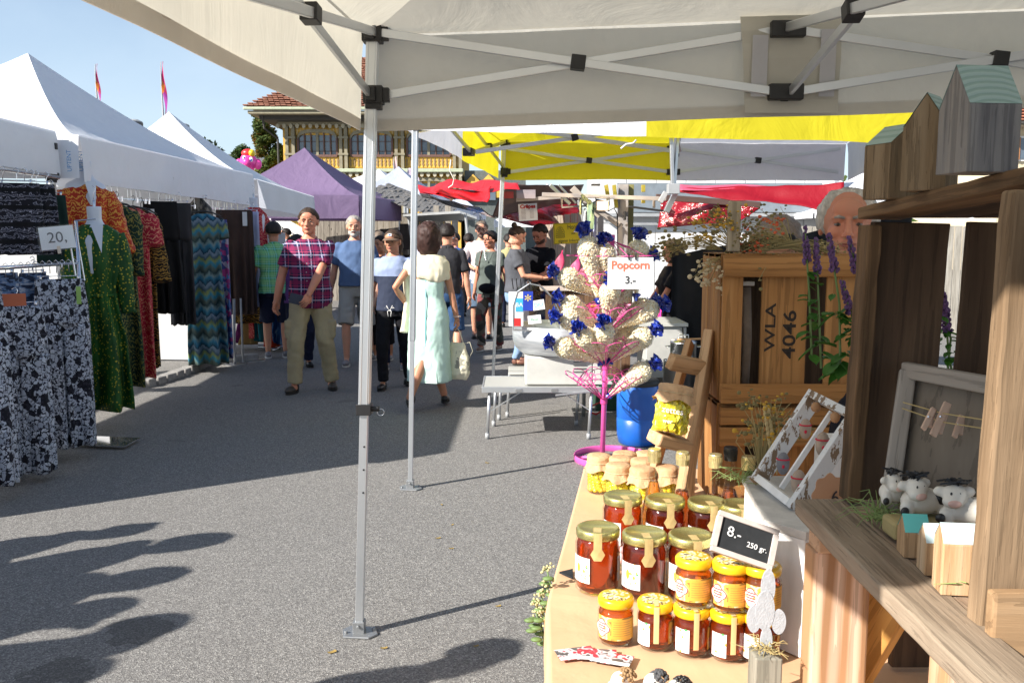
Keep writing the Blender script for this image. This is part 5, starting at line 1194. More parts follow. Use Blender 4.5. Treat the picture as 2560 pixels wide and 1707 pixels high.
def garment(label, cat, pos, rz, secs, m, folds=9, fold=.12, group=None, hang=None, sleeves=None, name=None, legs=None, tagc=None, extra=None, n=72, vneck=False, seed=None, amp2=0):
    """secs: (z, rx, ry) from the top down; hanging cloth with pleats that open towards the hem"""
    root = thing(name or cat.replace(' ', '_'), label, cat, pos, rz, group or 'clothes hanging on sale'); mb = MB(); sd_ = rnd.random() * 99 if seed is None else seed
    zt, zb = secs[0][0], secs[-1][0]
    def sect(z):
        for a, b in zip(secs, secs[1:]):
            if z <= a[0] + 1e-6 and z >= b[0] - 1e-6: t = (a[0] - z) / max(1e-6, a[0] - b[0]); t = t * t * (3 - 2 * t); return lerp(a[1], b[1], t), lerp(a[2], b[2], t)
        return secs[-1][1:]
    def tubecloth(cx, kx, z0, z1, ky=1, nz=22, fo=fold):
        vs = []; fs = []
        for i in range(nz + 1):
            t = i / nz; z = lerp(z0, z1, t); rx, ry = sect(z); rx *= kx; ry *= ky; g = ((zt - z) / (zt - zb))
            for j in range(n):
                th = 2 * PI * j / n; f = fo * 1.8 * (.15 + g) * (math.sin(folds * th + 3 * noise.noise(V((th * .0 + sd_, z * .9, 0)))) + .8 * noise.noise(V((math.cos(th) * folds * .35, math.sin(th) * folds * .35, z * 1.1 + sd_))))
                q = .012 * noise.noise(V((th * 2, z * 9, sd_)))
                c, s_ = math.cos(th), math.sin(th); x = rx * math.copysign(abs(c) ** .8, c) * (1 + f * .25) ; y = ry * math.copysign(abs(s_) ** .8, s_) * (1 + f * 3.6) + q
                vs.append((cx + x, y + f * .05, z + (.012 * noise.noise(V((th * 3, sd_, 0))) if i == nz else 0)))
        for i in range(nz):
            for j in range(n): a, b = i * n + j, i * n + (j + 1) % n; fs.append((a, b, b + n, a + n))
        fs.append(tuple(reversed(range(n)))); fs.append(tuple(nz * n + j for j in range(n)))
        mb.add(vs, fs)
    if legs:
        zc_ = legs; tubecloth(0, 1, zt, zc_, nz=8)
        for s in (-1, 1): w0 = sect(zc_)[0]; tubecloth(s * w0 * .5, .52, zc_ + .01, zb, .95)
    else: tubecloth(0, 1, zt, zb)
    mb.build('fabric', m, root, smooth=True)
    if sleeves:
        sm = MB(); z0, L, r0, r1, out, fw = sleeves
        for s in (-1, 1):
            w0 = secs[1][1]; p0 = V((s * w0 * .78, 0, z0)); p1 = p0 + V((s * out * .6, -fw * .3, -L * .45)); p2 = p0 + V((s * out, -fw, -L)); sm.tube([p0, lerp(p0, p1, .5) + V((s * .012, 0, 0)), p1, lerp(p1, p2, .5), p2], [r0 * .8, r0, r0 * 1.05, (r0 + r1) / 2, r1], 14)
        remesh(sm, .012, 2, (.012, 16, .6), sd_).build('sleeves', m, root, smooth=True)
    if hang: hanger(root, zt + hang[0], hang[1], hang[2] if len(hang) > 2 else None, hang[3] if len(hang) > 3 else True)
    if tagc:
        tx_, tz, w_, h_, tm = tagc; mb2 = MB(); mb2.box((tx_, -sect(tz)[1] - .03, tz), (w_, .002, h_), Matrix.Identity(4)); mb2.build('price_tag', tm, root)
    return root
def A_(u, y): return (u - 1280) / FPX * (y + .05)
F = PI / 2 * .62         # clothes face the aisle, half towards the camera
tagw = mat('card_tag', (.6, .62, .64), .5); tagg = mat('lime_tag', (.25, .42, .10), .6); tago = mat('orange_label', (.48, .12, .05), .6)
# near rack on the left
rl = thing('clothes_rail', 'near chrome clothes rail with two tiers of printed trousers at the left edge', 'clothes rail', (-3.1, 5.6, 0), world=True)
mb = MB(); mb.tube([(-3.06, 4.7, 1.36), (-3.12, 6.35, 1.36)], .013, 8); mb.build('rail_tube', chrome, rl, smooth=True)
mb = MB(); mb.tube([(-3.12, 6.35, .02), (-3.12, 6.35, 1.66)], .014, 8); mb.tube([(-3.03, 4.75, .02), (-3.03, 4.75, 1.66)], .014, 8); mb.build('upright', chrome, rl, smooth=True)
mb = MB(); a, b, c, d = on(192, 1112, .02), on(310, 1118, .02), on(352, 1096, .02), on(225, 1092, .02); mb.add([a, b, c, d, a + V((0, 0, .01)), b + V((0, 0, .01)), c + V((0, 0, .01)), d + V((0, 0, .01))], [(0, 1, 2, 3), (4, 5, 6, 7), (0, 1, 5, 4), (1, 2, 6, 5), (2, 3, 7, 6), (3, 0, 4, 7)]); mb.build('base_plate', mat('glossy_base_plate', (.75, .76, .78), .08, .9), rl)
mb = MB(); mb.beam(on(20, 1190, .03), on(135, 1135, .03), .05, .03); mb.build('base_bar', steel, rl)
mb = MB()
for i in range(15):
    t = i / 14; p = lerp(V((-3.07, 5.0, 1.36)), V((-3.12, 6.3, 1.36)), t); mb.tube([p + V((0, 0, -.06)), p + V((.0, 0, -.01)), p + V((.018, 0, .012)), p + V((.0, 0, .028)), p + V((-.014, 0, .016))], .003, 5)
o = mb.build('hanger_hooks', chrome, rl, smooth=True); o['kind'] = 'stuff'
trs_ = [((A_(160, 6.0), 6.0), .17, 1.26, .10, 'black and white printed trousers at the right end of the near rail', bwprint, F - .35, (.10, 1.15, .03, .12, tagg)),
        ((A_(88, 5.95), 5.98), .10, 1.30, .17, 'narrow blue-grey printed trousers between two black and white pairs', bluebw, F, None),
        ((A_(35, 5.4), 5.45), .17, 1.12, .06, 'black and white printed trousers with an orange band at the left edge', bwprint, F - .3, None),
        ((A_(95, 6.3), 6.3), .12, 1.27, .1, 'dark blue patterned trousers behind the printed trousers', bluebw, F, None),
        ((A_(-60, 5.0), 5.0), .17, 1.25, .10, 'printed trousers partly outside the left edge', bwprint, F - .3, None)]
for (x, y), w_, zt, zb, lb, m, rz, tg in trs_:
    garment(lb, 'trousers', (x, y, 0), rz, [(zt, w_ * .9, .035), (zt - .25, w_, .05), (zb, w_ * 1.06, .07)], m, 4, .10, 'trousers on the near rail', (.02, w_ * .8, None, False), legs=zt - .32, tagc=tg)
mb = MB(); mb.box((0, 0, 0), (.20, .004, .075)); o = mb.build('waist_band_label', tago); p = at(18, 750, 5.25); o.location = p; o.rotation_euler = (0, 0, F - .3); tag(o, 'orange waist label of the leftmost printed trousers', 'label')
garment('light blue flowered trousers high on the near rail', 'trousers', (A_(20, 5.6), 5.55, 0), F, [(1.32, .12, .04), (.95, .14, .06)], bluebw, 4, .1, 'trousers on the near rail', (.02, .1, None, False))
for u, y, w_, lb in ((35, 6.25, .24, 'black and white paisley skirt on the upper rail, left one'), (88, 6.4, .20, 'black and white paisley skirt on the upper rail, right one')):
    garment(lb, 'skirt', (A_(u, y), y, 0), .35, [(1.92, w_ * .95, .04), (1.7, w_, .05), (1.42, w_ * 1.03, .06)], paisley, 7, .09, 'paisley skirts on the upper rail', (.02, w_ * .85, None, False))
garment('dark green garment with a white tag behind the paisley skirts', 'skirt', (A_(142, 6.75), 6.8, 0), .3, [(1.86, .10, .03), (1.35, .12, .05)], dgr, 4, .08, 'clothes hanging on sale', (.02, .08, None, False), tagc=(.0, 1.72, .06, .15, tagw))
# upper rails under the tent fronts
for lb, a, b in (('thin clothes rail under the front of the large dress tent', (-3.50, 7.3, 2.0), (-3.80, 12.9, 2.0)), ('thin clothes rail under the front of the low left tent', (-3.45, 4.6, 2.0), (-3.5, 6.9, 2.0))):
    r = thing('clothes_rail', lb, 'clothes rail', a, world=True, group='clothes rails under the tent fronts'); mb = MB(); mb.tube([a, b], .012, 8); mb.build('rail_tube', chrome, r, smooth=True)
    mb = MB(); L = (V(b) - V(a)).length; k_ = 0
    while k_ < L:
        p = lerp(V(a), V(b), k_ / L); mb.tube([p + V((0, 0, -.10)), p + V((0, 0, -.02)), p + V((.018, .01, .010)), p + V((0, 0, .026)), p + V((-.014, -.01, .014))], .003, 5)
        if rnd.random() < .5: mb.tube([p + V((-.05, -.08, -.11)), p + V((.05, .08, -.11))], .003, 5); mb.box(p + V((.05, .08, -.12)), (.014, .02, .045))
        k_ += rnd.uniform(.05, .28)
    o = mb.build('hooks_and_clips', chrome, r, smooth=False); o['kind'] = 'stuff'
def mannequin(root, z, s=1):
    mb = MB(); loft(mb, [(0, 0, z - .42, .13, .085), (0, 0, z - .3, .15, .10), (0, 0, z - .16, .17, .095), (0, 0, z - .09, .15, .075), (0, 0, z - .04, .07, .06), (0, 0, z, .052, .052), (0, 0, z + .10, .055, .055)], 20)
    remesh(mb, .010, 2).build('bust', mannw, root, smooth=True)
    mb = MB(); mb.lathe([(.008, .09), (.008, .15), (0, .15)], (0, 0, z), 8); mb.tube([(0, 0, z + .12), (.0, 0, z + .2), (.02, 0, z + .24), (-.005, 0, z + .26)], .003, 6); mb.build('hook', chrome, root, smooth=True)
r = garment('orange and gold wrap dress on a white bust at the corner of the tents', 'dress', (A_(228, 7.25), 7.3, 0), .75, [(1.97, .10, .07), (1.90, .20, .10), (1.7, .19, .12), (1.45, .16, .10), (1.3, .17, .11), (.8, .2, .13)], kimono, 9, .06, sleeves=(1.90, .5, .085, .10, .08, .1)); mannequin(r, 2.06)
for s in (-1, 1): pass
mb = MB(); mb.add([(-.045, -.125, 1.99), (.045, -.125, 1.99), (0.015, -.16, 1.72)], [(0, 1, 2)]); mb.build('neck_opening', mannw, r)
r = garment('long green dress with gold spots and a tied waist on a white bust', 'dress', (A_(246, 6.9), 6.95, 0), .55, [(1.64, .09, .06), (1.56, .19, .10), (1.35, .18, .12), (1.12, .13, .095), (1.05, .14, .10), (.7, .19, .13), (.18, .22, .15)], greend, 8, .10, sleeves=(1.56, .62, .075, .055, .06, .05)); mannequin(r, 1.68)
mb = MB(); mb.add([(-.045, -.12, 1.64), (.045, -.12, 1.64), (.02, -.155, 1.42)], [(0, 1, 2)]); mb.build('neck_opening', mannw, r)
mb = MB(); mb.tube([(.145 * math.cos(t), .108 * math.sin(t), 1.09) for t in [i * PI / 10 for i in range(20)]], .014, 6, closed=True, flat=((0, 0, 1), .4)); mb.tube([(.03, -.12, 1.09), (.06, -.15, .95), (.05, -.16, .8)], .010, 6); mb.build('tie_belt', greend, r, smooth=True)
dh = mat('black_hanger', (.015, .015, .015), .4)
garment('dark green leaf-print dress on a black hanger', 'dress', (A_(303, 7.6), 7.65, 0), .5, [(1.82, .05, .04), (1.78, .15, .06), (1.5, .13, .08), (.24, .16, .12)], dgreend, 6, .12, hang=(.015, .16, dh), sleeves=(1.76, .55, .06, .045, .02, .08))
garment('red leaf-print dress with short sleeves behind the dark green one', 'dress', (A_(343, 7.95), 8.0, 0), .5, [(1.80, .05, .04), (1.76, .14, .06), (1.5, .12, .08), (.26, .13, .10)], redd, 6, .12, hang=(.015, .15, dh), sleeves=(1.74, .28, .075, .07, .06, .05))
garment('black and gold dress with long puffed sleeves', 'dress', (A_(362, 8.35), 8.4, 0), .5, [(1.80, .05, .04), (1.76, .13, .06), (1.5, .11, .08), (.30, .11, .10)], goldb, 6, .12, hang=(.015, .14, dh), sleeves=(1.74, .62, .06, .085, .05, .1))
garment('wide black trousers with a white tag hanging against the white tent wall', 'trousers', (A_(410, 9.0), 9.05, 0), .45, [(1.90, .16, .04), (1.6, .18, .06), (.76, .21, .08)], blackj, 6, .12, hang=(.02, .14, None, False), legs=1.5, tagc=(-.09, 1.74, .055, .16, tagw))
garment('charcoal trousers just right of the wide black trousers', 'trousers', (A_(452, 9.4), 9.5, 0), .5, [(1.90, .12, .04), (1.5, .12, .06), (.60, .13, .07)], char, 5, .12, hang=(.02, .10, None, False), legs=1.5)
garment('grey feather-print top hanging behind the zigzag dress', 'top', (A_(494, 10.2), 10.4, 0), .4, [(2.0, .05, .05), (1.85, .15, .08), (1.66, .17, .09)], greyp_, 5, .12, hang=(.02, .1, None, False))
garment('long blue and green zigzag print dress on a black hanger', 'dress', (A_(515, 10.0), 10.05, 0), .4, [(1.80, .07, .04), (1.76, .22, .07), (1.45, .17, .10), (1.3, .18, .10), (.10, .22, .14)], zig, 8, .12, hang=(.03, .2, dh), sleeves=(1.72, .20, .06, .055, .05, .02))
garment('purple flower-print dress directly behind the zigzag dress', 'dress', (A_(556, 10.3), 10.35, 0), .4, [(1.74, .08, .05), (1.5, .09, .07), (.12, .10, .09)], bloom, 5, .12, hang=(.02, .08, dh))
garment('brown pleated trousers with a white tag on a clip hanger', 'trousers', (A_(592, 10.9), 10.95, 0), .35, [(1.87, .21, .05), (1.6, .22, .06), (.58, .23, .08)], brownp, 15, .12, hang=(.02, .18, None, False), tagc=(.12, 1.76, .055, .17, tagw))
garment('black and lilac trousers behind the brown pleated ones', 'trousers', (A_(636, 11.2), 11.3, 0), .35, [(1.86, .07, .05), (.66, .08, .07)], lilac, 4, .1, hang=(.02, .06, None, False))
garment('black trousers squeezed between brown and lilac ones', 'trousers', (A_(626, 11.1), 11.15, 0), .35, [(1.86, .06, .05), (.62, .07, .07)], blackj, 4, .1, hang=(.02, .05, None, False))
r = garment('red wrap dress on a white bust at the far tent corner', 'dress', (A_(641, 12.1), 12.15, 0), .8, [(1.94, .08, .06), (1.86, .17, .09), (1.5, .14, .10), (1.2, .15, .1), (.16, .19, .14)], redd, 7, .1, sleeves=(1.84, .45, .065, .06, .05, .05)); mannequin(r, 1.97)
garment('black dress with gold dots low behind the brown trousers', 'dress', (A_(612, 11.7), 11.9, 0), .35, [(1.5, .16, .06), (.38, .2, .1)], goldb, 6, .1, hang=(.02, .1))
# standing rack with coloured dresses
rk = thing('clothes_rail', 'round chrome stand full of bright dresses with a blank grey sign on top', 'clothes rail', (A_(694, 12.0), 12.05, 0))
mb = MB(); mb.tube([(0, 0, 0), (0, 0, 1.55)], .016, 8); mb.tube([(.28 * math.cos(t), .28 * math.sin(t), 1.33) for t in [i * PI / 10 for i in range(20)]], .011, 6, closed=True); mb.tube([(-.28, 0, 1.33), (.28, 0, 1.33)], .01, 6); mb.tube([(-.3, 0, .03), (.3, 0, .03)], .016, 6); mb.tube([(0, -.3, .03), (0, .3, .03)], .016, 6); mb.build('rack_frame', chrome, rk, smooth=True)
mb = MB(); mb.box((.02, -.05, 1.52), (.24, .012, .15)); mb.build('sign_board', mat('blank_grey_sign', (.42, .44, .47), .5), rk, bevel=.002)
blu = pat('blue_dress_print', lambda s, v: s.ramp(s.noise(s.map((1, 1, .4)), 18, 4), [(.4, (.008, .03, .10)), (.55, (.012, .07, .20)), (.68, (.2, .3, .42))]))
for i, (dx, dy, m, lb, zt, zb) in enumerate(((-.22, -.02, cloth('teal_cloth', (.02, .17, .22)), 'teal dress at the left of the round stand', 1.24, .12), (-.14, -.12, cloth('olive_yellow_cloth', (.28, .28, .01)), 'olive yellow dress on the round stand', 1.26, .55), (-.05, -.16, cloth('orange_red_cloth', (.45, .04, .01)), 'orange-red dress on the round stand', 1.0, .06),
      (.06, -.2, blu, 'blue splashed dress at the front of the round stand', 1.24, .10), (.17, -.12, blu, 'blue splashed dress at the right of the round stand', 1.22, .08), (.24, 0, cloth('navy_dress_cloth', (.006, .03, .10)), 'navy dress at the far right of the round stand', 1.22, .10), (-.32, .1, cloth('multi_green', (.03, .12, .05), .5), 'green and brown dress low on the left of the round stand', .8, .1), (-.42, .0, cloth('tan_cloth', (.3, .2, .08)), 'tan dress low beside the red wrap dress', .75, .08), (-.5, .05, cloth('violet_cloth', (.14, .02, .12), .4), 'violet patterned dress low beside the red wrap dress', .7, .1))):
    garment(lb, 'dress', (A_(694, 12.0) + dx, 12.05 + dy, 0), dx * 2, [(zt, .03, .03), (zt - .08, .08, .04), (zt - .5, .08, .07), (zb, .10, .09)], m, 4, .16, 'bright dresses on the round stand', (.01, .09, dh))
# chrome stand for the zigzag dress
st_ = thing('dress_stand', 'chrome dress stand with round foot below the brown trousers', 'stand', (A_(583, 10.6), 10.6, 0))
mb = MB(); mb.tube([(0, 0, .01), (0.02, 0, .8)], .016, 8); mb.tube([(.07, .1, .01), (.07, .1, .8)], .012, 8); mb.build('pole', greyp, st_, smooth=True); mb = MB(); mb.lathe([(.14, 0), (.14, .012), (.02, .02)], (0, 0, 0), 24, caps=True); mb.build('foot', steel, st_, smooth=False)
mb = MB(); mb.lathe([(.16, 0), (.16, .01), (.02, .016)], (.12, .35, 0), 24, caps=True); mb.build('far_foot', steel, st_)
# price cards
def card(label, p, rz, w_, h_, body, size, m, tilt=0, cat='price card', tm=None, lean=0, group=None, clip=True, thick=.003, name='price_card'):
    root = thing(name, label, cat, p, 0, group); root.rotation_euler = (lean, tilt, rz)
    mb = MB(); mb.box((0, 0, 0), (w_, thick, h_)); mb.build('card', m, root, bevel=.0008)
    if body: text(body, size, frame((0, -thick / 2 - .0012, 0), (1, 0, 0), (0, 0, 1)), tm or ink, root)
    if clip: mb = MB(); mb.box((0, -.006, -h_ / 2 - .005), (.018, .02, .05)); mb.build('peg', mat('pale_peg', (.6, .5, .4), .6), root)
    return root
card('small beige price card reading 20, pegged on the large tent front', at(385, 460, 9.35) + V((.12, 0, 0)), .35, .165, .15, '20,', .085, mat('beige_card', (.55, .50, .42), .7), .04)
r = card('price card reading 20, in a clear sleeve on the near clothes rail', at(143, 594, 5.9), .30, .21, .15, '20,', .10, paper, -.10, tm=mat('grey_ink', (.10, .10, .11), .6))
mb = MB(); mb.box((0, -.004, 0), (.235, .001, .165)); mb.build('clear_sleeve', glass('clear_plastic', (.97, .98, .99), .1, .05), r)
mb = MB(); mb.tube([(.07, .01, -.08), (.07, .01, -.26)], .006, 6); mb.tube([(.12, .01, .10), (.12, .01, -.3)], .005, 6); mb.tube([(.12, .01, .10), (.25, .01, .10)], .004, 6); mb.build('card_holder', chrome, r)
bl = mat('blue_logo', (.02, .22, .5), .5)
for nm, u, y, nrm in (('a', 157, 7.0, 0), ('b', 190, 7.2, 0)):
    p = at(u, 402, y)
    host = ltent if nm == 'a' else big
    xx = -3.37 if nm == 'a' else -3.42
    # maker's word printed vertically on the valance end
    t = text('UPTENT', .045, frame((p.x + (.05 if nm == 'a' else .04), p.y, p.z), (0, .0, -1), (1, .25, 0)) @ Matrix.Rotation(PI, 4, 'Z'), bl, host, 'tent_logo')
mb = MB(); mb.ell((0, 0, 0), (.04, .03, .03), jit=.2); o = mb.build('velcro_strap', blackp, big, smooth=True); o.location = at(205, 377, 7.1) - V(WORLD[big.name])

# ---------------------------------------------------------------- popcorn stand
pinkm = mat('pink_painted_metal', (.72, .10, .38), .35, coat=.4, var=.04); pinkw = mat('pink_wire', (.60, .06, .26), .4, var=.04)
PX, PY = .645, 6.0
pk = thing('popcorn_stand', 'pink metal popcorn tree stand with a ring foot and wire cone holders', 'display stand', (PX, PY, 0))
mb = MB(); mb.tube([(-.015, 0, .03), (0, 0, .75), (.035, 0, 1.56)], .018, 14); mb.build('pole', pinkm, pk, smooth=True)
mb = MB(); mb.tube([(.05 + .26 * math.cos(t), .26 * math.sin(t), .02) for t in [i * PI / 20 for i in range(40)]], .024, 8, closed=True, flat=((0, 0, 1), .25)); mb.tube([(-.2, 0, .02), (.3, 0, .02)], .012, 6); mb.build('ring_foot', pinkm, pk, smooth=True)
popm = NT('popcorn', .85, spec=.2); v = popm.map(rand=True); vd = popm.vor(v, 88); popm.col(popm.ramp(popm.noise(v, 85, 2), [(.35, (.95, .87, .66)), (.56, (.90, .76, .48)), (.70, (.70, .47, .18))])); popm.b.inputs['Subsurface Weight'].default_value = .35; popm.b.inputs['Subsurface Radius'].default_value = (.09, .08, .055); popm.b.inputs['Subsurface Scale'].default_value = 1.0; popm.bump(vd, -.4, .005); popm = popm.m
film = NT('clear_film', .15); film = glass('clear_film_wrap', (.99, .99, .99), .15, .0)
bowm = NT('blue_foil', .2, spec=.9); v = bowm.map(); bowm.col(bowm.ramp(bowm.noise(v, 28, 3), [(.35, (.008, .015, .16)), (.55, (.015, .04, .40)), (.72, (.10, .18, .65))])); bowm.b.inputs['Coat Weight'].default_value = .6; bowm.transl(.25); bowm = bowm.m
def popbag():
    root = thing('popcorn_bag', 'cone bag of popcorn', 'popcorn bag', (0, 0, 0)); L = .30
    mb = MB(); prof = [(.012, 0), (.027, .07), (.045, .14), (.062, .21), (.074, .265), (.070, .30), (.05, .328), (.022, .343), (.014, .352)]
    n = 44; vs = []; fs = []; pr = []
    for i in range(33):
        t = i / 32 * (len(prof) - 1); k_ = min(int(t), len(prof) - 2); q = t - k_; pr.append((lerp(prof[k_][0], prof[k_ + 1][0], q), lerp(prof[k_][1], prof[k_ + 1][1], q)))
    for i, (r, z) in enumerate(pr):
        for j in range(n):
            th = 2 * PI * j / n; p = V((r * math.cos(th), r * math.sin(th), z)); c_ = noise.cell(p * 55); k_ = .0055 * noise.noise(p * 70) + .004 * noise.noise(p * 140); vs.append(p + V((math.cos(th), math.sin(th), 0)) * k_ * min(1, r / .03))
    for i in range(len(pr) - 1):
        for j in range(n): a, b = i * n + j, i * n + (j + 1) % n; fs.append((a, b, b + n, a + n))
    fs.append(tuple(reversed(range(n)))); fs.append(tuple((len(pr) - 1) * n + j for j in range(n)))
    mb.add(vs, fs); R = random.Random(2)
    for k in range(430):
        t = R.random() ** .6; z = .03 + .31 * t; i = min(range(len(pr)), key=lambda q: abs(pr[q][1] - z)); r = pr[i][0]; a = R.random() * 6.283; q = R.uniform(.0055, .0105) * min(1, .45 + r / .06)
        mb.ell((r * math.cos(a), r * math.sin(a), z), (q, q * R.uniform(.6, 1), q * R.uniform(.6, 1)), 6, 4)
    mb.build('popcorn', popm, root, smooth=True)['kind'] = 'stuff'
    mb = MB(); mb.lathe([(r + .011, z) for r, z in prof], (0, 0, 0), 20); mb.build('film', film, root, smooth=True)
    mb = MB(); R = random.Random(5)
    for k in range(20):
        a = 2 * PI * k / 20 + R.uniform(-.2, .2); tl_ = R.uniform(.1, 1.0); l = R.uniform(.045, .085); wd = R.uniform(.017, .030); d = V((math.cos(a) * math.sin(tl_), math.sin(a) * math.sin(tl_), math.cos(tl_))); t = d.orthogonal().normalized(); ph_ = R.random() * 6
        mb.sheet(lambda s, q: V((0, 0, .352)) + d * (l * q) + t * ((s - .5) * wd * 2 * (.25 + q * 1.1)) + d.cross(t) * (.022 * math.sin(s * 8 + ph_) * q + .012 * math.sin(q * 9 + ph_)), 6, 5)
    mb.build('blue_bow', bowm, root, smooth=True, recalc=False)
    mb = MB(); R2 = random.Random(9); mb.lathe([(.014, 0), (.02, -.02), (.012, -.05)], (0, 0, .0), 12)
    for k in range(5):
        a = 2 * PI * k / 5; d = V((math.cos(a) * .6, math.sin(a) * .6, -.6)); t = d.orthogonal().normalized(); mb.sheet(lambda s, q: d * (.035 * q) + t * ((s - .5) * .03 * (.3 + q)) + d.cross(t) * .01 * math.sin(s * 7 + k), 4, 3)
    mb.build('blue_tip', bowm, root, smooth=True, recalc=False); return root
pb0 = popbag(); first = True
tiers = [(.43, 1), (.67, 2), (.90, 3), (1.12, 4)]
# (tier z, compass angle of the cone, tilt from vertical, length offset, label); angle 0 = right, -90 deg = towards the camera
bags = [(.43, -10, 52, 'lowest popcorn cone, alone on the right above the blue barrel'),
        (.67, -165, 66, 'popcorn cone in the third tier pointing far left'), (.67, -130, 48, 'popcorn cone in the third tier leaning left, behind the front one'), (.67, -100, 40, 'popcorn cone at the front of the third tier, pink wires around it'), (.67, -20, 52, 'popcorn cone in the third tier leaning right'), (.67, 35, 40, 'popcorn cone in the third tier behind on the right'), (.67, 150, 40, 'popcorn cone in the third tier behind on the left'),
        (.90, -160, 55, 'upper left popcorn cone of the second tier'), (.90, -150, 72, 'lower left popcorn cone of the second tier'), (.90, -90, 30, 'popcorn cone in the middle of the second tier with blue bow on top'), (.90, -15, 62, 'popcorn cone in the second tier leaning right under the price card'), (.90, 40, 30, 'popcorn cone in the second tier behind the pole'), (.90, 25, 62, 'popcorn cone far right in the second tier behind another'),
        (1.12, -165, 62, 'popcorn cone in the top tier leaning far left'), (1.12, -110, 18, 'popcorn cone in the top tier just left of the price card'), (1.12, 10, 45, 'popcorn cone in the top tier behind the price card'), (1.12, 60, 55, 'popcorn cone at the back right of the top tier')]
wires = MB()
for tz, ang, til, lb in bags:
    o = pb0 if first else copy_tree(pb0); first = False; o['label'] = lb; o['group'] = 'cone bags of popcorn on the pink stand'
    a, t = math.radians(ang), math.radians(til); d = V((math.cos(a) * math.sin(t), math.sin(a) * math.sin(t), math.cos(t))); px = PX + .0 + (tz - .75) * .03
    o.location = V((px, PY, tz)) + d * .055; o.rotation_mode = 'QUATERNION'; o.rotation_quaternion = d.to_track_quat('Z', 'Y'); o.scale = (.92, .92, .98)
for tz, _ in tiers:
    c0 = V(((tz - .75) * .03, 0, tz - .01))
    for k in range(12):
        a = 2 * PI * k / 12 + .2; t = .95; d = V((math.cos(a) * math.sin(t), math.sin(a) * math.sin(t), math.cos(t))); s_ = V((-math.sin(a), math.cos(a), 0)); u_ = d.cross(s_)
        for q in (-1, 1): wires.tube([c0, c0 + d * .16 + s_ * .03 * q, c0 + d * .30 + s_ * .06 * q], .0028, 5)
        wires.tube([c0 + d * .30 + s_ * .06, c0 + d * .335 + s_ * .02, c0 + d * .335 - s_ * .02, c0 + d * .30 - s_ * .06], .0028, 5)
        rr = .062; wires.tube([c0 + d * .22 + s_ * (rr * math.cos(x)) - u_ * (rr * math.sin(x)) * .9 + u_ * .04 for x in [i * PI / 6 for i in range(12)]], .0025, 5, closed=True)
    wires.lathe([(.024, -.02), (.024, .02)], c0, 12)
w_ = wires.build('wire_holders', pinkw, pk, smooth=True)
wt = MB(); c0 = V((.03, 0, 1.50))
for k in range(10):
    a = 2 * PI * k / 10; wt.tube([c0 + V((.0, 0, .02)), c0 + V((.14 * math.cos(a), .14 * math.sin(a), -.03)), c0 + V((.26 * math.cos(a), .26 * math.sin(a), -.08))], .003, 5); wt.tube([c0 + V((.26 * math.cos(a) + .045 * math.cos(x), .26 * math.sin(a) + .045 * math.sin(x), -.08)) for x in [i * PI / 5 for i in range(10)]], .0025, 5, closed=True)
wt.build('top_wire_crown', pinkw, pk, smooth=True)
o = copy_tree(pb0); o['label'] = 'tall popcorn cone with a blue bow standing at the top left of the stand'; o.location = (PX - .07, PY - .08, 1.14); o.rotation_quaternion = V((-.2, -.08, 1)).to_track_quat('Z', 'Y'); o.scale = (.95, .95, 1.2)
o = copy_tree(pb0); o['label'] = 'rounded popcorn cone with a blue bow standing at the top right of the stand'; o.location = (PX + .21, PY + .05, 1.16); o.rotation_quaternion = V((.02, 0, 1)).to_track_quat('Z', 'Y'); o.scale = (1.0, 1.0, 1.05)
p = at(1576, 683, 5.72); sg = thing('popcorn_sign', 'white card reading Popcorn 3.- clipped to the pink popcorn stand', 'sign', p)
mb = MB(); mb.box((0, 0, 0), (.295, .003, .205)); mb.build('card', paper, sg, bevel=.0008)
text('Popcorn', .073, frame((0, -.003, .052), (1, 0, 0), (0, 0, 1)), print_red, sg, bold=.0022); text('3.-', .068, frame((0, -.003, -.045), (1, 0, 0), (0, 0, 1)), mat('grey_print', (.06, .06, .065), .6), sg, bold=.002)
for x in (-.012, .032): mb = MB(); mb.box((x, -.004, .105), (.008, .016, .035)); mb.tube([(x - .004, -.008, .12), (x - .006, -.008, .14)], .002, 5); mb.tube([(x + .004, -.008, .12), (x + .006, -.008, .14)], .002, 5); mb.build('clip', blackp, sg)

# ---------------------------------------------------------------- candy-floss machine on a low folding table
mtop = mat('grey_table_top', (.40, .40, .38), .5, var=.04)
tb = thing('folding_table', 'low grey folding table with tubular legs under the candy-floss machine', 'table', (.2, 6.9, 0), world=True)
ZT = .40
tx0, tx1, ty0, ty1 = -.22, .67, 6.62, 7.15
mb = MB(); mb.box(((tx0 + tx1) / 2, (ty0 + ty1) / 2, ZT), (tx1 - tx0, ty1 - ty0, .012)); mb.build('table_top', mtop, tb, bevel=.004)
mb = MB(); mb.box(((tx0 + tx1) / 2, ty0 - .002, ZT - .012), (tx1 - tx0 + .02, .012, .045)); mb.box(((tx0 + tx1) / 2, ty1 + .002, ZT - .012), (tx1 - tx0 + .02, .012, .045)); mb.box((tx0 - .004, (ty0 + ty1) / 2, ZT - .012), (.012, ty1 - ty0, .045)); mb.build('table_frame', alu, tb, bevel=.003)
for k, yy in enumerate((7.22, 7.42)):
    mb = MB(); mb.box((tx0 + .45 + .05, yy, ZT + .03), (.62, .17, .02)); mb.build('folding_leaf', mtop, tb, bevel=.006)
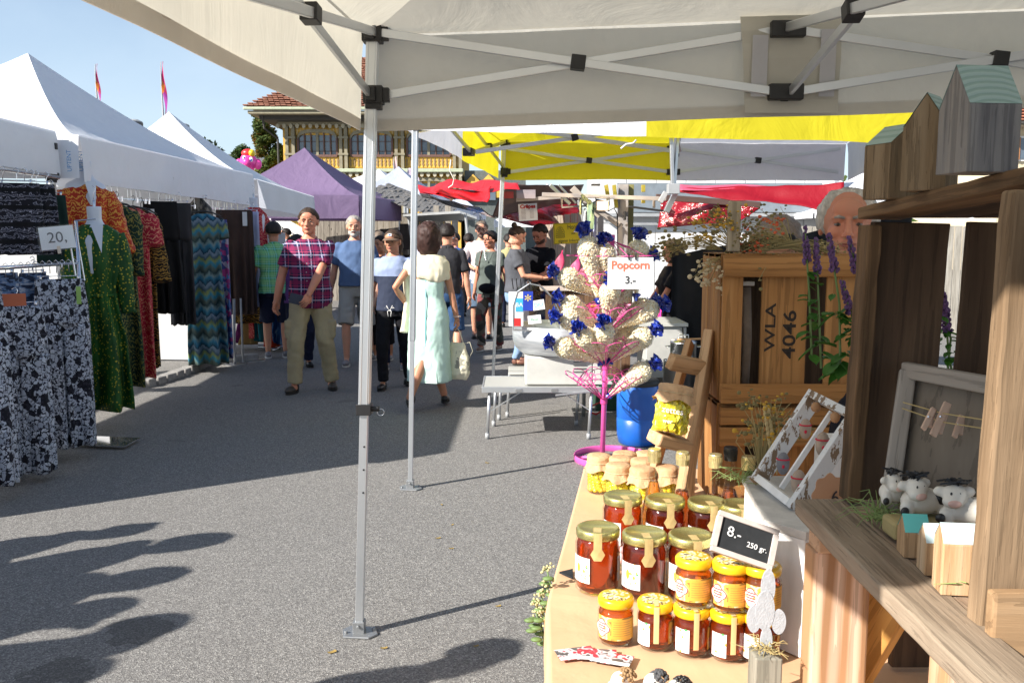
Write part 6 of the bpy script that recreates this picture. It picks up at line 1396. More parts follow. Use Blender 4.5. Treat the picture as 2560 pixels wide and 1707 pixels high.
for x, y in ((tx0 + .05, ty0 + .03), (tx1 - .06, ty0 + .02), (tx0 + .09, ty1 - .05), (tx1 - .12, ty1 - .02), (tx0 + .13, ty1 + .2), (tx0 + .2, ty1 + .32)):
    mb = MB(); mb.tube([(x, y, ZT - .02), (x - .02, y, .03)], .013, 10); l_ = mb.build('leg', alu, tb, smooth=True); mb = MB(); mb.tube([(x - .02, y, .045), (x - .02, y, .0)], .017, 10); mb.build('foot_cap', greyp, l_, smooth=True)
mb = MB(); mb.beam((tx0 + .06, ty0 + .04, .22), (tx0 + .3, ty0 + .05, ZT - .03), .02, .006); mb.beam((tx1 - .07, ty0 + .04, .22), (tx1 - .3, ty0 + .05, ZT - .03), .02, .006); mb.beam((tx0 + .55, ty0 - .02, ZT - .05), (tx0 + .85, ty0 - .01, ZT - .02), .012, .012); mb.build('brace', alu, tb)
for x in (.05, .32): mb = MB(); mb.box((x, ty0 - .012, ZT - .012), (.05, .01, .022)); mb.build('latch', steel, tb, bevel=.002)
cf = thing('candy_floss_machine', 'aluminium candy-floss machine with half dome hood and stickers on a white base box', 'candy-floss machine', (.28, 6.85, ZT), world=True)
bw = mat('cream_machine_paint', (.50, .50, .47), .4)
mb = MB(); mb.box((.36, 6.88, ZT + .01 + .115), (.52, .42, .22)); mb.build('base_box', bw, cf, bevel=.012)
mb = MB(); mb.prism([(0, 0), (.16, 0), (0, .20)], .40, Matrix.Translation((.622, 7.07, ZT + .02)) @ Matrix.Rotation(PI / 2, 4, 'X')); mb.build('slanted_end', bw, cf, bevel=.004)
for k in range(4): mb = MB(); mb.box((.52, 6.666, ZT + .12 + k * .025), (.10, .006, .006)); mb.build('vent_slot', mat('slot_dark', (.1, .1, .1), .7), cf)
bowl = NT('spun_aluminium', .45, .75); v = bowl.map((1, 1, 8)); bowl.col(bowl.ramp(bowl.noise(v, 6, 4), [(.3, (.50, .53, .57)), (.7, (.74, .76, .78))])); bowl.bump(bowl.noise(v, 9, 3), .06, .01); bowl = bowl.m
bc = V((.38, 6.92, ZT + .235))
mb = MB(); mb.lathe([(0, .0), (.26, 0), (.31, .01), (.355, .05), (.375, .11), (.38, .225), (.372, .228), (.368, .11), (.34, .05), (.25, .02), (0, .02)], bc, 56); mb.build('bowl', bowl, cf, smooth=True)
mb = MB(); mb.lathe([(0, .02), (.06, .02), (.07, .12), (.05, .14), (0, .14)], bc, 24); mb.build('spinner_head', steel, cf, smooth=True)
# hood: clear curved guard on the left half with metal edges
hx0, hx1, hy = bc.x - .37, bc.x - .02, bc.y - .29
def arcp(t, y):
    pts = [(hx0, bc.z + .21), (hx0, bc.z + .40), (hx0 + .03, bc.z + .50), (hx0 + .12, bc.z + .56), (hx0 + .2, bc.z + .545), (hx1 - .06, bc.z + .46), (hx1, bc.z + .34), (hx1, bc.z + .20)]
    q = t * (len(pts) - 1); i = min(int(q), len(pts) - 2); f = q - i
    return V((lerp(pts[i][0], pts[i + 1][0], f), y, lerp(pts[i][1], pts[i + 1][1], f)))
plex = glass('plexiglass', (.82, .83, .82), .06, .35)
mb = MB(); mb.sheet(lambda a, t: arcp(a, lerp(hy, hy + .5, t)), 28, 1); mb.build('hood', plex, cf, smooth=True, recalc=False)
mb = MB(); N = 28; fr_ = [arcp(i / N, hy) for i in range(N + 1)]; cx_ = V((.5 * (hx0 + hx1), hy, bc.z + .2)); vs = [cx_] + fr_; mb.add(vs, [(0, i, i + 1) for i in range(1, N + 1)]); mb.build('hood_side', plex, cf, recalc=False)
mb = MB(); mb.tube(fr_, .011, 8, flat=((0, 1, 0), .5)); mb.beam(fr_[0] , fr_[-1], .01, .028, (0, 1, 0)); mb.build('hood_edge', steel, cf, smooth=False)
def stick(x, z, w_, h_, rot, m, nm='sticker', txt=None, tc=None, ts=.03, par=cf, y=None):
    M = frame((x, (y or hy - .004), z), (math.cos(rot), 0, math.sin(rot)), (-math.sin(rot), 0, math.cos(rot))); mb = MB(); mb.box((0, 0, 0), (w_, h_, .001), M); o = mb.build(nm, m, par)
    if txt: text(txt, ts, M @ Matrix.Translation((0, 0, .0014)), tc, o)
    return o
bl2 = mat('sticker_blue', (.02, .05, .42), .4); cy_ = mat('sticker_cyan', (.05, .38, .65), .4); ye_ = mat('sticker_yellow', (.8, .6, .05), .4); whs = mat('sticker_white', (.78, .78, .78), .4); rds = mat('sticker_red', (.6, .03, .03), .4)
stick(hx0 + .02, bc.z + .37, .11, .26, 0, whs, y=hy - .003); stick(hx0 + .045, bc.z + .40, .055, .10, .0, cy_, txt='BA', tc=whs, ts=.045, y=hy - .006)
stick(hx0 + .11, bc.z + .43, .075, .145, 0, bl2, txt='*', tc=ye_, ts=.12, y=hy - .0075)
stick(hx0 + .19, bc.z + .40, .09, .075, .15, whs, txt='DIU', tc=cy_, ts=.04, y=hy - .005); stick(hx0 + .16, bc.z + .29, .10, .065, .12, whs, txt='Floss', tc=mat('sticker_green', (.05, .4, .2), .4), ts=.03, y=hy - .005); stick(hx0 + .03, bc.z + .27, .05, .06, 0, rds, y=hy - .006)
mb = MB()
for k in range(5): mb.tube([(hx0 - .0 + k * .03, hy, bc.z + .52), (hx0 - .01 + k * .032, hy - .01, bc.z + .60)], .004, 5)
mb.build('black_clips', blackp, cf)
# counter, pots, barrel
ct = thing('counter', 'white counter with pale top behind the popcorn stand', 'counter', (1.05, 7.6, 0), world=True)
mb = MB(); mb.box((1.0, 7.75, .80), (1.0, .6, .03)); mb.build('counter_top', bw, ct, bevel=.004); mb = MB(); mb.box((1.32, 7.75, .52), (.34, .55, .52)); mb.build('cabinet', mat('cabinet_grey', (.45, .45, .43), .6), ct, bevel=.006)
for x in (.62, 1.43): MB().tube([(x, 7.5, 0), (x, 7.5, .78)], .018, 8).build('leg', alu, ct, smooth=True)
mb = MB(); mb.tube([(1.45, 7.44, .78), (1.47, 7.43, .5), (1.45, 7.44, .2), (1.52, 7.4, .01)], .006, 6); mb.build('cable', blackp, ct, smooth=True)
for lb, x, y, m, r in (('orange round tub on the white counter', .62, 7.62, mat('orange_tub', (.75, .17, .03), .4), .13), ('pink plastic tub on the white counter', .98, 7.7, mat('pink_tub', (.75, .25, .42), .4), .10)):
    o = MB().lathe([(0, 0), (r * .8, 0), (r, .13), (r * 1.04, .135), (r * .95, .13), (r * .75, .02), (0, .02)], (0, 0, 0), 28).build('tub', m, smooth=True); o.location = (x, y, .82); tag(o, lb, 'tub', 'tubs on the white counter')
blue = NT('blue_barrel_plastic', .32, spec=.6); v = blue.map(); blue.col(blue.ramp(blue.noise(v, 5, 4), [(.3, (.008, .085, .38)), (.7, (.012, .13, .55))])); blue.bump(blue.noise(v, 12), .05); blue = blue.m
bp = on(1597, 1117, 0); br = thing('blue_barrel', 'blue plastic barrel with black lid behind the popcorn stand', 'barrel', (bp.x, bp.y + .1, 0))
mb = MB(); mb.lathe([(0, 0), (.11, 0), (.14, .02), (.152, .08), (.155, .2), (.150, .205), (.155, .215), (.156, .40), (.150, .46), (.14, .475), (0, .475)], (0, 0, 0), 48); mb.build('body', blue, br, smooth=True)
mb = MB(); mb.lathe([(.155, .455), (.158, .46), (.158, .485), (.14, .50), (0, .50)], (0, 0, 0), 40); mb.build('lid', blackp, br, smooth=True); mb = MB(); mb.ell((-.12, -.1, .44), (.02, .02, .02)); mb.build('plug', blackp, br)
kp = at(1712, 905, 6.9)
def pot(label, x, y, z, r, h, lid=True, wood_h=False):
    root = thing('cooking_pot', label, 'pot', (x, y, z), group='aluminium pots beside the barrel')
    MB().lathe([(0, 0), (r, 0), (r, h), (r * 1.03, h), (r * .97, h - .01), (r * .97, .01), (0, .01)], (0, 0, 0), 40).build('pot', steel, root, smooth=True)
    if lid:
        l_ = MB().lathe([(r * 1.02, h + .002), (r * .9, h + .015), (r * .4, h + .028), (0, h + .03)], (0, 0, 0), 40).build('lid', steel, root, smooth=True); mb = MB(); mb.tube([(-.04, 0, h + .02), (-.038, 0, h + .055), (.038, 0, h + .055), (.04, 0, h + .02)], .005, 8); mb.build('handle', steel, l_, smooth=True)
    mb = MB()
    for s in (-1, 1): mb.tube([(s * r * .97, -.03, h * .75), (s * (r + .035), -.025, h * .75), (s * (r + .035), .025, h * .75), (s * r * .97, .03, h * .75)], .005, 6)
    mb.build('side_handle', steel, root, smooth=True); return root
q = at(1700, 945, 6.9)
pot('large aluminium pot under the lidded one, next to the wooden rack', q.x, 6.95, q.z - .06, .125, .20, False); pot('lidded aluminium pot with a bent handle on top of the larger one', q.x + .04, 7.0, q.z + .13, .105, .15)
sp = thing('wooden_spoon', 'wooden spoon lying across the lidded pot', 'spoon', (q.x, 6.9, q.z + .31)); mb = MB(); mb.tube([(.02, 0, 0), (.2, -.02, .01)], .008, 8, flat=((0, 0, 1), .6)); mb.ell((.0, 0, 0), (.035, .02, .008)); mb.build('spoon_body', mat('spoon_wood', (.5, .28, .13), .6), sp, smooth=True)
pbx = thing('pot_stand', 'dark cloth-covered box carrying the aluminium pots', 'box', (q.x + .1, 7.0, 0), world=True); mb = MB(); mb.box((q.x + .1, 7.1, (q.z - .065) / 2), (.6, .5, q.z - .065)); mb.build('box', cloth('black_drape', (.012, .011, .012), .3), pbx, bevel=.01)
mb = MB(); mb.sheet(lambda a, t: (lerp(1.45, 3.6, a), 8.0 + .06 * math.sin(a * 22) + .02 * math.sin(a * 50), lerp(.02, 1.36 + .42 * a + .02 * math.sin(a * 9), t)), 60, 10); tag(mb.build('black_tarpaulin', cloth('black_tarp', (.008, .008, .010), .4, .45), smooth=True, recalc=False), 'black tarpaulin screen behind the wooden crates and the pots', 'tarpaulin')
# small clutter in the gap beneath the machine
mb = MB(); mb.tube([at(1478, 1015, 7.4), at(1500, 1005, 7.4), at(1512, 1022, 7.4), at(1490, 1035, 7.3), at(1470, 1028, 7.3)], .008, 6); tag(mb.build('red_hose', mat('red_hose', (.5, .02, .02), .4), smooth=True), 'coiled red cable lying behind the candy-floss table', 'cable')
mb = MB(); mb.box((.95, 7.9, .13), (.4, .3, .26)); tag(mb.build('dark_crate', mat('dark_green_crate', (.01, .06, .03), .5), bevel=.01), 'dark green box on the ground behind the folding table', 'box')

# ---------------------------------------------------------------- crepe stall: red canopies, beams, pillar, lamp
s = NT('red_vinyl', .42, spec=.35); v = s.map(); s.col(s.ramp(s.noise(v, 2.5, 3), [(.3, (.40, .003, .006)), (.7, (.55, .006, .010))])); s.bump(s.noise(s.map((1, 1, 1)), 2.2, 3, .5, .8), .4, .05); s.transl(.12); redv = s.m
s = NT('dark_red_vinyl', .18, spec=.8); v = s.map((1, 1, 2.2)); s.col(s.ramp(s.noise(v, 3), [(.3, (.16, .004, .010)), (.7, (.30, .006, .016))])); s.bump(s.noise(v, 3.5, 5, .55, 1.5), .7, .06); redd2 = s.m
trail = mat('stall_beam_grey', (.34, .30, .27), .5, var=.15)
def quad(a, b, c, d, m, name, label, cat, nu=24, nv=10, wv=.03, seed=0, group=None):
    a, b, c, d = V(a), V(b), V(c), V(d)
    n_ = (b - a).cross(d - a).normalized()
    def fn(s_, t): p = lerp(lerp(a, b, s_), lerp(d, c, s_), t); return p + n_ * (wv * noise.noise(V((s_ * 3.5 + seed, t * 1.2, seed))) + wv * .15 * noise.noise(V((s_ * 9, t * 2 + seed, 1))))
    o = MB().sheet(fn, nu * 2, nv * 2).build(name, m, smooth=True, recalc=False); q = o.modifiers.new('t', 'SOLIDIFY'); q.thickness = .006; return tag(o, label, cat, group)
crp = 'red canopies of the crepe stall'
quad(at(1044, 462, 13.2), at(1292, 449, 9.6), at(1300, 474, 9.0), at(1048, 478, 12.6), redv, 'red_canopy', 'sunlit bright red canopy flap left of the yellow tent', 'canopy', wv=.10, group=crp)
quad(at(1048, 478, 12.6), at(1240, 470, 9.9), at(1225, 508, 9.6), at(1110, 492, 11.5), redv, 'canopy_valance', 'wavy red lower edge hanging from the sunlit canopy', 'canopy', wv=.12, seed=4, group=crp)
quad(at(1048, 482, 12.5), at(1200, 520, 10.0), at(1240, 545, 10.4), at(1060, 494, 12.4), glass('grey_clear_vinyl', (.30, .28, .28), .15, .6), 'clear_curtain', 'grey transparent vinyl strip under the red canopy', 'curtain', wv=.03, group=crp)
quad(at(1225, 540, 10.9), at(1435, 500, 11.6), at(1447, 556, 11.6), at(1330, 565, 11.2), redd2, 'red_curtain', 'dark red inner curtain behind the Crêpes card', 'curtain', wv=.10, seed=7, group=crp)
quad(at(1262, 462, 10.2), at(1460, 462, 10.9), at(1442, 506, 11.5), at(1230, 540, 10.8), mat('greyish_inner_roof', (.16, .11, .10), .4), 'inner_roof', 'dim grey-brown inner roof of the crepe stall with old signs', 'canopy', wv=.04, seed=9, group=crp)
quad(at(1700, 470, 9.6), at(2110, 462, 8.9), at(2110, 535, 8.7), at(1700, 480, 9.4), tentcloth('wine_red_cloth', (.28, .004, .015), .15), 'red_canopy', 'red canopy flap with pink top right of the grey pillar', 'canopy', wv=.08, seed=12, group=crp)
quad(at(1700, 462, 9.8), at(2080, 468, 9.4), at(2110, 470, 9.0), at(1700, 474, 9.5), mat('pink_canopy_top', (.75, .12, .22), .5, transl=.3), 'pink_canopy', 'thin pink upper strip of the right red canopy', 'canopy', wv=.02, group=crp)
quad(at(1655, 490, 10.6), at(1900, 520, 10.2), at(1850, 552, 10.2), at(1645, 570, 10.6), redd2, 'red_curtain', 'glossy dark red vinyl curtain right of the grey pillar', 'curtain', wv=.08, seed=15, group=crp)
stl = thing('crepe_stall', 'crepe stall frame with grey beams, pillar and slanted struts', 'stall', (1.2, 10.5, 0), world=True)
def bm_(name, u0, v0, u1, v1, y, wpx, m=trail, y1=None, dpt=.06, par=stl):
    a, b = at(u0, v0, y), at(u1, v1, y1 or y); w_ = wpx / FPX * y; mb = MB(); mb.beam(a, b, w_, dpt, (0, 1, 0)); return mb.build(name, m, par, bevel=.004)
bm_('beam', 1355, 486, 1665, 497, 10.2, 10); bm_('beam', 1290, 500, 1440, 490, 10.4, 9); bm_('beam', 1640, 492, 1900, 512, 10.3, 14, mat('brown_beam', (.10, .06, .05), .5))
pm_ = mat('pillar_grey', (.30, .28, .27), .6, var=.15)
a = at(1558, 460, 10.4); mb = MB(); mb.box((a.x, 10.4, a.z / 2 + .0), (.115, .115, a.z)); mb.build('pillar', pm_, stl, bevel=.006)
mb = MB(); mb.box((a.x + .10, 10.5, a.z / 2 + .3), (.07, .08, a.z - .6)); mb.build('pillar_side', mat('olive_post', (.22, .20, .07), .6), stl, bevel=.004)
bm_('strut', 1462, 500, 1548, 562, 10.35, 14); bm_('strut', 1430, 470, 1500, 540, 10.5, 16, mat('beige_strut', (.42, .36, .30), .6)); bm_('strut', 1375, 462, 1425, 510, 10.3, 9, steel); bm_('strut', 1396, 462, 1440, 508, 10.3, 5, steel)
bm_('bracket', 1404, 492, 1404, 518, 10.3, 4); bm_('bracket', 1404, 518, 1475, 514, 10.3, 4); bm_('bracket', 1635, 500, 1635, 520, 10.3, 5); bm_('rail', 1570, 516, 1665, 528, 10.2, 5, blackp); bm_('rail', 1452, 555, 1540, 557, 12, 5, greyp); bm_('rail', 1580, 560, 1645, 560, 12, 6, greyp)
bm_('strut', 1690, 478, 1665, 530, 10.0, 14, steel); bm_('strut', 1665, 480, 1650, 505, 10.1, 12, greyp)
for k, (u, v0, v1) in enumerate(((1515, 462, 500), (1535, 462, 520), (1608, 462, 480), (1608, 500, 508))): bm_('brass_fitting', u, v0, u + (6 if k < 2 else 0), v1, 10.3, 9, mat('brass_yellow', (.55, .45, .08), .25, .6))
bm_('box_sign', 1478, 462, 1500, 462, 10.2, 5, blackp); bm_('hook', 1562, 528, 1562, 550, 10.28, 6, blackp)
bm_('tent_pole_end', 1447, 500, 1460, 556, 10.8, 8, greyp)
mb = MB(); mb.tube([at(1497, 500, 10.3), at(1480, 508, 10.25), at(1500, 512, 10.2), at(1488, 498, 10.2), at(1515, 505, 10.2)], .012, 6); mb.build('cable_knot', blackp, stl, smooth=True)
mb = MB(); mb.tube([at(1520, 528, 10.2), at(1535, 520, 10.2), at(1543, 535, 10.2), at(1545, 640, 10.2)], .007, 6); mb.build('cable', blackp, stl, smooth=True)
# lamp: the only lit lamp in the place
lp = at(1507, 514, 10.0); lm_ = thing('floodlight', 'lit halogen floodlight under the crepe stall beam', 'lamp', lp)
em = NT('lamp_glow'); e_ = em.n('ShaderNodeEmission'); e_.inputs[0].default_value = (1, .62, .25, 1); e_.inputs[1].default_value = 9; em.link(e_.outputs[0], em.out.inputs[0])
mb = MB(); mb.box((0, .04, 0), (.14, .07, .11)); mb.build('housing', mat('lamp_housing', (.06, .05, .045), .5), lm_, bevel=.01); mb = MB(); mb.box((0, .0, 0), (.10, .008, .07)); mb.build('lens', em.m, lm_, bevel=.003); mb = MB(); mb.tube([(-.075, .03, 0), (-.08, .04, .09), (.08, .04, .09), (.075, .03, 0)], .006, 6); mb.build('bracket', blackp, lm_)
pl = bpy.data.lights.new('floodlight_bulb', 'POINT'); pl.energy = 12; pl.color = (1, .75, .45); pl.shadow_soft_size = .04; lo = bpy.data.objects.new('floodlight_bulb', pl); C.objects.link(lo); lo.location = (0, -.06, 0); lo.parent = lm_
# cards and signs
c_ = at(1320, 530, 10.6); r = thing('menu_card', 'white menu card headed Crêpes in red hanging on the dark red curtain', 'sign', c_); r.rotation_euler = (0, -.06, .08)
mb = MB(); mb.box((0, 0, 0), (.225, .004, .20)); mb.build('card', paper, r); text('Crêpes', .062, frame((0, -.004, .065), (1, 0, 0), (0, 0, 1)), mat('crepe_red', (.55, .03, .03), .6), r, bold=.003)
mb = MB()
for k in range(8): mb.box((-.055, -.004, .025 - k * .015), (.055, .001, .004)); mb.box((.045, -.004, .03 - k * .014), (.05, .001, .004))
o = mb.build('printed_lines', mat('print_grey', (.25, .2, .2), .7), r); o['kind'] = 'stuff'
c_ = at(1315, 485, 10.35); r = thing('menu_card', 'blurred grey notice card pinned on the inner roof of the crepe stall', 'sign', c_); mb = MB(); mb.box((0, 0, 0), (.22, .004, .10)); mb.build('card', mat('grey_card', (.33, .28, .29), .6), r); mb = MB(); mb.box((-.22, 0, -.01), (.15, .004, .08)); mb.build('red_picture', mat('faded_red_print', (.4, .06, .05), .6), r)
c_ = at(1419, 583, 10.9); r = thing('honey_sign', 'yellow sign with a beehive drawing and the words Honig and eigener', 'sign', c_); r.rotation_euler = (0, -.045, .15)
ym = mat('sign_yellow', (.85, .62, .01), .5, var=.03); mb = MB(); mb.box((0, 0, 0), (.355, .012, .255)); mb.build('board', ym, r, bevel=.003)
MB().box((0, -.0075, .120), (.335, .001, .004)).box((0, -.0075, -.120), (.335, .001, .004)).box((-.168, -.0075, 0), (.004, .001, .24)).box((.168, -.0075, 0), (.004, .001, .24)).build('border', ink, r)
text('Honig', .085, frame((.07, -.008, .075), (1, 0, 0), (0, 0, 1)), ink, r, sx=.7); text('aus', .05, frame((.07, -.008, .0), (1, 0, 0), (0, 0, 1)), ink, r, sx=.75); text('eigener Imkerei', .055, frame((.01, -.008, -.09), (1, 0, 0), (0, 0, 1)), ink, r, sx=.75)
mb = MB()
for k in range(6): w_ = .052 - .0015 * k * k; mb.tube([(-.095 + w_ * math.cos(t), -.008, -.045 + k * .022 + .006 * math.sin(t)) for t in [i * PI / 8 for i in range(17)]], .0018, 4)
for s_ in (-1, 1): mb.tube([(-.095 + s_ * .055, -.008, -.05), (-.095 + s_ * .05, -.008, .03), (-.095 + s_ * .025, -.008, .075), (-.095, -.008, .085)], .002, 4)
mb.build('beehive_drawing', ink, r)
# wooden wall with light and shade behind the couple
wallb = wood('pale_wall_boards', [(.36, .28, .22), (.52, .42, .35), (.62, .53, .46)], 14, .8); ww = thing('board_wall', 'pale vertical board wall behind the yellow honey sign', 'wall', (.6, 11.4, 0), world=True)
for k in range(10): x = at(1352, 600, 11.4).x + k * .085; plank('wall_board', (x, 11.4, .3), (x, 11.4, 1.78 + .012 * k), .08, .02, (0, -1, 0), wallb, ww, bevel=0)
for lb, u, v, y, wd, hh, m in (('pale green glass bottle garland hanging from the stall beam', 1477, 540, 10.1, .09, .30, mat('pale_green_cloth', (.18, .28, .2), .5, transl=.3)), ('white cloth strip hanging beside the green one', 1462, 560, 10.3, .03, .36, paper), ('pale lilac cloth strip behind the green one', 1487, 575, 10.6, .04, .4, lilac), ('clear yellow strip hanging from the beam', 1452, 512, 10.2, .03, .22, mat('yellow_strip', (.4, .38, .15), .4))):
    mb = MB(); p = at(u, v, y); mb.sheet(lambda a, t: (p.x + (a - .5) * wd * (1 - .2 * t), y + .02 * math.sin(a * 7 + t * 3), p.z + hh * (.5 - t)), 6, 6); o = mb.build('hanging_strip', m, smooth=True, recalc=False); tag(o, lb, 'cloth strip', 'strips hanging from the stall beam')
mb = MB()
for k in range(26): p = at(1455 + k * 1.3 + rnd.uniform(-2, 2), 492 + k * .9 + rnd.uniform(-5, 5), 10.1); mb.ell(p, rnd.uniform(.01, .022), 6, 4)
tag(mb.build('hop_garland', mat('garland_green', (.06, .07, .03), .8, var=.6, vs=30)), 'dark green garland with red berries along the slanted strut', 'garland')
# bright plastic petals and boxes seen between people
for lb, u, v, y, m, hh in (('crimson feather-like flag tip right of the couple', 1392, 655, 9.6, mat('crimson_petal', (.35, .02, .08), .5), .26), ('dark pink petal display behind the popcorn', 1432, 665, 9.4, mat('dark_pink_petal', (.4, .03, .13), .5), .2), ('crimson petal display nearest the popcorn', 1452, 680, 9.3, mat('crimson_petal2', (.28, .015, .06), .5), .2)):
    p = at(u, v, y); mb = MB(); mb.sheet(lambda a, t: (p.x + (a - .5) * .11 * math.sin(PI * min(.97, t + .1)) + t * .06, y + .02 * math.cos(a * 3), p.z - hh * .5 + hh * t), 6, 8); o = mb.build('petal_display', m, smooth=True, recalc=False); q = o.modifiers.new('t', 'SOLIDIFY'); q.thickness = .006; tag(o, lb, 'decoration', 'pink petals behind the popcorn')
bz = thing('stall_counter', 'brown wooden stall counter between the couple and the popcorn', 'counter', (.7, 9.2, 0), world=True)
for k in range(9): x = at(1375, 800, 9.2).x + k * .10; plank('counter_board', (x, 9.2, .0), (x, 9.2, .98), .095, .02, (0, -1, 0), wood('dark_counter', [(.06, .035, .02), (.14, .08, .045), (.2, .12, .07)], 14), bz, bevel=0)
mb = MB(); mb.box((at(1375, 800, 9.2).x + .4, 9.35, 1.0), (1.0, .4, .03)); mb.build('counter_top', mat('counter_top_pale', (.5, .42, .36), .5), bz, bevel=.004)
# ---------------------------------------------------------------- honey stall: table and paper cover
TZ = .75
kraft = NT('kraft_paper', .7, spec=.25); v = kraft.map(); kraft.col(kraft.ramp(kraft.noise(v, 3, 5), [(.3, (.58, .345, .20)), (.7, (.66, .42, .255))])); kraft.bump(kraft.math('ADD', kraft.noise(v, 7, 4, .5, .6), kraft.math('MULTIPLY', kraft.noise(kraft.map((1, .15, 1), (0, 0, .5)), 16, 2), .35)), .45, .012); kraft = kraft.m
edge = [(.245, 2.95), (.232, 2.86), (.15, 2.32), (.078, 1.86), (.066, 1.5), (.06, 1.2), (.06, 1.0)]
def ex(y):
    for a, b in zip(edge, edge[1:]):
        if y >= b[1]: t = (a[1] - y) / (a[1] - b[1]); return lerp(a[0], b[0], t)
    return edge[-1][0]
tbl = thing('market_table', 'market table covered in brown kraft paper carrying honey jars and bottles', 'table', (.9, 2, 0), world=True)
mb = MB(); mb.prism([(x + .012, y) for x, y in edge] + [(1.75, 1.0), (1.75, 2.95)], .03, Matrix.Translation((0, 0, TZ - .036))); mb.build('table_top', mat('trestle_wood', (.4, .28, .16), .7), tbl)
def cover(a, b):
    y = lerp(2.97, 1.0, b); q = a * 1.9
    if q < .35:                                       # the side that hangs down
        t = 1 - q / .35; return (ex(y) - .004 - .02 * t * abs(noise.noise(V((y * 3, t * 2, 4)))) - .012 * math.sin(y * 17) * t, y, TZ - .002 - .36 * t + .01 * math.sin(y * 9) * t)
    t = (q - .35) / 1.55; x = lerp(ex(y), 1.76, t ** 1.3)
    return (x, y, TZ + .0015 + .004 * max(0, noise.noise(V((x * 5, y * 4, 1)))) * math.exp(-((t) / .3) ** 2))
mb = MB(); mb.sheet(cover, 76, 90); mb.build('paper_cover', kraft, tbl, smooth=True, recalc=False)
for x, y in ((.42, 2.8), (1.65, 2.8), (.3, 1.1), (1.65, 1.1)): mb = MB(); mb.tube([(x, y, 0), (x, y, TZ - .04)], .02, 10); mb.build('leg', steel, tbl, smooth=True)

# ---------------------------------------------------------------- jars
clr = glass('jar_glass', (.98, .985, .98), .01, .0)
def liquid(name, c, rough=.04, tr=.85):
    s = NT(name, rough, spec=.6); s.b.inputs['Transmission Weight'].default_value = tr; s.b.inputs['IOR'].default_value = 1.42; s.col(c); return s.m
honey = liquid('forest_honey', (.50, .065, .007)); honeyd = liquid('dark_honey', (.27, .030, .005)); honeyl = liquid('amber_honey', (.66, .15, .012)); amber = liquid('amber_liqueur', (.85, .38, .04)); darkliq = liquid('red_brown_liqueur', (.55, .15, .035))
goldm = NT('gold_lid', .28, .85); v = goldm.map(); goldm.col(goldm.ramp(goldm.vor(v, 230, 'DISTANCE_TO_EDGE'), [(.0, (.42, .38, .10)), (.12, (.70, .64, .28))])); goldm.bump(goldm.vor(v, 230, 'DISTANCE_TO_EDGE'), .12, .001); goldm = goldm.m
yel = mat('yellow_lid', (.80, .47, .01), .3, var=.03, coat=.4); lidart = NT('lid_art', .4); v = lidart.map(); X, Y, Z_ = lidart.sep(v)
lidart.col(lidart.ramp(lidart.noise(v, 75, 2), [(.38, (.75, .35, .02)), (.47, (.8, .7, .45)), (.56, (.03, .02, .015)), (.64, (.8, .5, .05))], True)); lidart = lidart.m
lab_w = NT('white_label', .6); v = lab_w.map(rand=True); lab_w.col(lab_w.mix(lab_w.math('LESS_THAN', lab_w.vor(v, 75), .2), (.74, .74, .74), (.72, .42, .05))); lab_w = lab_w.m
lab_o = NT('orange_label', .55); v = lab_o.map(); lab_o.col(lab_o.ramp(lab_o.noise(v, 62, 2, .4, .3), [(.36, (.25, .13, .03)), (.42, (.72, .38, .06)), (.52, (.66, .36, .07)), (.6, (.80, .62, .36)), (.68, (.75, .30, .2))], True)); lab_o = lab_o.m
lab_p = mat('gold_text_panel', (.70, .36, .05), .55, var=.05); lab_r = mat('red_white_cloud', (.80, .68, .62), .5, var=.02); redp = mat('red_print', (.70, .05, .06), .5); seal = mat('gold_seal', (.60, .45, .20), .45, .3, var=.12, vs=60)
def cpatch(mb, r, a0, a1, z0, z1, n=10, mi=0, c=(0, 0, 0)):
    """patch on a cylinder; angle 0 faces the camera, positive to the right"""
    mb.sheet(lambda s, t: (c[0] + r * math.sin(lerp(a0, a1, s)), c[1] - r * math.cos(lerp(a0, a1, s)), c[2] + lerp(z0, z1, t)), n, 1, mi)
def blob(mb, r, a, z, sx, sz, n=14, f=lambda t: 1, ctr=(0, 0, 0)):
    vs = [(ctr[0] + r * math.sin(a), ctr[1] - r * math.cos(a), ctr[2] + z)]
    for i in range(n): t = 2 * PI * i / n; aa = a + sx * math.cos(t) * f(t) / r; vs.append((r * math.sin(aa), -r * math.cos(aa), z + sz * math.sin(t) * f(t)))
    mb.add(vs, [(0, 1 + i, 1 + (i + 1) % n) for i in range(n)])
def lines(r, a0, a1, z, n, par):
    mb = MB()
    for k in range(n): cpatch(mb, r, a0, a1 - .12 * (k % 3), z + k * .004 + (.03 if n == 3 and k == 2 else 0), z + k * .004 + .0011 + (.03 if n == 3 and k == 2 else 0), 4)
    mb.build('small_print', mat('label_grey_print', (.30, .30, .27), .6), par, recalc=False)['kind'] = 'stuff'
    mb = MB(); blob(mb, r, a1 - .05, z + n * .0055 + .012, .0028, .0022); mb.build('green_leaf_print', mat('label_green', (.06, .35, .10), .6), par, recalc=False)
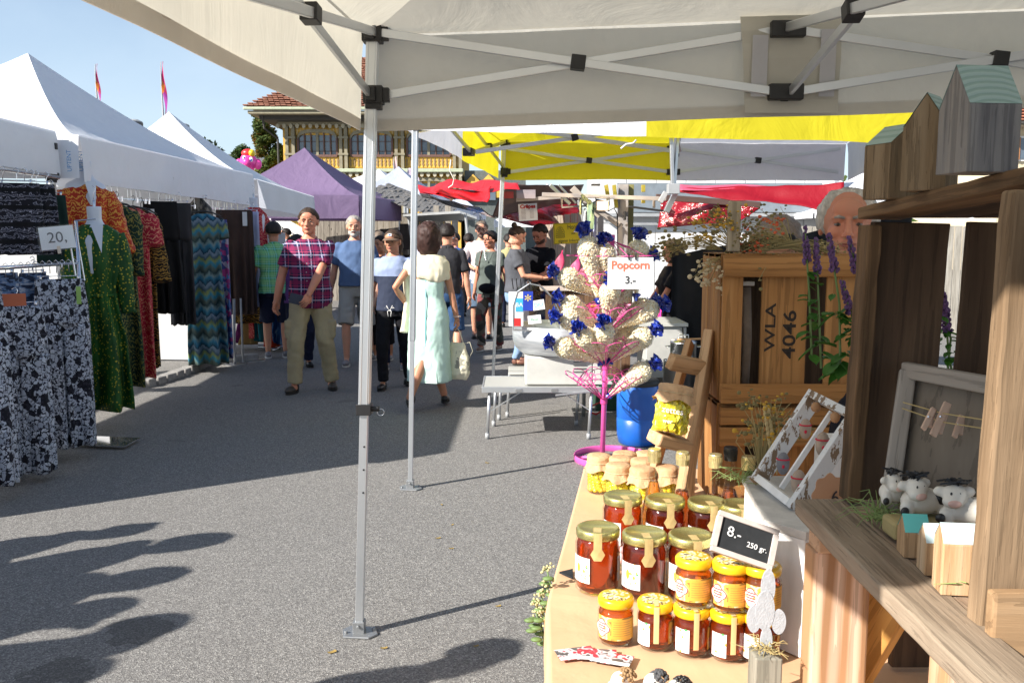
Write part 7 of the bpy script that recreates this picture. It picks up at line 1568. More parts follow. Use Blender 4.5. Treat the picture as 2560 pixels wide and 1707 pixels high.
def jar_large(liq, lw=-.75, hex_a=.1):
    root = thing('honey_jar', 'large honey jar', 'honey jar', (0, 0, 0)); r, h = .0505, .148
    MB().lathe([(0, 0), (r - .008, 0), (r, .008), (r, .112), (r - .004, .124), (r - .009, .130), (r - .009, h - .008)], (0, 0, 0), 40).build('glass', clr, root, smooth=True)
    MB().lathe([(0, .005), (r - .011, .005), (r - .003, .012), (r - .003, .110), (r - .007, .122), (r - .012, .128), (0, .128)], (0, 0, 0), 40).build('honey', liq, root, smooth=True)
    l_ = MB().lathe([(r - .004, h - .020), (r - .002, h - .021), (r - .001, h - .018), (r - .001, h - .006), (r - .003, h - .002), (r - .007, h), (r - .010, h - .003), (0, h - .003)], (0, 0, 0), 40).build('lid', goldm, root, smooth=True)
    mb = MB(); cpatch(mb, r + .0006, lw - .55, lw + .5, .030, .088); lb = mb.build('label', lab_w, root, smooth=True, recalc=False)
    mb = MB(); blob(mb, r + .0009, lw - .1, .062, .005, .011); blob(mb, r + .0009, lw + .22, .057, .003, .004); blob(mb, r + .0009, lw + .33, .068, .002, .003); blob(mb, r + .0009, lw + .3, .047, .002, .002); mb.build('printed_flowers', mat('flower_orange', (.75, .42, .03), .6), lb, recalc=False)
    lines(r + .0010, lw - .2, lw + .42, .037, 3, lb)
    mb = MB(); cpatch(mb, r + .0006, 1.15, 1.5, .032, .088); mb.build('back_label', lab_w, root, smooth=True, recalc=False)
    mb = MB(); mb.sheet(lambda s, t: ((s - .5) * .018 + (r - .012 + (1 - t) * 0) * math.sin(hex_a) * t, -(r * .2 + (r * .8 + .001) * t) * math.cos(hex_a), h + .0006 - (.001 if t < 1 else .004)), 1, 4)
    cpatch(mb, r + .0012, hex_a - .18, hex_a + .18, .100, h - .001, 3); q = r + .0016
    blob(mb, q, hex_a, .099, .0165, .0165, 6); mb.build('seal_strip', seal, root, recalc=False); return root
def jar_small(kind=0, a=-.1):
    root = thing('honey_jar', 'small honey jar', 'honey jar', (0, 0, 0)); r, h = .0355, .094
    MB().lathe([(0, 0), (r - .006, 0), (r, .006), (r, .066), (r - .003, .072), (r - .006, .077), (r - .006, h - .006)], (0, 0, 0), 36).build('glass', clr, root, smooth=True)
    MB().lathe([(0, .004), (r - .008, .004), (r - .002, .009), (r - .002, .064), (r - .006, .072), (0, .072)], (0, 0, 0), 36).build('honey', honey if kind else honeyl, root, smooth=True)
    l_ = MB().lathe([(r - .004, h - .017), (r - .001, h - .017), (r, h - .013), (r, h - .004), (r - .003, h), (0, h)], (0, 0, 0), 36).build('lid', yel, root, smooth=True)
    MB().lathe([(r - .008, h + .0004), (0, h + .0008)], (0, 0, 0), 28).build('lid_print', lidart, l_)
    mb = MB(); cpatch(mb, r + .0006, *((-1.25, 1.1) if kind == 0 else (.62, 1.5)), .016, .062, 16); lb = mb.build('label', lab_o, root, smooth=True, recalc=False)
    if kind == 0:
        mb = MB(); cpatch(mb, r + .0009, -.35, 1.05, .019, .059, 12); mb.build('text_panel', lab_p, lb, smooth=True, recalc=False)
        mb = MB()
        for k in range(7): cpatch(mb, r + .0011, -.25, .9 - .1 * (k % 3), .026 + k * .0045, .0268 + k * .0045, 6)
        o = mb.build('small_print', mat('brown_print', (.35, .17, .04), .6), lb, recalc=False); o['kind'] = 'stuff'
    a_ = -.95 if kind == 0 else 1.3
    mb = MB(); blob(mb, r + .0010, a_, .038, .0175, .017, 24, lambda t: 1 + .13 * math.cos(4 * t)); mb.build('red_cloud', redp, lb, recalc=False); mb = MB(); blob(mb, r + .0013, a_, .038, .0155, .015, 24, lambda t: 1 + .13 * math.cos(4 * t)); mb.build('pale_cloud', lab_r, lb, recalc=False)
    mb = MB()
    for k in range(4): cpatch(mb, r + .0016, a_ - .24, a_ + .26, .031 + k * .005, .0335 + k * .005, 4)
    mb.build('cloud_lettering', redp, lb, recalc=False)
    if kind:
        mb = MB(); cpatch(mb, r + .0006, -1.3, -.45, .012, .058, 8); wl = mb.build('white_label', lab_w, root, smooth=True, recalc=False); lines(r + .0010, -1.1, -.6, .018, 5, wl)
        mb = MB(); cpatch(mb, r + .0012, a - .14, a + .14, .020, h - .001, 3); mb.sheet(lambda s, t: ((s - .5) * .009 + r * math.sin(a) * t, -r * (.1 + .9 * t) * math.cos(a), h + .0012), 1, 2); mb.build('paper_seal', mat('beige_seal', (.66, .46, .22), .6), root, recalc=False)
    return root
JL = {k: None for k in range(3)}
def put(proto, first, p, rz, label, group):
    o = proto if first else copy_tree(proto); o.location = p; o.rotation_euler = (0, 0, rz); o['label'] = label; o['group'] = group; return o
gl = 'large honey jars with gold lids'
L = [(1495, 1318, honey, 'large honey jar with gold lid at the left end of the front row', -.1), (1611, 1331, honeyd, 'large dark honey jar in the middle of the front row, pennant seal facing us', .05), (1727, 1336, honeyd, 'large dark honey jar at the right of the front row behind the small yellow-lid jars', .1),
     (1557, 1238, honey, 'large honey jar at the left end of the back row', .15), (1663, 1246, honeyd, 'second large honey jar from the left in the back row', .1), (1769, 1252, honeyd, 'third large honey jar from the left in the back row', .1), (1850, 1260, honeyl, 'large honey jar in the back row cut by the white box', 0)]
for u, v_, liq, lb, rz in L:
    p = on(u, v_, TZ + .148); o = jar_large(liq); o.location = (p.x, p.y, TZ + .004); o.rotation_euler = (0, 0, rz - .1); o['label'] = lb; o['group'] = gl
gs = 'small honey jars with yellow lids'
S = [(1540, 1489, 0, 0, 'small honey jar standing alone at the left of the yellow-lid row', .0), (1639, 1499, 1, 0, 'small honey jar second in the bottom row, gold paper seal down its front', 0), (1730, 1513, 1, 0, 'small honey jar third in the bottom row, under the left stacked jar', .15), (1821, 1523, 1, 0, 'small honey jar fourth in the bottom row, under the right stacked jar', .15),
     (1735, 1393, 0, 1, 'stacked small honey jar, left one of the upper pair', -.05), (1828, 1404, 0, 1, 'stacked small honey jar, right one of the upper pair', 0), (1906, 1412, 0, 1, 'stacked small honey jar under the price slate, cut by the white box', .1), (1902, 1530, 1, 0, 'bottom small honey jar cut by the white flower cut-out', .1)]
pr = {0: jar_small(0), 1: jar_small(1)}; used_ = {0: True, 1: True}
for u, v_, kd, lev, lb, rz in S:
    p = on(u, v_, TZ + .094 * (lev + 1) + .002); o = put(pr[kd], used_[kd], (p.x, p.y, TZ + .004 + lev * .0955), rz, lb, gs); used_[kd] = False
# preserves under paper caps
pkr = NT('paper_cap', .75); v = pkr.map(rand=True); pkr.col(pkr.ramp(pkr.noise(v, 20, 4), [(.3, (.46, .27, .14)), (.7, (.60, .39, .22))])); pkr.bump(pkr.noise(v, 45, 4, .6, 1), .8, .006); pkr = pkr.m
olive = NT('pickled_pieces', .25, spec=.7); v = olive.map(rand=True); olive.col(olive.ramp(olive.noise(v, 30, 2), [(.35, (.62, .50, .03)), (.55, (.80, .64, .05)), (.7, (.85, .74, .18))])); olive.b.inputs['Subsurface Weight'].default_value = .2; olive = olive.m
oil = glass('yellow_brine', (.99, .95, .62), .02, .1)
def capjar(r=.037, h=.118, big_=False):
    root = thing('preserve_jar', 'jar', 'preserve jar', (0, 0, 0)); R = random.Random(3 if big_ else 4)
    MB().lathe([(0, 0), (r - .006, 0), (r, .006), (r, h * .78), (r - .005, h * .86), (r - .005, h - .004)], (0, 0, 0), 32).build('glass', clr, root, smooth=True)
    MB().lathe([(0, .003), (r - .004, .004), (r - .002, .008), (r - .002, h * .74), (0, h * .74)], (0, 0, 0), 32).build('brine', oil, root, smooth=True)
    n_ = 0; mb = MB(); k = r * (.30 if not big_ else .27)
    for i in range(9 if not big_ else 11):
        for j in range(11):
            a = j * 2 * PI / 11 + i * .5; q = r - .004 - k * .6; c = (q * math.cos(a), q * math.sin(a), .012 + i * (h * .72 - .012) / (9 if not big_ else 11) + R.uniform(-.002, .002)); M = Matrix.Translation(c) @ Matrix.Rotation(R.random() * 6, 4, 'Z') @ Matrix.Rotation(R.random() * 6, 4, 'X')
            if big_: mb.box((0, 0, 0), (k * R.uniform(1.1, 2), k * 1.1, k * R.uniform(1.2, 2)), M)
            else: mb.ell((0, 0, 0), (k, k * .75, k * R.uniform(.7, 1)), 8, 5, M=M)
    mb.lathe([(0, .01), (r * .84, .01), (r * .84, h * .72), (0, h * .72)], (0, 0, 0), 16)
    o = mb.build('pieces', olive, root, smooth=not big_, bevel=.0025 if big_ else 0); o['kind'] = 'stuff'
    mb = MB(); n = 60; vs = []; fs = []
    for i, (q, z) in enumerate(((0, h + .002), (r * .6, h + .003), (r * .96, h), (r * 1.04, h - .006), (r * 1.0, h - .020), (r * 1.04, h - .026), (r * 1.17, h - .038), (r * 1.28, h - .045))):
        for j in range(n):
            th = 2 * PI * j / n; f = 1 + (.06 * math.sin(th * 9 + .6 * math.sin(th * 4)) + .05 * noise.noise(V((th * 2, i, 2)))) * max(0, (i - 3) / 4); vs.append((q * f * math.cos(th), q * f * math.sin(th), z + (.006 * math.sin(th * 4.5) if i == 7 else 0)))
    for i in range(7):
        for j in range(n): a, b = i * n + j, i * n + (j + 1) % n; fs.append((a, b, b + n, a + n))
    mb.add(vs, fs); mb.build('paper_cap', pkr, root, smooth=True); mb = MB(); mb.tube([(r * 1.045 * math.cos(t), r * 1.045 * math.sin(t), h - .021) for t in [i * PI / 12 for i in range(24)]], .0014, 5, closed=True); mb.build('string', mat('twine', (.55, .42, .25), .9), root)
    return root
cj = capjar(); f1 = True
for u, v_, lb in ((1498, 1137, 'capped jar of yellow preserves at the left end, fully in view'), (1546, 1160, 'capped jar of yellow preserves second in front, wide paper cap'), (1606, 1169, 'capped jar of yellow preserves with white lettering, third in front'), (1664, 1166, 'capped jar of yellow preserves between the two left bottles'),
                  (1553, 1143, 'capped jar of yellow preserves in the second row, left one'), (1606, 1148, 'capped jar of yellow preserves in the second row, right one'), (1562, 1131, 'capped jar of yellow preserves at the back, left one'), (1618, 1131, 'capped jar of yellow preserves at the back, right one')):
    p = on(u, v_, TZ + .12); put(cj, f1, (p.x, p.y, TZ + .003), rnd.uniform(-1, 1), lb, 'jars of yellow preserves under paper caps'); f1 = False
    if u == 1606 and v_ == 1169: pj = p
text('eroige', .020, frame((pj.x - .012, pj.y - .0385, TZ + .03), (1, -.15, .12), (0, 0, 1)), whitep, None, 'jar_lettering'); o = bpy.data.objects['jar_lettering']; tag(o, 'white handwriting on the third preserve jar', 'lettering')
# bottles
gcap = mat('gold_screw_cap', (.66, .55, .28), .3, .7)
def bottle(liq, fill, cap, fat=False):
    root = thing('bottle', 'bottle', 'bottle', (0, 0, 0)); B = [(0, 0), (.028, 0), (.034, .008), (.034, .07), (.030, .10), (.018, .145), (.0125, .17), (.0115, .215), (.0125, .235)] if not fat else [(0, 0), (.02, 0), (.03, .02), (.037, .07), (.033, .11), (.018, .15), (.0125, .175), (.0115, .225), (.0125, .25)]
    def rr(z):
        for a, b in zip(B[1:], B[2:]):
            if z <= b[1]: return lerp(a[0], b[0], (z - a[1]) / max(1e-5, b[1] - a[1]))
        return B[-1][0]
    N = 40; zt = B[-1][1]; P = [(0, 0), (B[1][0], 0)] + [(rr(zt * i / N), zt * i / N) for i in range(1, N + 1)]
    MB().lathe(P, (0, 0, 0), 32).build('glass', clr, root, smooth=True)
    Q = [(0, .004)] + [(rr(zt * i / N) - .0022, zt * i / N) for i in range(1, N + 1) if zt * i / N < fill] + [(rr(fill) - .0022, fill), (0, fill)]
    MB().lathe(Q, (0, 0, 0), 32).build('liqueur', liq, root, smooth=True)
    mb = MB(); n = 40; mb.lathe([(.0165, zt - .018), (.0168, zt - .002), (.0165, zt + .0), (.0165, zt + .014), (.0155, zt + .016), (0, zt + .016)], (0, 0, 0), 40)
    for k in range(24): a = 2 * PI * k / 24; mb.box((.0167 * math.cos(a), .0167 * math.sin(a), zt + .003), (.0015, .0015, .012))
    mb.build('screw_cap', cap, root, smooth=False, recalc=True); return root
for u, v_, liq, fl, cap, fat, lb in ((1636, 1124, amber, .165, gcap, False, 'bottle of amber liqueur with gold cap, leftmost of the row'), (1707, 1131, darkliq, .150, gcap, False, 'bottle of red-brown liqueur with gold cap, second from the left'), (1789, 1137, darkliq, .145, gcap, False, 'gold-capped bottle just left of the black-capped one'),
        (1827, 1119, darkliq, .155, blackp, True, 'round bottle with a black cap'), (1871, 1142, darkliq, .145, gcap, False, 'gold-capped bottle at the right end beside the white box')):
    z = TZ + (.251 if not fat else .266); p = on(u, v_, z); o = bottle(liq, fl, cap, fat); o.location = (p.x, p.y, TZ + .003); o['label'] = lb; o['group'] = 'liqueur bottles behind the honey'
# price slate
sx = mat('slate_black', (.028, .03, .033), .8, var=.2, vs=30, spec=.15); chalk = mat('chalk', (.8, .8, .8), .9); wf_ = mat('whitewashed_frame', (.50, .44, .41), .7, var=.12, vs=30, bump=.2)
q0, q1, q2 = at(1771, 1372, 1.55), at(1923, 1424, 1.545), at(1801, 1277, 1.585)
M = frame((q0 + q1) / 2 + (q2 - q0) / 2, q1 - q0, q2 - q0); W, H_ = (q1 - q0).length, (q2 - q0).length
sl_ = thing('price_slate', 'small framed chalk slate reading 8.- 250 gr. leaning on the white box', 'price sign', M.translation, world=True)
mb = MB(); mb.box((0, 0, 0), (W - .01, H_ - .01, .004), M); mb.build('slate', sx, sl_)
for a, b in (((-W / 2, -H_ / 2 + .004), (W / 2, -H_ / 2 + .004)), ((-W / 2, H_ / 2 - .004), (W / 2, H_ / 2 - .004)), ((-W / 2 + .004, -H_ / 2 + .009), (-W / 2 + .004, H_ / 2 - .009)), ((W / 2 - .004, -H_ / 2 + .009), (W / 2 - .004, H_ / 2 - .009))):
    mb = MB(); mb.beam((*a, .001), (*b, .001), .011, .010, (0, 1, 0)); mb.v = [tuple(M @ V(p)) for p in mb.v]; mb.build('frame_slat', wf_, sl_, bevel=.001)
text('8.-', .027, M @ Matrix.Translation((-.022, .006, .003)), chalk, sl_); text('250 gr.', .014, M @ Matrix.Translation((.024, -.006, .003)), chalk, sl_)
# brochures
s = NT('brochure_print', .4); v = s.map(rand=True); s.col(s.ramp(s.noise(v, 34, 3), [(.36, (.10, .09, .09)), (.46, (.55, .52, .54)), (.54, (.45, .03, .05)), (.64, (.6, .1, .12)), (.72, (.75, .72, .74))], True)); bro = s.m
for i, (u, v_, rz, lb) in enumerate(((1440, 1635, .25, 'leftmost of the fanned glossy brochures with red flowers'), (1492, 1640, -.1, 'middle fanned glossy brochure'), (1530, 1652, -.35, 'rightmost of the fanned glossy brochures'))):
    p = on(u, v_, TZ + .006); r = thing('brochure', lb, 'brochure', (p.x, p.y, TZ + .009 + i * .0015), rz, 'brochures on the kraft paper'); MB().box((0, 0, 0), (.075, .045, .0008)).build('card', bro, r); MB().box((0, -.016, .0006), (.074, .012, .0003)).build('white_strip', paper, r)
mb = MB(); a, b, c = on(1398, 1432, TZ + .006), on(1432, 1424, TZ + .006), on(1433, 1447, TZ + .006); mb.add([a, b, c, a + V((0, 0, .004)), b + V((0, 0, .004)), c + V((0, 0, .004))], [(0, 1, 2), (3, 4, 5), (0, 1, 4, 3), (1, 2, 5, 4), (2, 0, 3, 5)]); tag(mb.build('slate_corner', sx), 'dark corner of a flat slate poking out left of the front large jar', 'slate')
# ---------------------------------------------------------------- wood around the jars
whitew = NT('white_painted_wood', .6, spec=.3); v = whitew.map(); whitew.col(whitew.ramp(whitew.noise(whitew.map((1, 1, .15)), 30, 5), [(.3, (.66, .65, .63)), (.6, (.80, .79, .78))])); whitew.bump(whitew.noise(whitew.map((1, 1, .1)), 90, 3), .2, .002); whitew = whitew.m
wb = thing('white_box', 'white painted wooden box with the rustic picture frame on its top', 'box', (.54, 1.8, TZ), world=True)
MB().prism([(.494, 1.66), (.548, 1.59), (.66, 1.645), (.68, 1.97), (.535, 1.97)], .232, Matrix.Translation((0, 0, TZ + .004))).build('carcass', whitew, wb, bevel=.002); MB().prism([(.491, 1.658), (.548, 1.586), (.665, 1.642), (.685, 1.975), (.530, 1.975)], .016, Matrix.Translation((0, 0, TZ + .237))).build('top_board', mat('worn_white_top', (.55, .53, .50), .7, var=.15, vs=20, bump=.2), wb, bevel=.001)
wb2 = thing('white_box', 'smaller white wooden box half hidden behind the weathered crate', 'box', (.74, 1.9, TZ), world=True); MB().box((.765, 1.93, TZ + .17), (.14, .1, .33)).build('carcass', whitew, wb2, bevel=.002); MB().box((.765, 1.925, TZ + .345), (.15, .11, .014)).build('top_board', whitew, wb2, bevel=.002)
rust = NT('chipped_white_wood', .8); v = rust.map(); rust.col(rust.mix(rust.math('GREATER_THAN', rust.noise(rust.map((1, 1, .35)), 42, 5, .7), .55), (.62, .62, .62), (.20, .135, .085))); rust.bump(rust.noise(v, 60), .4, .003); rust = rust.m
# frame leaning on the box
A0, A1, A2 = at(1985, 1275, 1.72), at(1905, 1212, 1.86), at(2086, 1022, 1.80)
up_ = A2 - A0; rt = A1 - A0; M = frame(A0, rt, up_); Wf, Hf = rt.length + .02, up_.length
fr = thing('rustic_frame', 'chipped white wooden frame holding little stone mice, leaning on the white box', 'frame', A0, world=True)
for a, b, m in (((.0, 0), (.0, Hf), rust), ((Wf, 0), (Wf, Hf), rust), ((Wf * .48, .02), (Wf * .48, Hf - .02), whitew)):
    mb = MB(); mb.beam((a[0], a[1], .0), (b[0], b[1], .0), .016 if m is rust else .006, .035 if m is rust else .012, (0, 0, 1)); mb.v = [tuple(M @ V(p)) for p in mb.v]; mb.build('frame_upright', m, fr, bevel=.001)
for z in (.008, Hf - .008): mb = MB(); mb.beam((.009, z, 0), (Wf - .009, z, 0), .016, .035, (0, 0, 1)); mb.v = [tuple(M @ V(p)) for p in mb.v]; mb.build('frame_rail', rust if z > .1 else whitew, fr, bevel=.001)
peb = mat('beige_pebble', (.34, .26, .20), .8, var=.2, vs=40, bump=.2); pebg = mat('grey_pebble', (.17, .17, .19), .8, var=.2, vs=40); redy = mat('red_yarn', (.5, .01, .04), .8); nut = mat('hazelnut_cap', (.36, .19, .09), .7)
for x, y, r_, m, lb in ((.24, .22, .022, peb, 'beige stone mouse with a red bobble at the lower front of the frame'), (.75, .28, .020, pebg, 'grey stone mouse with a red bobble at the lower back of the frame'), (.26, .62, .021, peb, 'beige stone mouse with a red scarf in the upper front of the frame'), (.76, .66, .018, peb, 'brown stone mouse in the upper back of the frame')):
    c = M @ V((Wf * x, Hf * y, .0)); r = thing('stone_mouse', lb, 'figurine', c, group='stone mice in the rustic frame'); mb = MB(); mb.ell((0, 0, 0), (r_ * .7, r_ * .6, r_ * 1.25)); mb.build('pebble', m, r, smooth=True); mb = MB(); mb.tube([(r_ * .68 * math.cos(t), r_ * .6 * math.sin(t), r_ * .5) for t in [i * PI / 6 for i in range(12)]], .0016, 5, closed=True); mb.ell((-.003, -r_ * .6, -.004), (.003, .002, .004)); mb.build('red_trim', redy, r, smooth=True)
for x in (.25, .72): c = M @ V((Wf * x, Hf - .028, -.012)); mb = MB(); mb.ell((0, 0, 0), (.010, .010, .011), jit=.1); o = mb.build('acorn_cap', nut, smooth=True); o.location = c; tag(o, ('front' if x < .5 else 'back') + ' brown acorn cap under the top rail of the rustic frame', 'acorn cap', 'acorn caps on the frame')
# brown paper tags
def tagshape(label, p, w_, h_, rot, scallop=True, txt=None):
    pts = [((w_ * (1 + (.08 * math.cos(8 * t) if scallop else 0))) * math.cos(t), (h_ * (1 + (.08 * math.cos(8 * t) if scallop else 0))) * math.sin(t)) for t in [i * PI / 24 for i in range(48)]] if scallop else [(-w_, -h_), (w_ * .5, -h_), (w_, 0), (w_ * .5, h_), (-w_, h_)]
    M = rot; M.translation = p; r = thing('paper_tag', label, 'tag', p, world=True); MB().prism(pts, .0012, M).build('card', mat('brown_tag', (.45, .27, .16), .8), r)
    if txt: text(txt, .035, M @ Matrix.Translation((.012, -.006, .002)), ink, r)
tagshape('round scalloped brown paper tag with a pen mark beside the weathered crate', at(2072, 1236, 1.62), .034, .040, frame((0, 0, 0), (1, .2, 0), (0, 0, 1)), True, '6')
tagshape('brown paper tag tied to the dried bouquet on the white box', at(1905, 1180, 1.9), .030, .011, frame((0, 0, 0), (.8, .1, .75), (-.5, 0, .8)), False)
# flower cut-out on a wooden block
fb_ = on(1925, 1590, TZ + .1); bk = thing('wooden_block', 'small grey square wooden post with a white flower cut-out stuck in its hay top', 'decoration', (.43, 1.42, TZ))
gw = wood('grey_green_block', [(.13, .12, .095), (.22, .21, .17), (.3, .28, .23)], 30, .8, knots=False)
plank('post', (0, 0, .002), (0, 0, .10), .046, .046, (0, -1, 0), gw, bk, bevel=.003)
mb = MB()
for cx, cz, rx, rz in ((0, .215, .012, .032), (-.022, .16, .012, .024), (.020, .155, .012, .022), (0, .12, .010, .028), (-.004, .175, .016, .035)): mb.prism([(cx + rx * math.cos(t), cz + rz * math.sin(t)) for t in [i * PI / 12 for i in range(24)]], .003 + .0003 * len(mb.f) / 26, Matrix.Rotation(PI / 2, 4, 'X'))
mb.build('flower_cutout', mat('shaded_glitter_white', (.40, .42, .45), .6, var=.1, vs=90, bump=.3, bs=300), bk)  # white toned down to grey: the shade on it is put into the colour
hay = mat('hay', (.34, .27, .12), .9, var=.3); hayg = mat('green_hay', (.22, .30, .10), .85)
def haytuft(c, n, r, l, root=None, m=hay, lift=.6, seed=1, nm='hay'):
    R = random.Random(seed); mb = MB(); c = V(c)
    for k in range(n):
        a = R.random() * 6.28; p = c + V((R.gauss(0, r), R.gauss(0, r), R.random() * r * .4)); d = V((math.cos(a), math.sin(a), R.uniform(-.1, lift))).normalized() * l * R.uniform(.4, 1); q = V((R.gauss(0, .1), R.gauss(0, .1), R.gauss(0, .1))) * l
        mb.tube([p, p + d * .5 + q + V((0, 0, .15 * l)), p + d], [.0009, .0008, .0004], 4)
    o = mb.build(nm, m, root)
    return o
haytuft((0, 0, .105), 60, .010, .04, bk, seed=3)['kind'] = 'stuff'
# planed wood blocks carrying the shelf
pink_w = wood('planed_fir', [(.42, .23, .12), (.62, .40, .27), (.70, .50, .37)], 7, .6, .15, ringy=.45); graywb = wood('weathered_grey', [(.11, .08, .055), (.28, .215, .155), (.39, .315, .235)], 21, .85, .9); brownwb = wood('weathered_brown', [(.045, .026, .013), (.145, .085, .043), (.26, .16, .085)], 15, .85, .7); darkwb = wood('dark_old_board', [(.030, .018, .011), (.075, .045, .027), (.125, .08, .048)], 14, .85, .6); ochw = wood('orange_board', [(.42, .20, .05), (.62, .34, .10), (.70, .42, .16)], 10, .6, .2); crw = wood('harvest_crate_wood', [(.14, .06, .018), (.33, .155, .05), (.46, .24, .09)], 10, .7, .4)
sh = thing('display_shelf', 'weathered plank shelf on planed fir blocks at the right of the honey table', 'shelf', (.6, 1.2, TZ), world=True)
plank('support_block', (.545, 1.42, TZ + .003), (.545, 1.42, 1.035), .095, .05, (0, -1, 0), pink_w, sh, .004); plank('cross_block', (.50, 1.41, 1.058), (.64, 1.41, 1.058), .045, .05, (0, -1, 0), wood('tan_block', [(.3, .17, .09), (.5, .32, .2), (.6, .42, .28)], 12), sh, .003)
plank('orange_strut', (.60, 1.50, TZ + .003), (.665, 1.36, 1.07), .03, .07, (.6, -1, 0), ochw, sh, .002); plank('support_block', (.625, 1.12, TZ + .003), (.625, 1.12, 1.075), .11, .05, (0, -1, 0), pink_w, sh, .004)
plank('back_board', (.80, 1.55, TZ + .01), (.80, 1.55, 1.07), .20, .02, (0, -1, 0), darkwb, sh)
plank('shelf_plank', (.525, 1.475, 1.087), (.505, .50, 1.087), .075, .028, (0, 0, 1), graywb, sh, .003, rough_edge=.003); plank('shelf_plank', (.612, 1.48, 1.087), (.600, .975, 1.087), .095, .026, (0, 0, 1), wood('shelf_brown', [(.11, .075, .05), (.28, .20, .14), (.40, .30, .21)], 18, .85, .6), sh, .003, rough_edge=.002); plank('shelf_plank', (.735, 1.48, 1.087), (.725, .975, 1.087), .145, .026, (0, 0, 1), graywb, sh, .003)
# weathered crate standing on the shelf, open to the left
crx = .016
cr = thing('weathered_crate', 'weathered brown wooden crate standing open on the shelf at the right edge', 'crate', (.7, 1.2, 1.1), world=True)
Zb = 1.105
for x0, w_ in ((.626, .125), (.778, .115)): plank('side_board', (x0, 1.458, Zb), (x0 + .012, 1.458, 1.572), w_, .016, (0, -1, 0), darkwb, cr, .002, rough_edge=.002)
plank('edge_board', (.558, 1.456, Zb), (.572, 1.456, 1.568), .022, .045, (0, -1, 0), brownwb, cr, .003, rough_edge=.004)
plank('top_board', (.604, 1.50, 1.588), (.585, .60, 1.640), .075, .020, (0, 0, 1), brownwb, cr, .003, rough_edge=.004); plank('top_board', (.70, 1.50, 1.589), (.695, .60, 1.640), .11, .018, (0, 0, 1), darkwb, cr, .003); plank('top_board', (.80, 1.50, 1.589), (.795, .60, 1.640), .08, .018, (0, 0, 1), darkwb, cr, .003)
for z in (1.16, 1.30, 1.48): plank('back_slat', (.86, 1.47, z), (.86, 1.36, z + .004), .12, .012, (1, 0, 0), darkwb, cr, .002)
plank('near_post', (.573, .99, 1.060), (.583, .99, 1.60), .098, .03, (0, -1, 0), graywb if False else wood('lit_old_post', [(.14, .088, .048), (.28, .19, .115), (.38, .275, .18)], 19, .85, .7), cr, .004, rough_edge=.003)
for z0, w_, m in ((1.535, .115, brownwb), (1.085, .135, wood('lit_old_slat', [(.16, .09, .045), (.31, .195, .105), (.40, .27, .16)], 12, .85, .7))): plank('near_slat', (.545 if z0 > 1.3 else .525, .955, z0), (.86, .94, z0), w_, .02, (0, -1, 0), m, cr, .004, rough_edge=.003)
for x, z in ((.575, 1.115), (.575, 1.065), (.585, 1.56)): mb = MB(); mb.lathe([(.004, 0), (.0035, .0015), (0, .002)], (0, 0, 0), 10, M=Matrix.Translation((x, .944, z)) @ Matrix.Rotation(PI / 2, 4, 'X')); mb.build('nail_head', mat('rusty_nail', (.16, .06, .03), .7, .5), cr)
cr.location.x += crx
# picture frame inside
pf = thing('grey_picture_frame', 'grey wooden frame with string and clothes pegs leaning inside the weathered crate', 'frame', (.66, 1.36, Zb), world=True)
f0, f1_, f2, f3 = at(2222, 1262, 1.37), at(2270, 925, 1.42), at(2600, 985, 1.20), at(2560, 1262, 1.17); grw = wood('grey_frame_wood', [(.19, .165, .14), (.29, .255, .22), (.37, .33, .29)], 16, .8, .4, False)
for a, b in ((f0, f1_), (f1_, f2)): d = (b - a).normalized(); plank('frame_slat', a - d * .008, b + d * .0, .026, .016, (-.35, -1, 0), grw, pf)
mb = MB(); o_ = V((.012, .018, 0)); mb.add([f0 + o_, f1_ + o_, f2 + o_, f3 + o_], [(0, 1, 2, 3)]); mb.build('back_panel', wood('frame_back', [(.11, .09, .07), (.17, .14, .11), (.22, .185, .15)], 8, .85, .3), pf)
s0, s1, s2, s3 = at(2258, 1005, 1.375), at(2470, 1050, 1.19), at(2256, 1020, 1.372), at(2470, 1072, 1.19); mb = MB(); mb.tube([s0, lerp(s0, s1, .5) - V((0, 0, .004)), s1], .0009, 5); mb.tube([s2, lerp(s2, s3, .5) - V((0, 0, .006)), s3], .0009, 5); mb.build('string', mat('jute', (.42, .32, .14), .9), pf)
pgm = mat('peg_wood', (.52, .36, .27), .7, var=.15)
for u0, v0, u1, v1, w_, lb in ((2333, 1022, 2308, 1072, .008, 'small clothes peg at the left of the string'), (2368, 1008, 2332, 1088, .011, 'largest clothes peg in the middle of the string'), (2403, 1040, 2386, 1092, .008, 'small clothes peg at the right of the string')):
    a, b = at(u0, v0, 1.29), at(u1, v1, 1.27); r = thing('clothes_peg', lb, 'clothes peg', a, world=True, group='clothes pegs on the string'); mb = MB(); mb.beam(a, b, w_, .004, (0, 1, 0)); mb.build('peg_half', pgm, r, bevel=.0006); mb = MB(); mb.beam(a + V((.004, .006, 0)), b + V((.012, .008, .002)), w_, .004, (0, 1, 0)); mb.build('peg_half', pgm, r, bevel=.0006); mb = MB(); c = lerp(a, b, .45); mb.tube([c + V((-.003, -.004, .003)), c + V((.005, .002, .0)), c + V((.008, .006, -.003))], .0014, 5); mb.build('spring', steel, r)
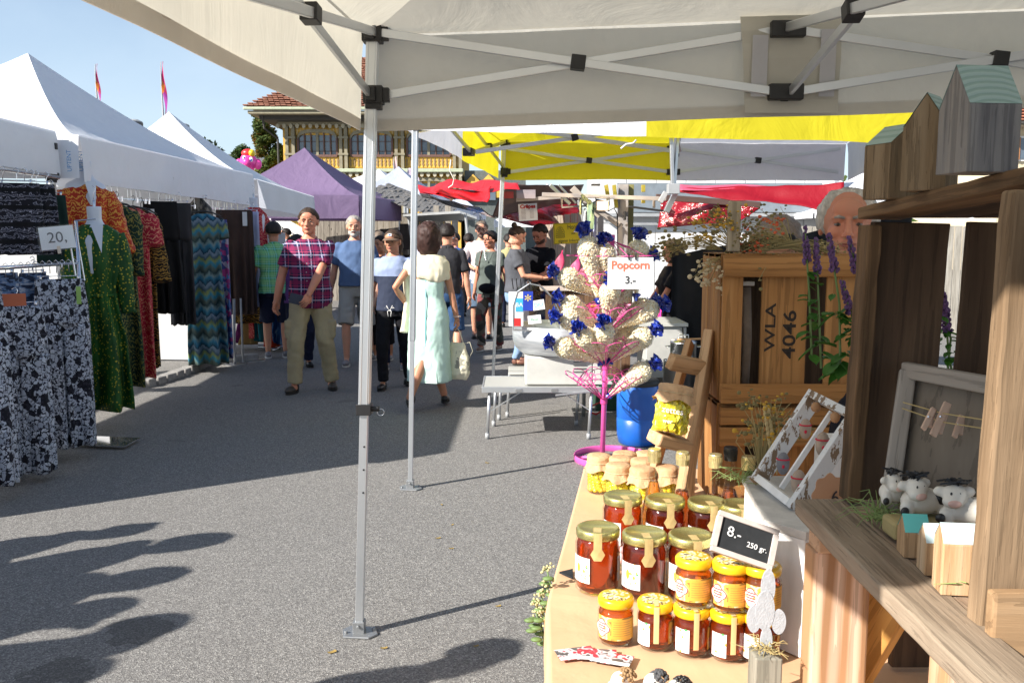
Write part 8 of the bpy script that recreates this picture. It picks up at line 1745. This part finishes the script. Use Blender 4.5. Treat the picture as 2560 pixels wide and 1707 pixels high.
# little wooden houses
def house(label, c, w_, d_, h, rf, m, roofm, rz=0, group='little wooden houses', front=False):
    r = thing('wooden_house', label, 'wooden house', c, rz, group); mb = MB()
    if front: prof = [(-d_ / 2, 0), (d_ / 2, 0), (d_ / 2, h - rf), (0, h), (-d_ / 2, h - rf)]; M = Matrix.Translation((-w_ / 2, 0, 0)) @ Matrix(((0, 0, 1, 0), (1, 0, 0, 0), (0, 1, 0, 0), (0, 0, 0, 1)))
    else: prof = [(-w_ / 2, 0), (w_ / 2, 0), (w_ / 2, h - rf), (0, h), (-w_ / 2, h - rf)]; M = Matrix.Translation((0, d_ / 2, 0)) @ Matrix.Rotation(PI / 2, 4, 'X')
    mb.prism(prof, w_ if front else d_, M); mb.build('block', m, r, bevel=.0015)
    q = w_ / 2 if not front else d_ / 2
    for s_ in (-1, 1):
        mb = MB(); e = .0012
        if front: mb.add([(-w_ / 2, s_ * q, h - rf + e), (w_ / 2, s_ * q, h - rf + e), (w_ / 2, 0, h + e), (-w_ / 2, 0, h + e)], [(0, 1, 2, 3)])
        else: mb.add([(s_ * q, -d_ / 2, h - rf + e), (s_ * q, d_ / 2, h - rf + e), (0, d_ / 2, h + e), (0, -d_ / 2, h + e)], [(0, 1, 2, 3)])
        o = mb.build('painted_roof', roofm, r)
    return r
mintr = NT('mint_roof_paint', .7); v = mintr.map((1, .4, 1)); mintr.col(mintr.ramp(mintr.wave(v, 42, 1.5, 2, 1, 'RINGS', 'Y'), [(.2, (.17, .25, .22)), (.6, (.23, .31, .285))])); mintr.bump(mintr.wave(v, 42, 1.5, 2, 1, 'RINGS', 'Y'), .3, .002); mintr = mintr.m
hwood = wood('house_block_wood', [(.08, .052, .028), (.17, .115, .065), (.24, .175, .11)], 26, .85, .9); hgrey = wood('house_block_grey', [(.10, .095, .10), (.20, .185, .175), (.30, .25, .2)], 26, .85, .7)
pA, pB, pC = at(2212, 540, 1.36), at(2310, 530, 1.24), at(2408, 500, 1.08)
house('leftmost wooden house block with mint roof on the crate top', (pA.x + .022, 1.38, 1.606), .076, .055, .112, .030, hwood, mintr, .35, 'wooden house blocks on the crate top')
house('middle brown wooden house block behind the tall grey one', (pB.x + .014, 1.26, 1.613), .060, .055, .132, .045, hwood, mintr, -.75, 'wooden house blocks on the crate top')
house('tallest wooden house block, grey grain and striped mint roof', (pC.x + .008, 1.07, 1.624), .066, .060, .125, .048, hgrey, mintr, .12, 'wooden house blocks on the crate top', True)
tq = mat('turquoise_paint', (.13, .52, .47), .6); pale = mat('pale_blue_paint', (.55, .68, .70), .6); stripw = wood('striped_house_wood', [(.26, .14, .06), (.48, .30, .16), (.58, .42, .27)], 30, .8, .4)
for lb, u, y, w_, h, m in (('small wooden house with a turquoise roof in front of the cow figurines', 2280, 1.205, .034, .058, tq), ('small wooden house with a pale blue roof, middle of the row', 2335, 1.14, .034, .066, pale), ('larger wooden house with a very pale roof, right of the row', 2398, 1.075, .052, .088, pale)):
    x = at(u, 1400, y).x; house(lb, (x, y, Zb - .003), w_, .035, h, .022, stripw, m, -.12, 'wooden houses in a row on the shelf', True)
# cow figurines
cw = mat('clay_white', (.68, .64, .57), .45, var=.04); ck = mat('clay_black', (.02, .02, .022), .4); cp = mat('clay_pink', (.66, .42, .36), .5)
def cow(label, c, rz, k=1):
    r = thing('cow_figurine', label, 'figurine', c, rz, 'clay cow figurines in the crate'); r.scale = (k, k, k); mb = MB(); mb.ell((0, 0, .018), (.030, .020, .018)); mb.ell((-.026, -.006, .012), (.010, .009, .012)); mb.ell((.022, -.012, .010), (.010, .009, .010)); mb.ell((-.02, -.012, .040), (.015, .014, .014)); mb.ell((-.024, -.020, .034), (.013, .010, .009)); mb.ell((-.036, -.008, .043), (.009, .005, .007)); mb.ell((-.004, -.008, .044), (.009, .005, .007)); remesh(mb, .0022, 2).build('body', cw, r, smooth=True)
    mb = MB(); [MB().ell(c_, q_).build('black_patch', ck, r, smooth=True) for c_, q_ in (((.018, -.010, .024), (.012, .0115, .010)), ((.0, .012, .030), (.012, .008, .007)), ((-.0355, -.013, .010), (.006, .004, .006)))]; mb = MB()
    for k2 in range(16): mb.tube([(-.02 + rnd.gauss(0, .004), -.010 + rnd.gauss(0, .003), .052), (-.02 + rnd.gauss(0, .008), -.010 + rnd.gauss(0, .006), .060), (-.02 + rnd.gauss(0, .009), -.012 + rnd.gauss(0, .007), .056)], .0014, 5)
    mb.ell((-.0275, -.0235, .0445), (.0015, .001, .002), 6, 4); mb.ell((-.0175, -.0235, .0445), (.0015, .001, .002), 6, 4); mb.build('hair_and_eyes', ck, r); mb = MB(); mb.ell((-.024, -.0275, .033), (.008, .0035, .005)); mb.build('muzzle', cp, r, smooth=True)
cow('clay cow figurine with two heads close together, left of the pair', (.616, 1.285, Zb + .030), .25, 1.15); cow('clay cow figurine lying right of the pair, black patch on its flank', (.655, 1.225, Zb + .034), -.2, 1.15); cow('clay cow figurine behind, head tilted back', (.592, 1.325, Zb + .036), .5, .95)
mb = MB(); mb.box((.63, 1.27, Zb + .015), (.14, .05, .028), Matrix.Identity(4)); tag(mb.build('hay_pad', hay, bevel=.006), 'little hay pad under the clay cows', 'hay')
for i, (c, n, l, m, lb) in enumerate((((.575, 1.33, Zb + .004), 60, .07, hayg, 'green hay wisps left of the clay cows'), ((.62, 1.08, Zb + .004), 40, .06, hayg, 'green hay wisps at the near end of the shelf'), ((.70, 1.25, Zb + .05), 26, .05, hay, 'dry hay behind the right clay cow'), ((.262, 2.06, TZ + .008), 70, .05, hay, 'tuft of hay on the kraft paper left of the back honey jars'), ((.51, 1.93, 1.006), 30, .08, hayg, 'hay stalks on the white box below the bouquet'))):
    tag(haytuft(c, n, .014, l, None, m, seed=i + 20), lb, 'hay', kind='stuff')
mb = MB(); mb.ell((.272, 2.05, TZ + .03), (.014, .012, .02), jit=.08); mb.ell((.268, 2.04, TZ + .052), (.010, .010, .010)); tag(mb.build('pink_figurine', mat('clay_rose', (.75, .42, .44), .5), smooth=True), 'small pink clay figure in the hay left of the honey jars', 'figurine')
mb = MB(); [mb.ell((.583, 1.02, Zb + .03 + .011 * k), (.006, .006, .006)) for k in range(3)]; tag(mb.build('bead_stack', mat('white_bead', (.7, .7, .7), .4), smooth=True), 'stack of white beads beside the near crate post', 'beads'); mb = MB(); mb.ell((.583, 1.018, Zb + .066), (.009, .009, .009)); tag(mb.build('grey_bead', mat('grey_bead', (.3, .32, .37), .5), smooth=True), 'grey bead on top of the white bead stack', 'bead')
plank('birch_slice', (.566, 1.00, Zb - .006), (.570, 1.01, Zb + .05), .03, .02, (0, -1, 0), ochw, None, .002); tag(bpy.data.objects['birch_slice'], 'pale wooden wedge on the shelf by the near post', 'wooden wedge')
# sheep heads at the very bottom
for u, v_, lb, m in ((1560, 1690, 'small sheep figurine with brown curls at the bottom edge', mat('brown_curls', (.28, .17, .08), .8)), (1642, 1695, 'small sheep figurine with grey curls at the bottom edge', mat('grey_curls', (.07, .07, .075), .8)), (1700, 1712, 'dark curly sheep figurine cut by the bottom edge', ck)):
    p = on(u, v_, TZ + .03); r = thing('sheep_figurine', lb, 'figurine', (p.x, p.y, TZ + .004), 0, 'sheep figurines at the front of the table'); mb = MB(); mb.ell((-.006, 0, .018), (.018, .015, .018)); mb.ell((-.02, -.006, .016), (.009, .006, .006)); mb.build('body', cw, r, smooth=True); mb = MB(); R = random.Random(u)
    for k in range(70): a, b = R.random() * 6.28, R.random() * 1.4; d = V((math.cos(a) * math.cos(b), math.sin(a) * math.cos(b), math.sin(b))); c = V((.004, .002, .022)) + d * .017; mb.ell(c, (.0035, .0035, .0035), 5, 4)
    mb.build('curls', m, r, smooth=True)
# ---------------------------------------------------------------- harvest crates behind, ladder rack with jar
def crate(label, x0, x1, y0, y1, z0, z1, rails, slats, m, txt=None):
    r = thing('harvest_crate', label, 'crate', ((x0 + x1) / 2, y0, z0), world=True, group='brown harvest crates behind the bottles')
    for z, w_ in rails: plank('rail', (x0, y0, z), (x1, y0, z), w_, .022, (0, -1, 0), m, r, .003)
    for a, b in slats: plank('slat', ((a + b) / 2, y0 + .018, z0 + .004), ((a + b) / 2, y0 + .018, z1 - .004), b - a, .012, (0, -1, 0), m, r, .002)
    for k in range(3): w_ = (y1 - y0 - .03) / 3; plank('side_board', (x0 + .006, y0 + .03 + w_ * (k + .5), z0), (x0 + .006, y0 + .03 + w_ * (k + .5), z1), w_ - .006, .012, (-1, 0, 0), m, r, .002)
    for k in range(3): w_ = (y1 - y0 - .03) / 3; plank('top_slat', (x0, y0 + .03 + w_ * (k + .5), z1 - .006), (x1, y0 + .03 + w_ * (k + .5), z1 - .006), w_ - .008, .012, (0, 0, 1), m, r, .002)
    plank('back_panel', ((x0 + x1) / 2, y1, z0), ((x0 + x1) / 2, y1, z1 - .02), x1 - x0 - .02, .012, (0, -1, 0), darkwb, r, .002); return r
cA = crate('upper harvest crate stamped WLA 4046', .600, 1.02, 2.50, 2.78, 1.075, 1.500, [(1.465, .060), (1.10, .055)], [(.602, .66), (.715, .845), (.90, 1.02)], crw)
sten = mat('stencil_black', (.02, .012, .008), .8)
text('WLA', .042, frame((.742, 2.5115, 1.29), (0, .0, 1), (-1, 0, 0)), sten, cA, sx=1.5, bold=.0005); text('4046', .052, frame((.798, 2.5115, 1.27), (0, .0, 1), (-1, 0, 0)), sten, cA, sx=1.35, bold=.0008)
crate('lower harvest crate with burnt dark slats under the stamped one', .60, 1.02, 2.50, 2.78, TZ + .01, 1.066, [(1.035, .05), (.975, .055), (.80, .06)], [(.602, .68), (.76, .99)], crw)
brc = mat('birch_bark', (.30, .235, .185), .8, var=.35, vs=14, bump=.4)
for k, (x, lb) in enumerate(((.672, 'thin birch stick inside the stamped crate, left one'), (.695, 'thicker birch stick inside the stamped crate, right one'))): mb = MB(); mb.tube([(x, 2.6, 1.09), (x + .004, 2.6, 1.25), (x - .003, 2.6, 1.40)], [.009 + .005 * k] * 3, 10); tag(mb.build('birch_stick', brc, smooth=True), lb, 'stick', 'birch sticks in the crate')
mb = MB(); mb.box((.685, 2.59, 1.412), (.05, .03, .012)); tag(mb.build('pale_lath', whitep, bevel=.002), 'pale lath resting on top of the birch sticks', 'lath')
navy = cloth('navy_jacket_cloth', (.008, .010, .018)); gm = MB(); loft(gm, [(.93, 2.2, .78, .10, .08), (.92, 2.2, .95, .12, .09), (.94, 2.2, 1.12, .10, .07), (.98, 2.2, 1.2, .05, .05)], 18); tag(remesh(gm, .012, 2, (.02, 12), 3).build('dark_jacket', navy, smooth=True), 'dark navy jacket bundled behind the rustic frame', 'jacket')
# ladder rack
ldw = wood('ladder_wood', [(.26, .14, .06), (.48, .29, .15), (.58, .38, .22)], 13, .75, .4); la = thing('ladder_rack', 'small slanted wooden ladder rack holding a jar of pickles', 'rack', (.47, 2.4, TZ), world=True)
l0, l1 = at(1700, 1225, 2.42), at(1778, 832, 2.62); l0.z = TZ + .01
plank('rack_side', l0, l1, .028, .075, (-.55, -1, 0), ldw, la, .004); plank('rack_side', l0 + V((-.085, .10, 0)), lerp(l0, l1, .92) + V((-.03, .13, 0)), .02, .05, (-.55, -1, 0), ldw, la, .003)
plank('rung', at(1675, 903, 2.5), at(1752, 918, 2.56), .03, .045, (0, -.3, 1), ldw, la, .003); plank('rung', at(1634, 1092, 2.36), at(1716, 1112, 2.42), .06, .035, (0, -.2, 1), wood('rung_pale', [(.38, .22, .11), (.58, .37, .21), (.66, .46, .29)], 12), la, .006)
plank('prop', (.50, 2.47, TZ + .003), (.515, 2.5, 1.0), .045, .03, (0, -1, 0), ldw, la, .003)
bj = capjar(.047, .132, True); b0 = at(1672, 1083, 2.37); bj.location = b0 + V((0, 0, .002)); bj.rotation_euler = (-.12, .20, .2); bj['label'] = 'large jar of yellow pickled courgettes with a paper cap, tilted on the ladder rack'; bj['group'] = 'jars of yellow preserves under paper caps'
text('zettes', .024, Matrix.Translation((-.020, -.0475, .062)) @ Matrix.Rotation(-.38, 4, 'Z') @ Matrix.Rotation(PI / 2, 4, 'X'), whitep, bj, 'white_writing'); text('wer', .017, Matrix.Translation((-.028, -.0440, .032)) @ Matrix.Rotation(-.5, 4, 'Z') @ Matrix.Rotation(PI / 2, 4, 'X'), whitep, bj, 'white_writing')
# ---------------------------------------------------------------- dried flowers and the living plants
def bouquet(label, c, n, spread, L0, dirv, cols, seed, fl=.008, leaves=None, kind='flower bunch'):
    R = random.Random(seed); r = thing('dried_flowers', label, kind, c, group=None); st = MB(); d0 = V(dirv).normalized(); bl_ = [MB() for _ in cols]
    for k in range(n):
        d = (d0 + V((R.gauss(0, spread), R.gauss(0, spread), R.gauss(0, spread * .7)))).normalized(); l = L0 * R.uniform(.55, 1); m_ = d * l * .55 + V((R.gauss(0, .012), R.gauss(0, .012), .015)); e = d * l + V((0, 0, -.1 * l * R.random())); st.tube([(0, 0, 0), m_, e], [.0014, .0011, .0006], 4)
        b = R.randrange(len(cols)); 
        for j in range(R.randint(3, 7)): p = lerp(m_, e, R.uniform(.5, 1.05)) + V((R.gauss(0, .011), R.gauss(0, .011), R.gauss(0, .010))); q = fl * R.uniform(.4, 1.1); bl_[b].ell(p, (q, q * R.uniform(.4, 1), q * R.uniform(.5, 1)), 6, 4)
    st.build('stems', hay, r)['kind'] = 'stuff'
    for m_, b in zip(cols, bl_):
        if b.f: b.build('blossoms', m_, r)['kind'] = 'stuff'
    return r
yb = mat('yellow_dried', (.48, .28, .03), .8, var=.3, vs=40); ob = mat('orange_red_dried', (.50, .09, .03), .8, var=.3, vs=40); gb = mat('olive_dried', (.16, .13, .05), .8, var=.3, vs=40); cb = mat('cream_dried', (.50, .42, .28), .8); pbm = mat('purple_blossom', (.085, .035, .12), .7, var=.35, vs=60)
bouquet('yellow dried flower heads on the left of the crate top', (.66, 2.6, 1.508), 46, .42, .17, (-.55, 0, .5), [yb, gb, gb], 1, .006); bouquet('orange-red dried blossoms lying along the crate top', (.82, 2.58, 1.515), 70, .34, .20, (-.9, -.05, .18), [ob, gb, gb], 2, .0055)
bouquet('straw stems of the bunch reaching right over the crate top', (.70, 2.56, 1.508), 50, .09, .27, (1, -.05, .02), [gb, hay], 3, .004); bouquet('brown dried twigs sticking out left of the crate', (.62, 2.6, 1.51), 20, .22, .24, (-1, -.1, .08), [gb], 4, .006); bouquet('cream seed pods hanging from the left corner of the crate', (.63, 2.56, 1.49), 14, .25, .14, (-.75, -.2, -.45), [cb], 5, .007)
plank('wood_stake', (.640, 2.56, 1.505), (.645, 2.58, 1.65), .036, .02, (0, -1, 0), wood('pale_stake', [(.25, .2, .13), (.4, .33, .24), (.48, .4, .3)], 14), None); tag(bpy.data.objects['wood_stake'], 'pale flat wooden stake rising from the dried flowers', 'stake')
bouquet('dried wheat and yellow herb bouquet on the white box', (.565, 1.95, 1.01), 40, .26, .20, (.05, .1, 1), [gb, yb, gb], 6, .006)
mb = MB()
for k in range(22): t = k / 22; p = lerp(at(1935, 1150, 1.93), at(1915, 1015, 1.93), t) ; mb.ell(p + V((.004 * (-1) ** k, 0, 0)), (.0045, .004, .008), 6, 4)
mb.tube([at(1942, 1185, 1.93), at(1935, 1100, 1.93), at(1915, 1012, 1.93)], .002, 5); tag(mb.build('wheat_ear', mat('wheat', (.52, .40, .2), .8)), 'single pale wheat ear left of the herb bouquet', 'wheat ear')
lfm = NT('mint_leaf', .5); v = lfm.map(); lfm.col(lfm.ramp(lfm.noise(v, 12), [(.3, (.02, .085, .012)), (.7, (.05, .17, .02))])); lfm.transl(.4); lfm = lfm.m
def spikeplant(label, stems, seed, y):
    R = random.Random(seed); c0 = at(stems[0][0], 950, y); r = thing('flower_spike_plant', label, 'plant', (c0.x, y, 1.0), world=True, group='purple hyssop plants'); st, lf, sp = MB(), [], MB()
    for u, v0, vb in stems:
        top = at(u, v0, y); b = at(u + R.uniform(10, 40), vb, y); mid = lerp(b, top, .5) + V((R.uniform(-.02, .02), 0, 0)); st.tube([b, mid, lerp(mid, top, .6), top], [.0028, .0024, .002, .0012], 5); L = .085 * y / 2
        for k in range(100): t = R.random() ** .8; p = top + (mid - top).normalized() * L * t; q = .0095 * (.35 + .65 * t) * (.6 + .4 * math.sin(t * 22) ** 2) ; a = R.random() * 6.28; sp.ell(p + V((math.cos(a) * q, math.sin(a) * q, 0)), (.003, .003, .0042), 5, 4)
        for k in range(12):
            t = R.uniform(.0, .70); p = lerp(b, top, t); a = R.random() * 6.28; l = R.uniform(.025, .050) * (1.15 - t); d = V((math.cos(a), math.sin(a) * .8 - .25, R.uniform(-.5, .25))).normalized(); s_ = d.cross(V((0, 0, 1))).normalized(); mb = MB()
            mb.sheet(lambda x, q, d=d, s_=s_, l=l, p=p: p + d * (l * (q + .15)) + s_ * ((x - .5) * l * .72 * math.sin(PI * min(1, q * .94 + .06)) ** .8) + V((0, 0, .25 * l * abs(x - .5) - .3 * l * q * q)), 4, 6); mb.build('leaf', lfm, r, smooth=True, recalc=False)
            st.tube([p, p + d * l * .17], .001, 4)
    st.build('stems', mat('plant_stem', (.10, .16, .04), .6), r)['kind'] = 'stuff'; sp.build('flower_spikes', pbm, r)['kind'] = 'stuff'
spikeplant('two-stemmed purple hyssop plant in front of the stamped crate, left one', [(2012, 565, 890), (2040, 595, 920)], 3, 1.95); spikeplant('purple hyssop stems nearest the weathered crate', [(2072, 585, 930), (2122, 590, 900), (2104, 700, 960)], 5, 1.75); spikeplant('purple hyssop seen through the gap of the weathered crate', [(2345, 690, 1000), (2362, 740, 1010)], 8, 1.75)
# sedum beside the table and black bag under it
r = thing('sedum_plant', 'greenish sedum plant peeping out left of the table edge', 'plant', (.02, 1.9, .25), world=True); mb, m2 = MB(), MB(); R = random.Random(4)
for u, v_ in ((1338, 1505), (1352, 1485), (1340, 1530), (1365, 1460), (1356, 1525), (1366, 1420), (1362, 1550)):
    p = at(u, v_, 1.93); mb.tube([p, p + V((.03, .02, -.12))], .002, 5)
    for k in range(16): m2.ell(p + V((R.gauss(0, .007), R.gauss(0, .007), R.gauss(0, .005))), (.0035, .0035, .003), 5, 4)
    for k in range(3): a = R.random() * 6; c = p + V((math.cos(a) * .015, math.sin(a) * .01, -.02 - .02 * k)); mb.ell(c, (.014, .009, .005), 8, 5)
mb.build('leaves', mat('sedum_green', (.12, .19, .06), .6), r, smooth=True)['kind'] = 'stuff'; m2.build('blossoms', mat('sedum_blossom', (.45, .42, .22), .8), r)['kind'] = 'stuff'
gm = MB(); gm.ell((.10, 1.72, .22), (.12, .12, .2), jit=.2); gm.ell((.055, 1.66, .33), (.06, .06, .09), jit=.25); tag(remesh(gm, .014, 1, (.03, 14), 2).build('black_bag', mat('black_bin_bag', (.01, .01, .011), .3, bump=.5, bs=12), smooth=True), 'crumpled black bag on the ground beside the table', 'bag')
bm2 = MB(); bm2.box((.10, 1.75, .04), (.3, .3, .08)); tag(bm2.build('bag_crate', blackp, bevel=.01), 'low black crate under the table edge below the bag', 'crate')
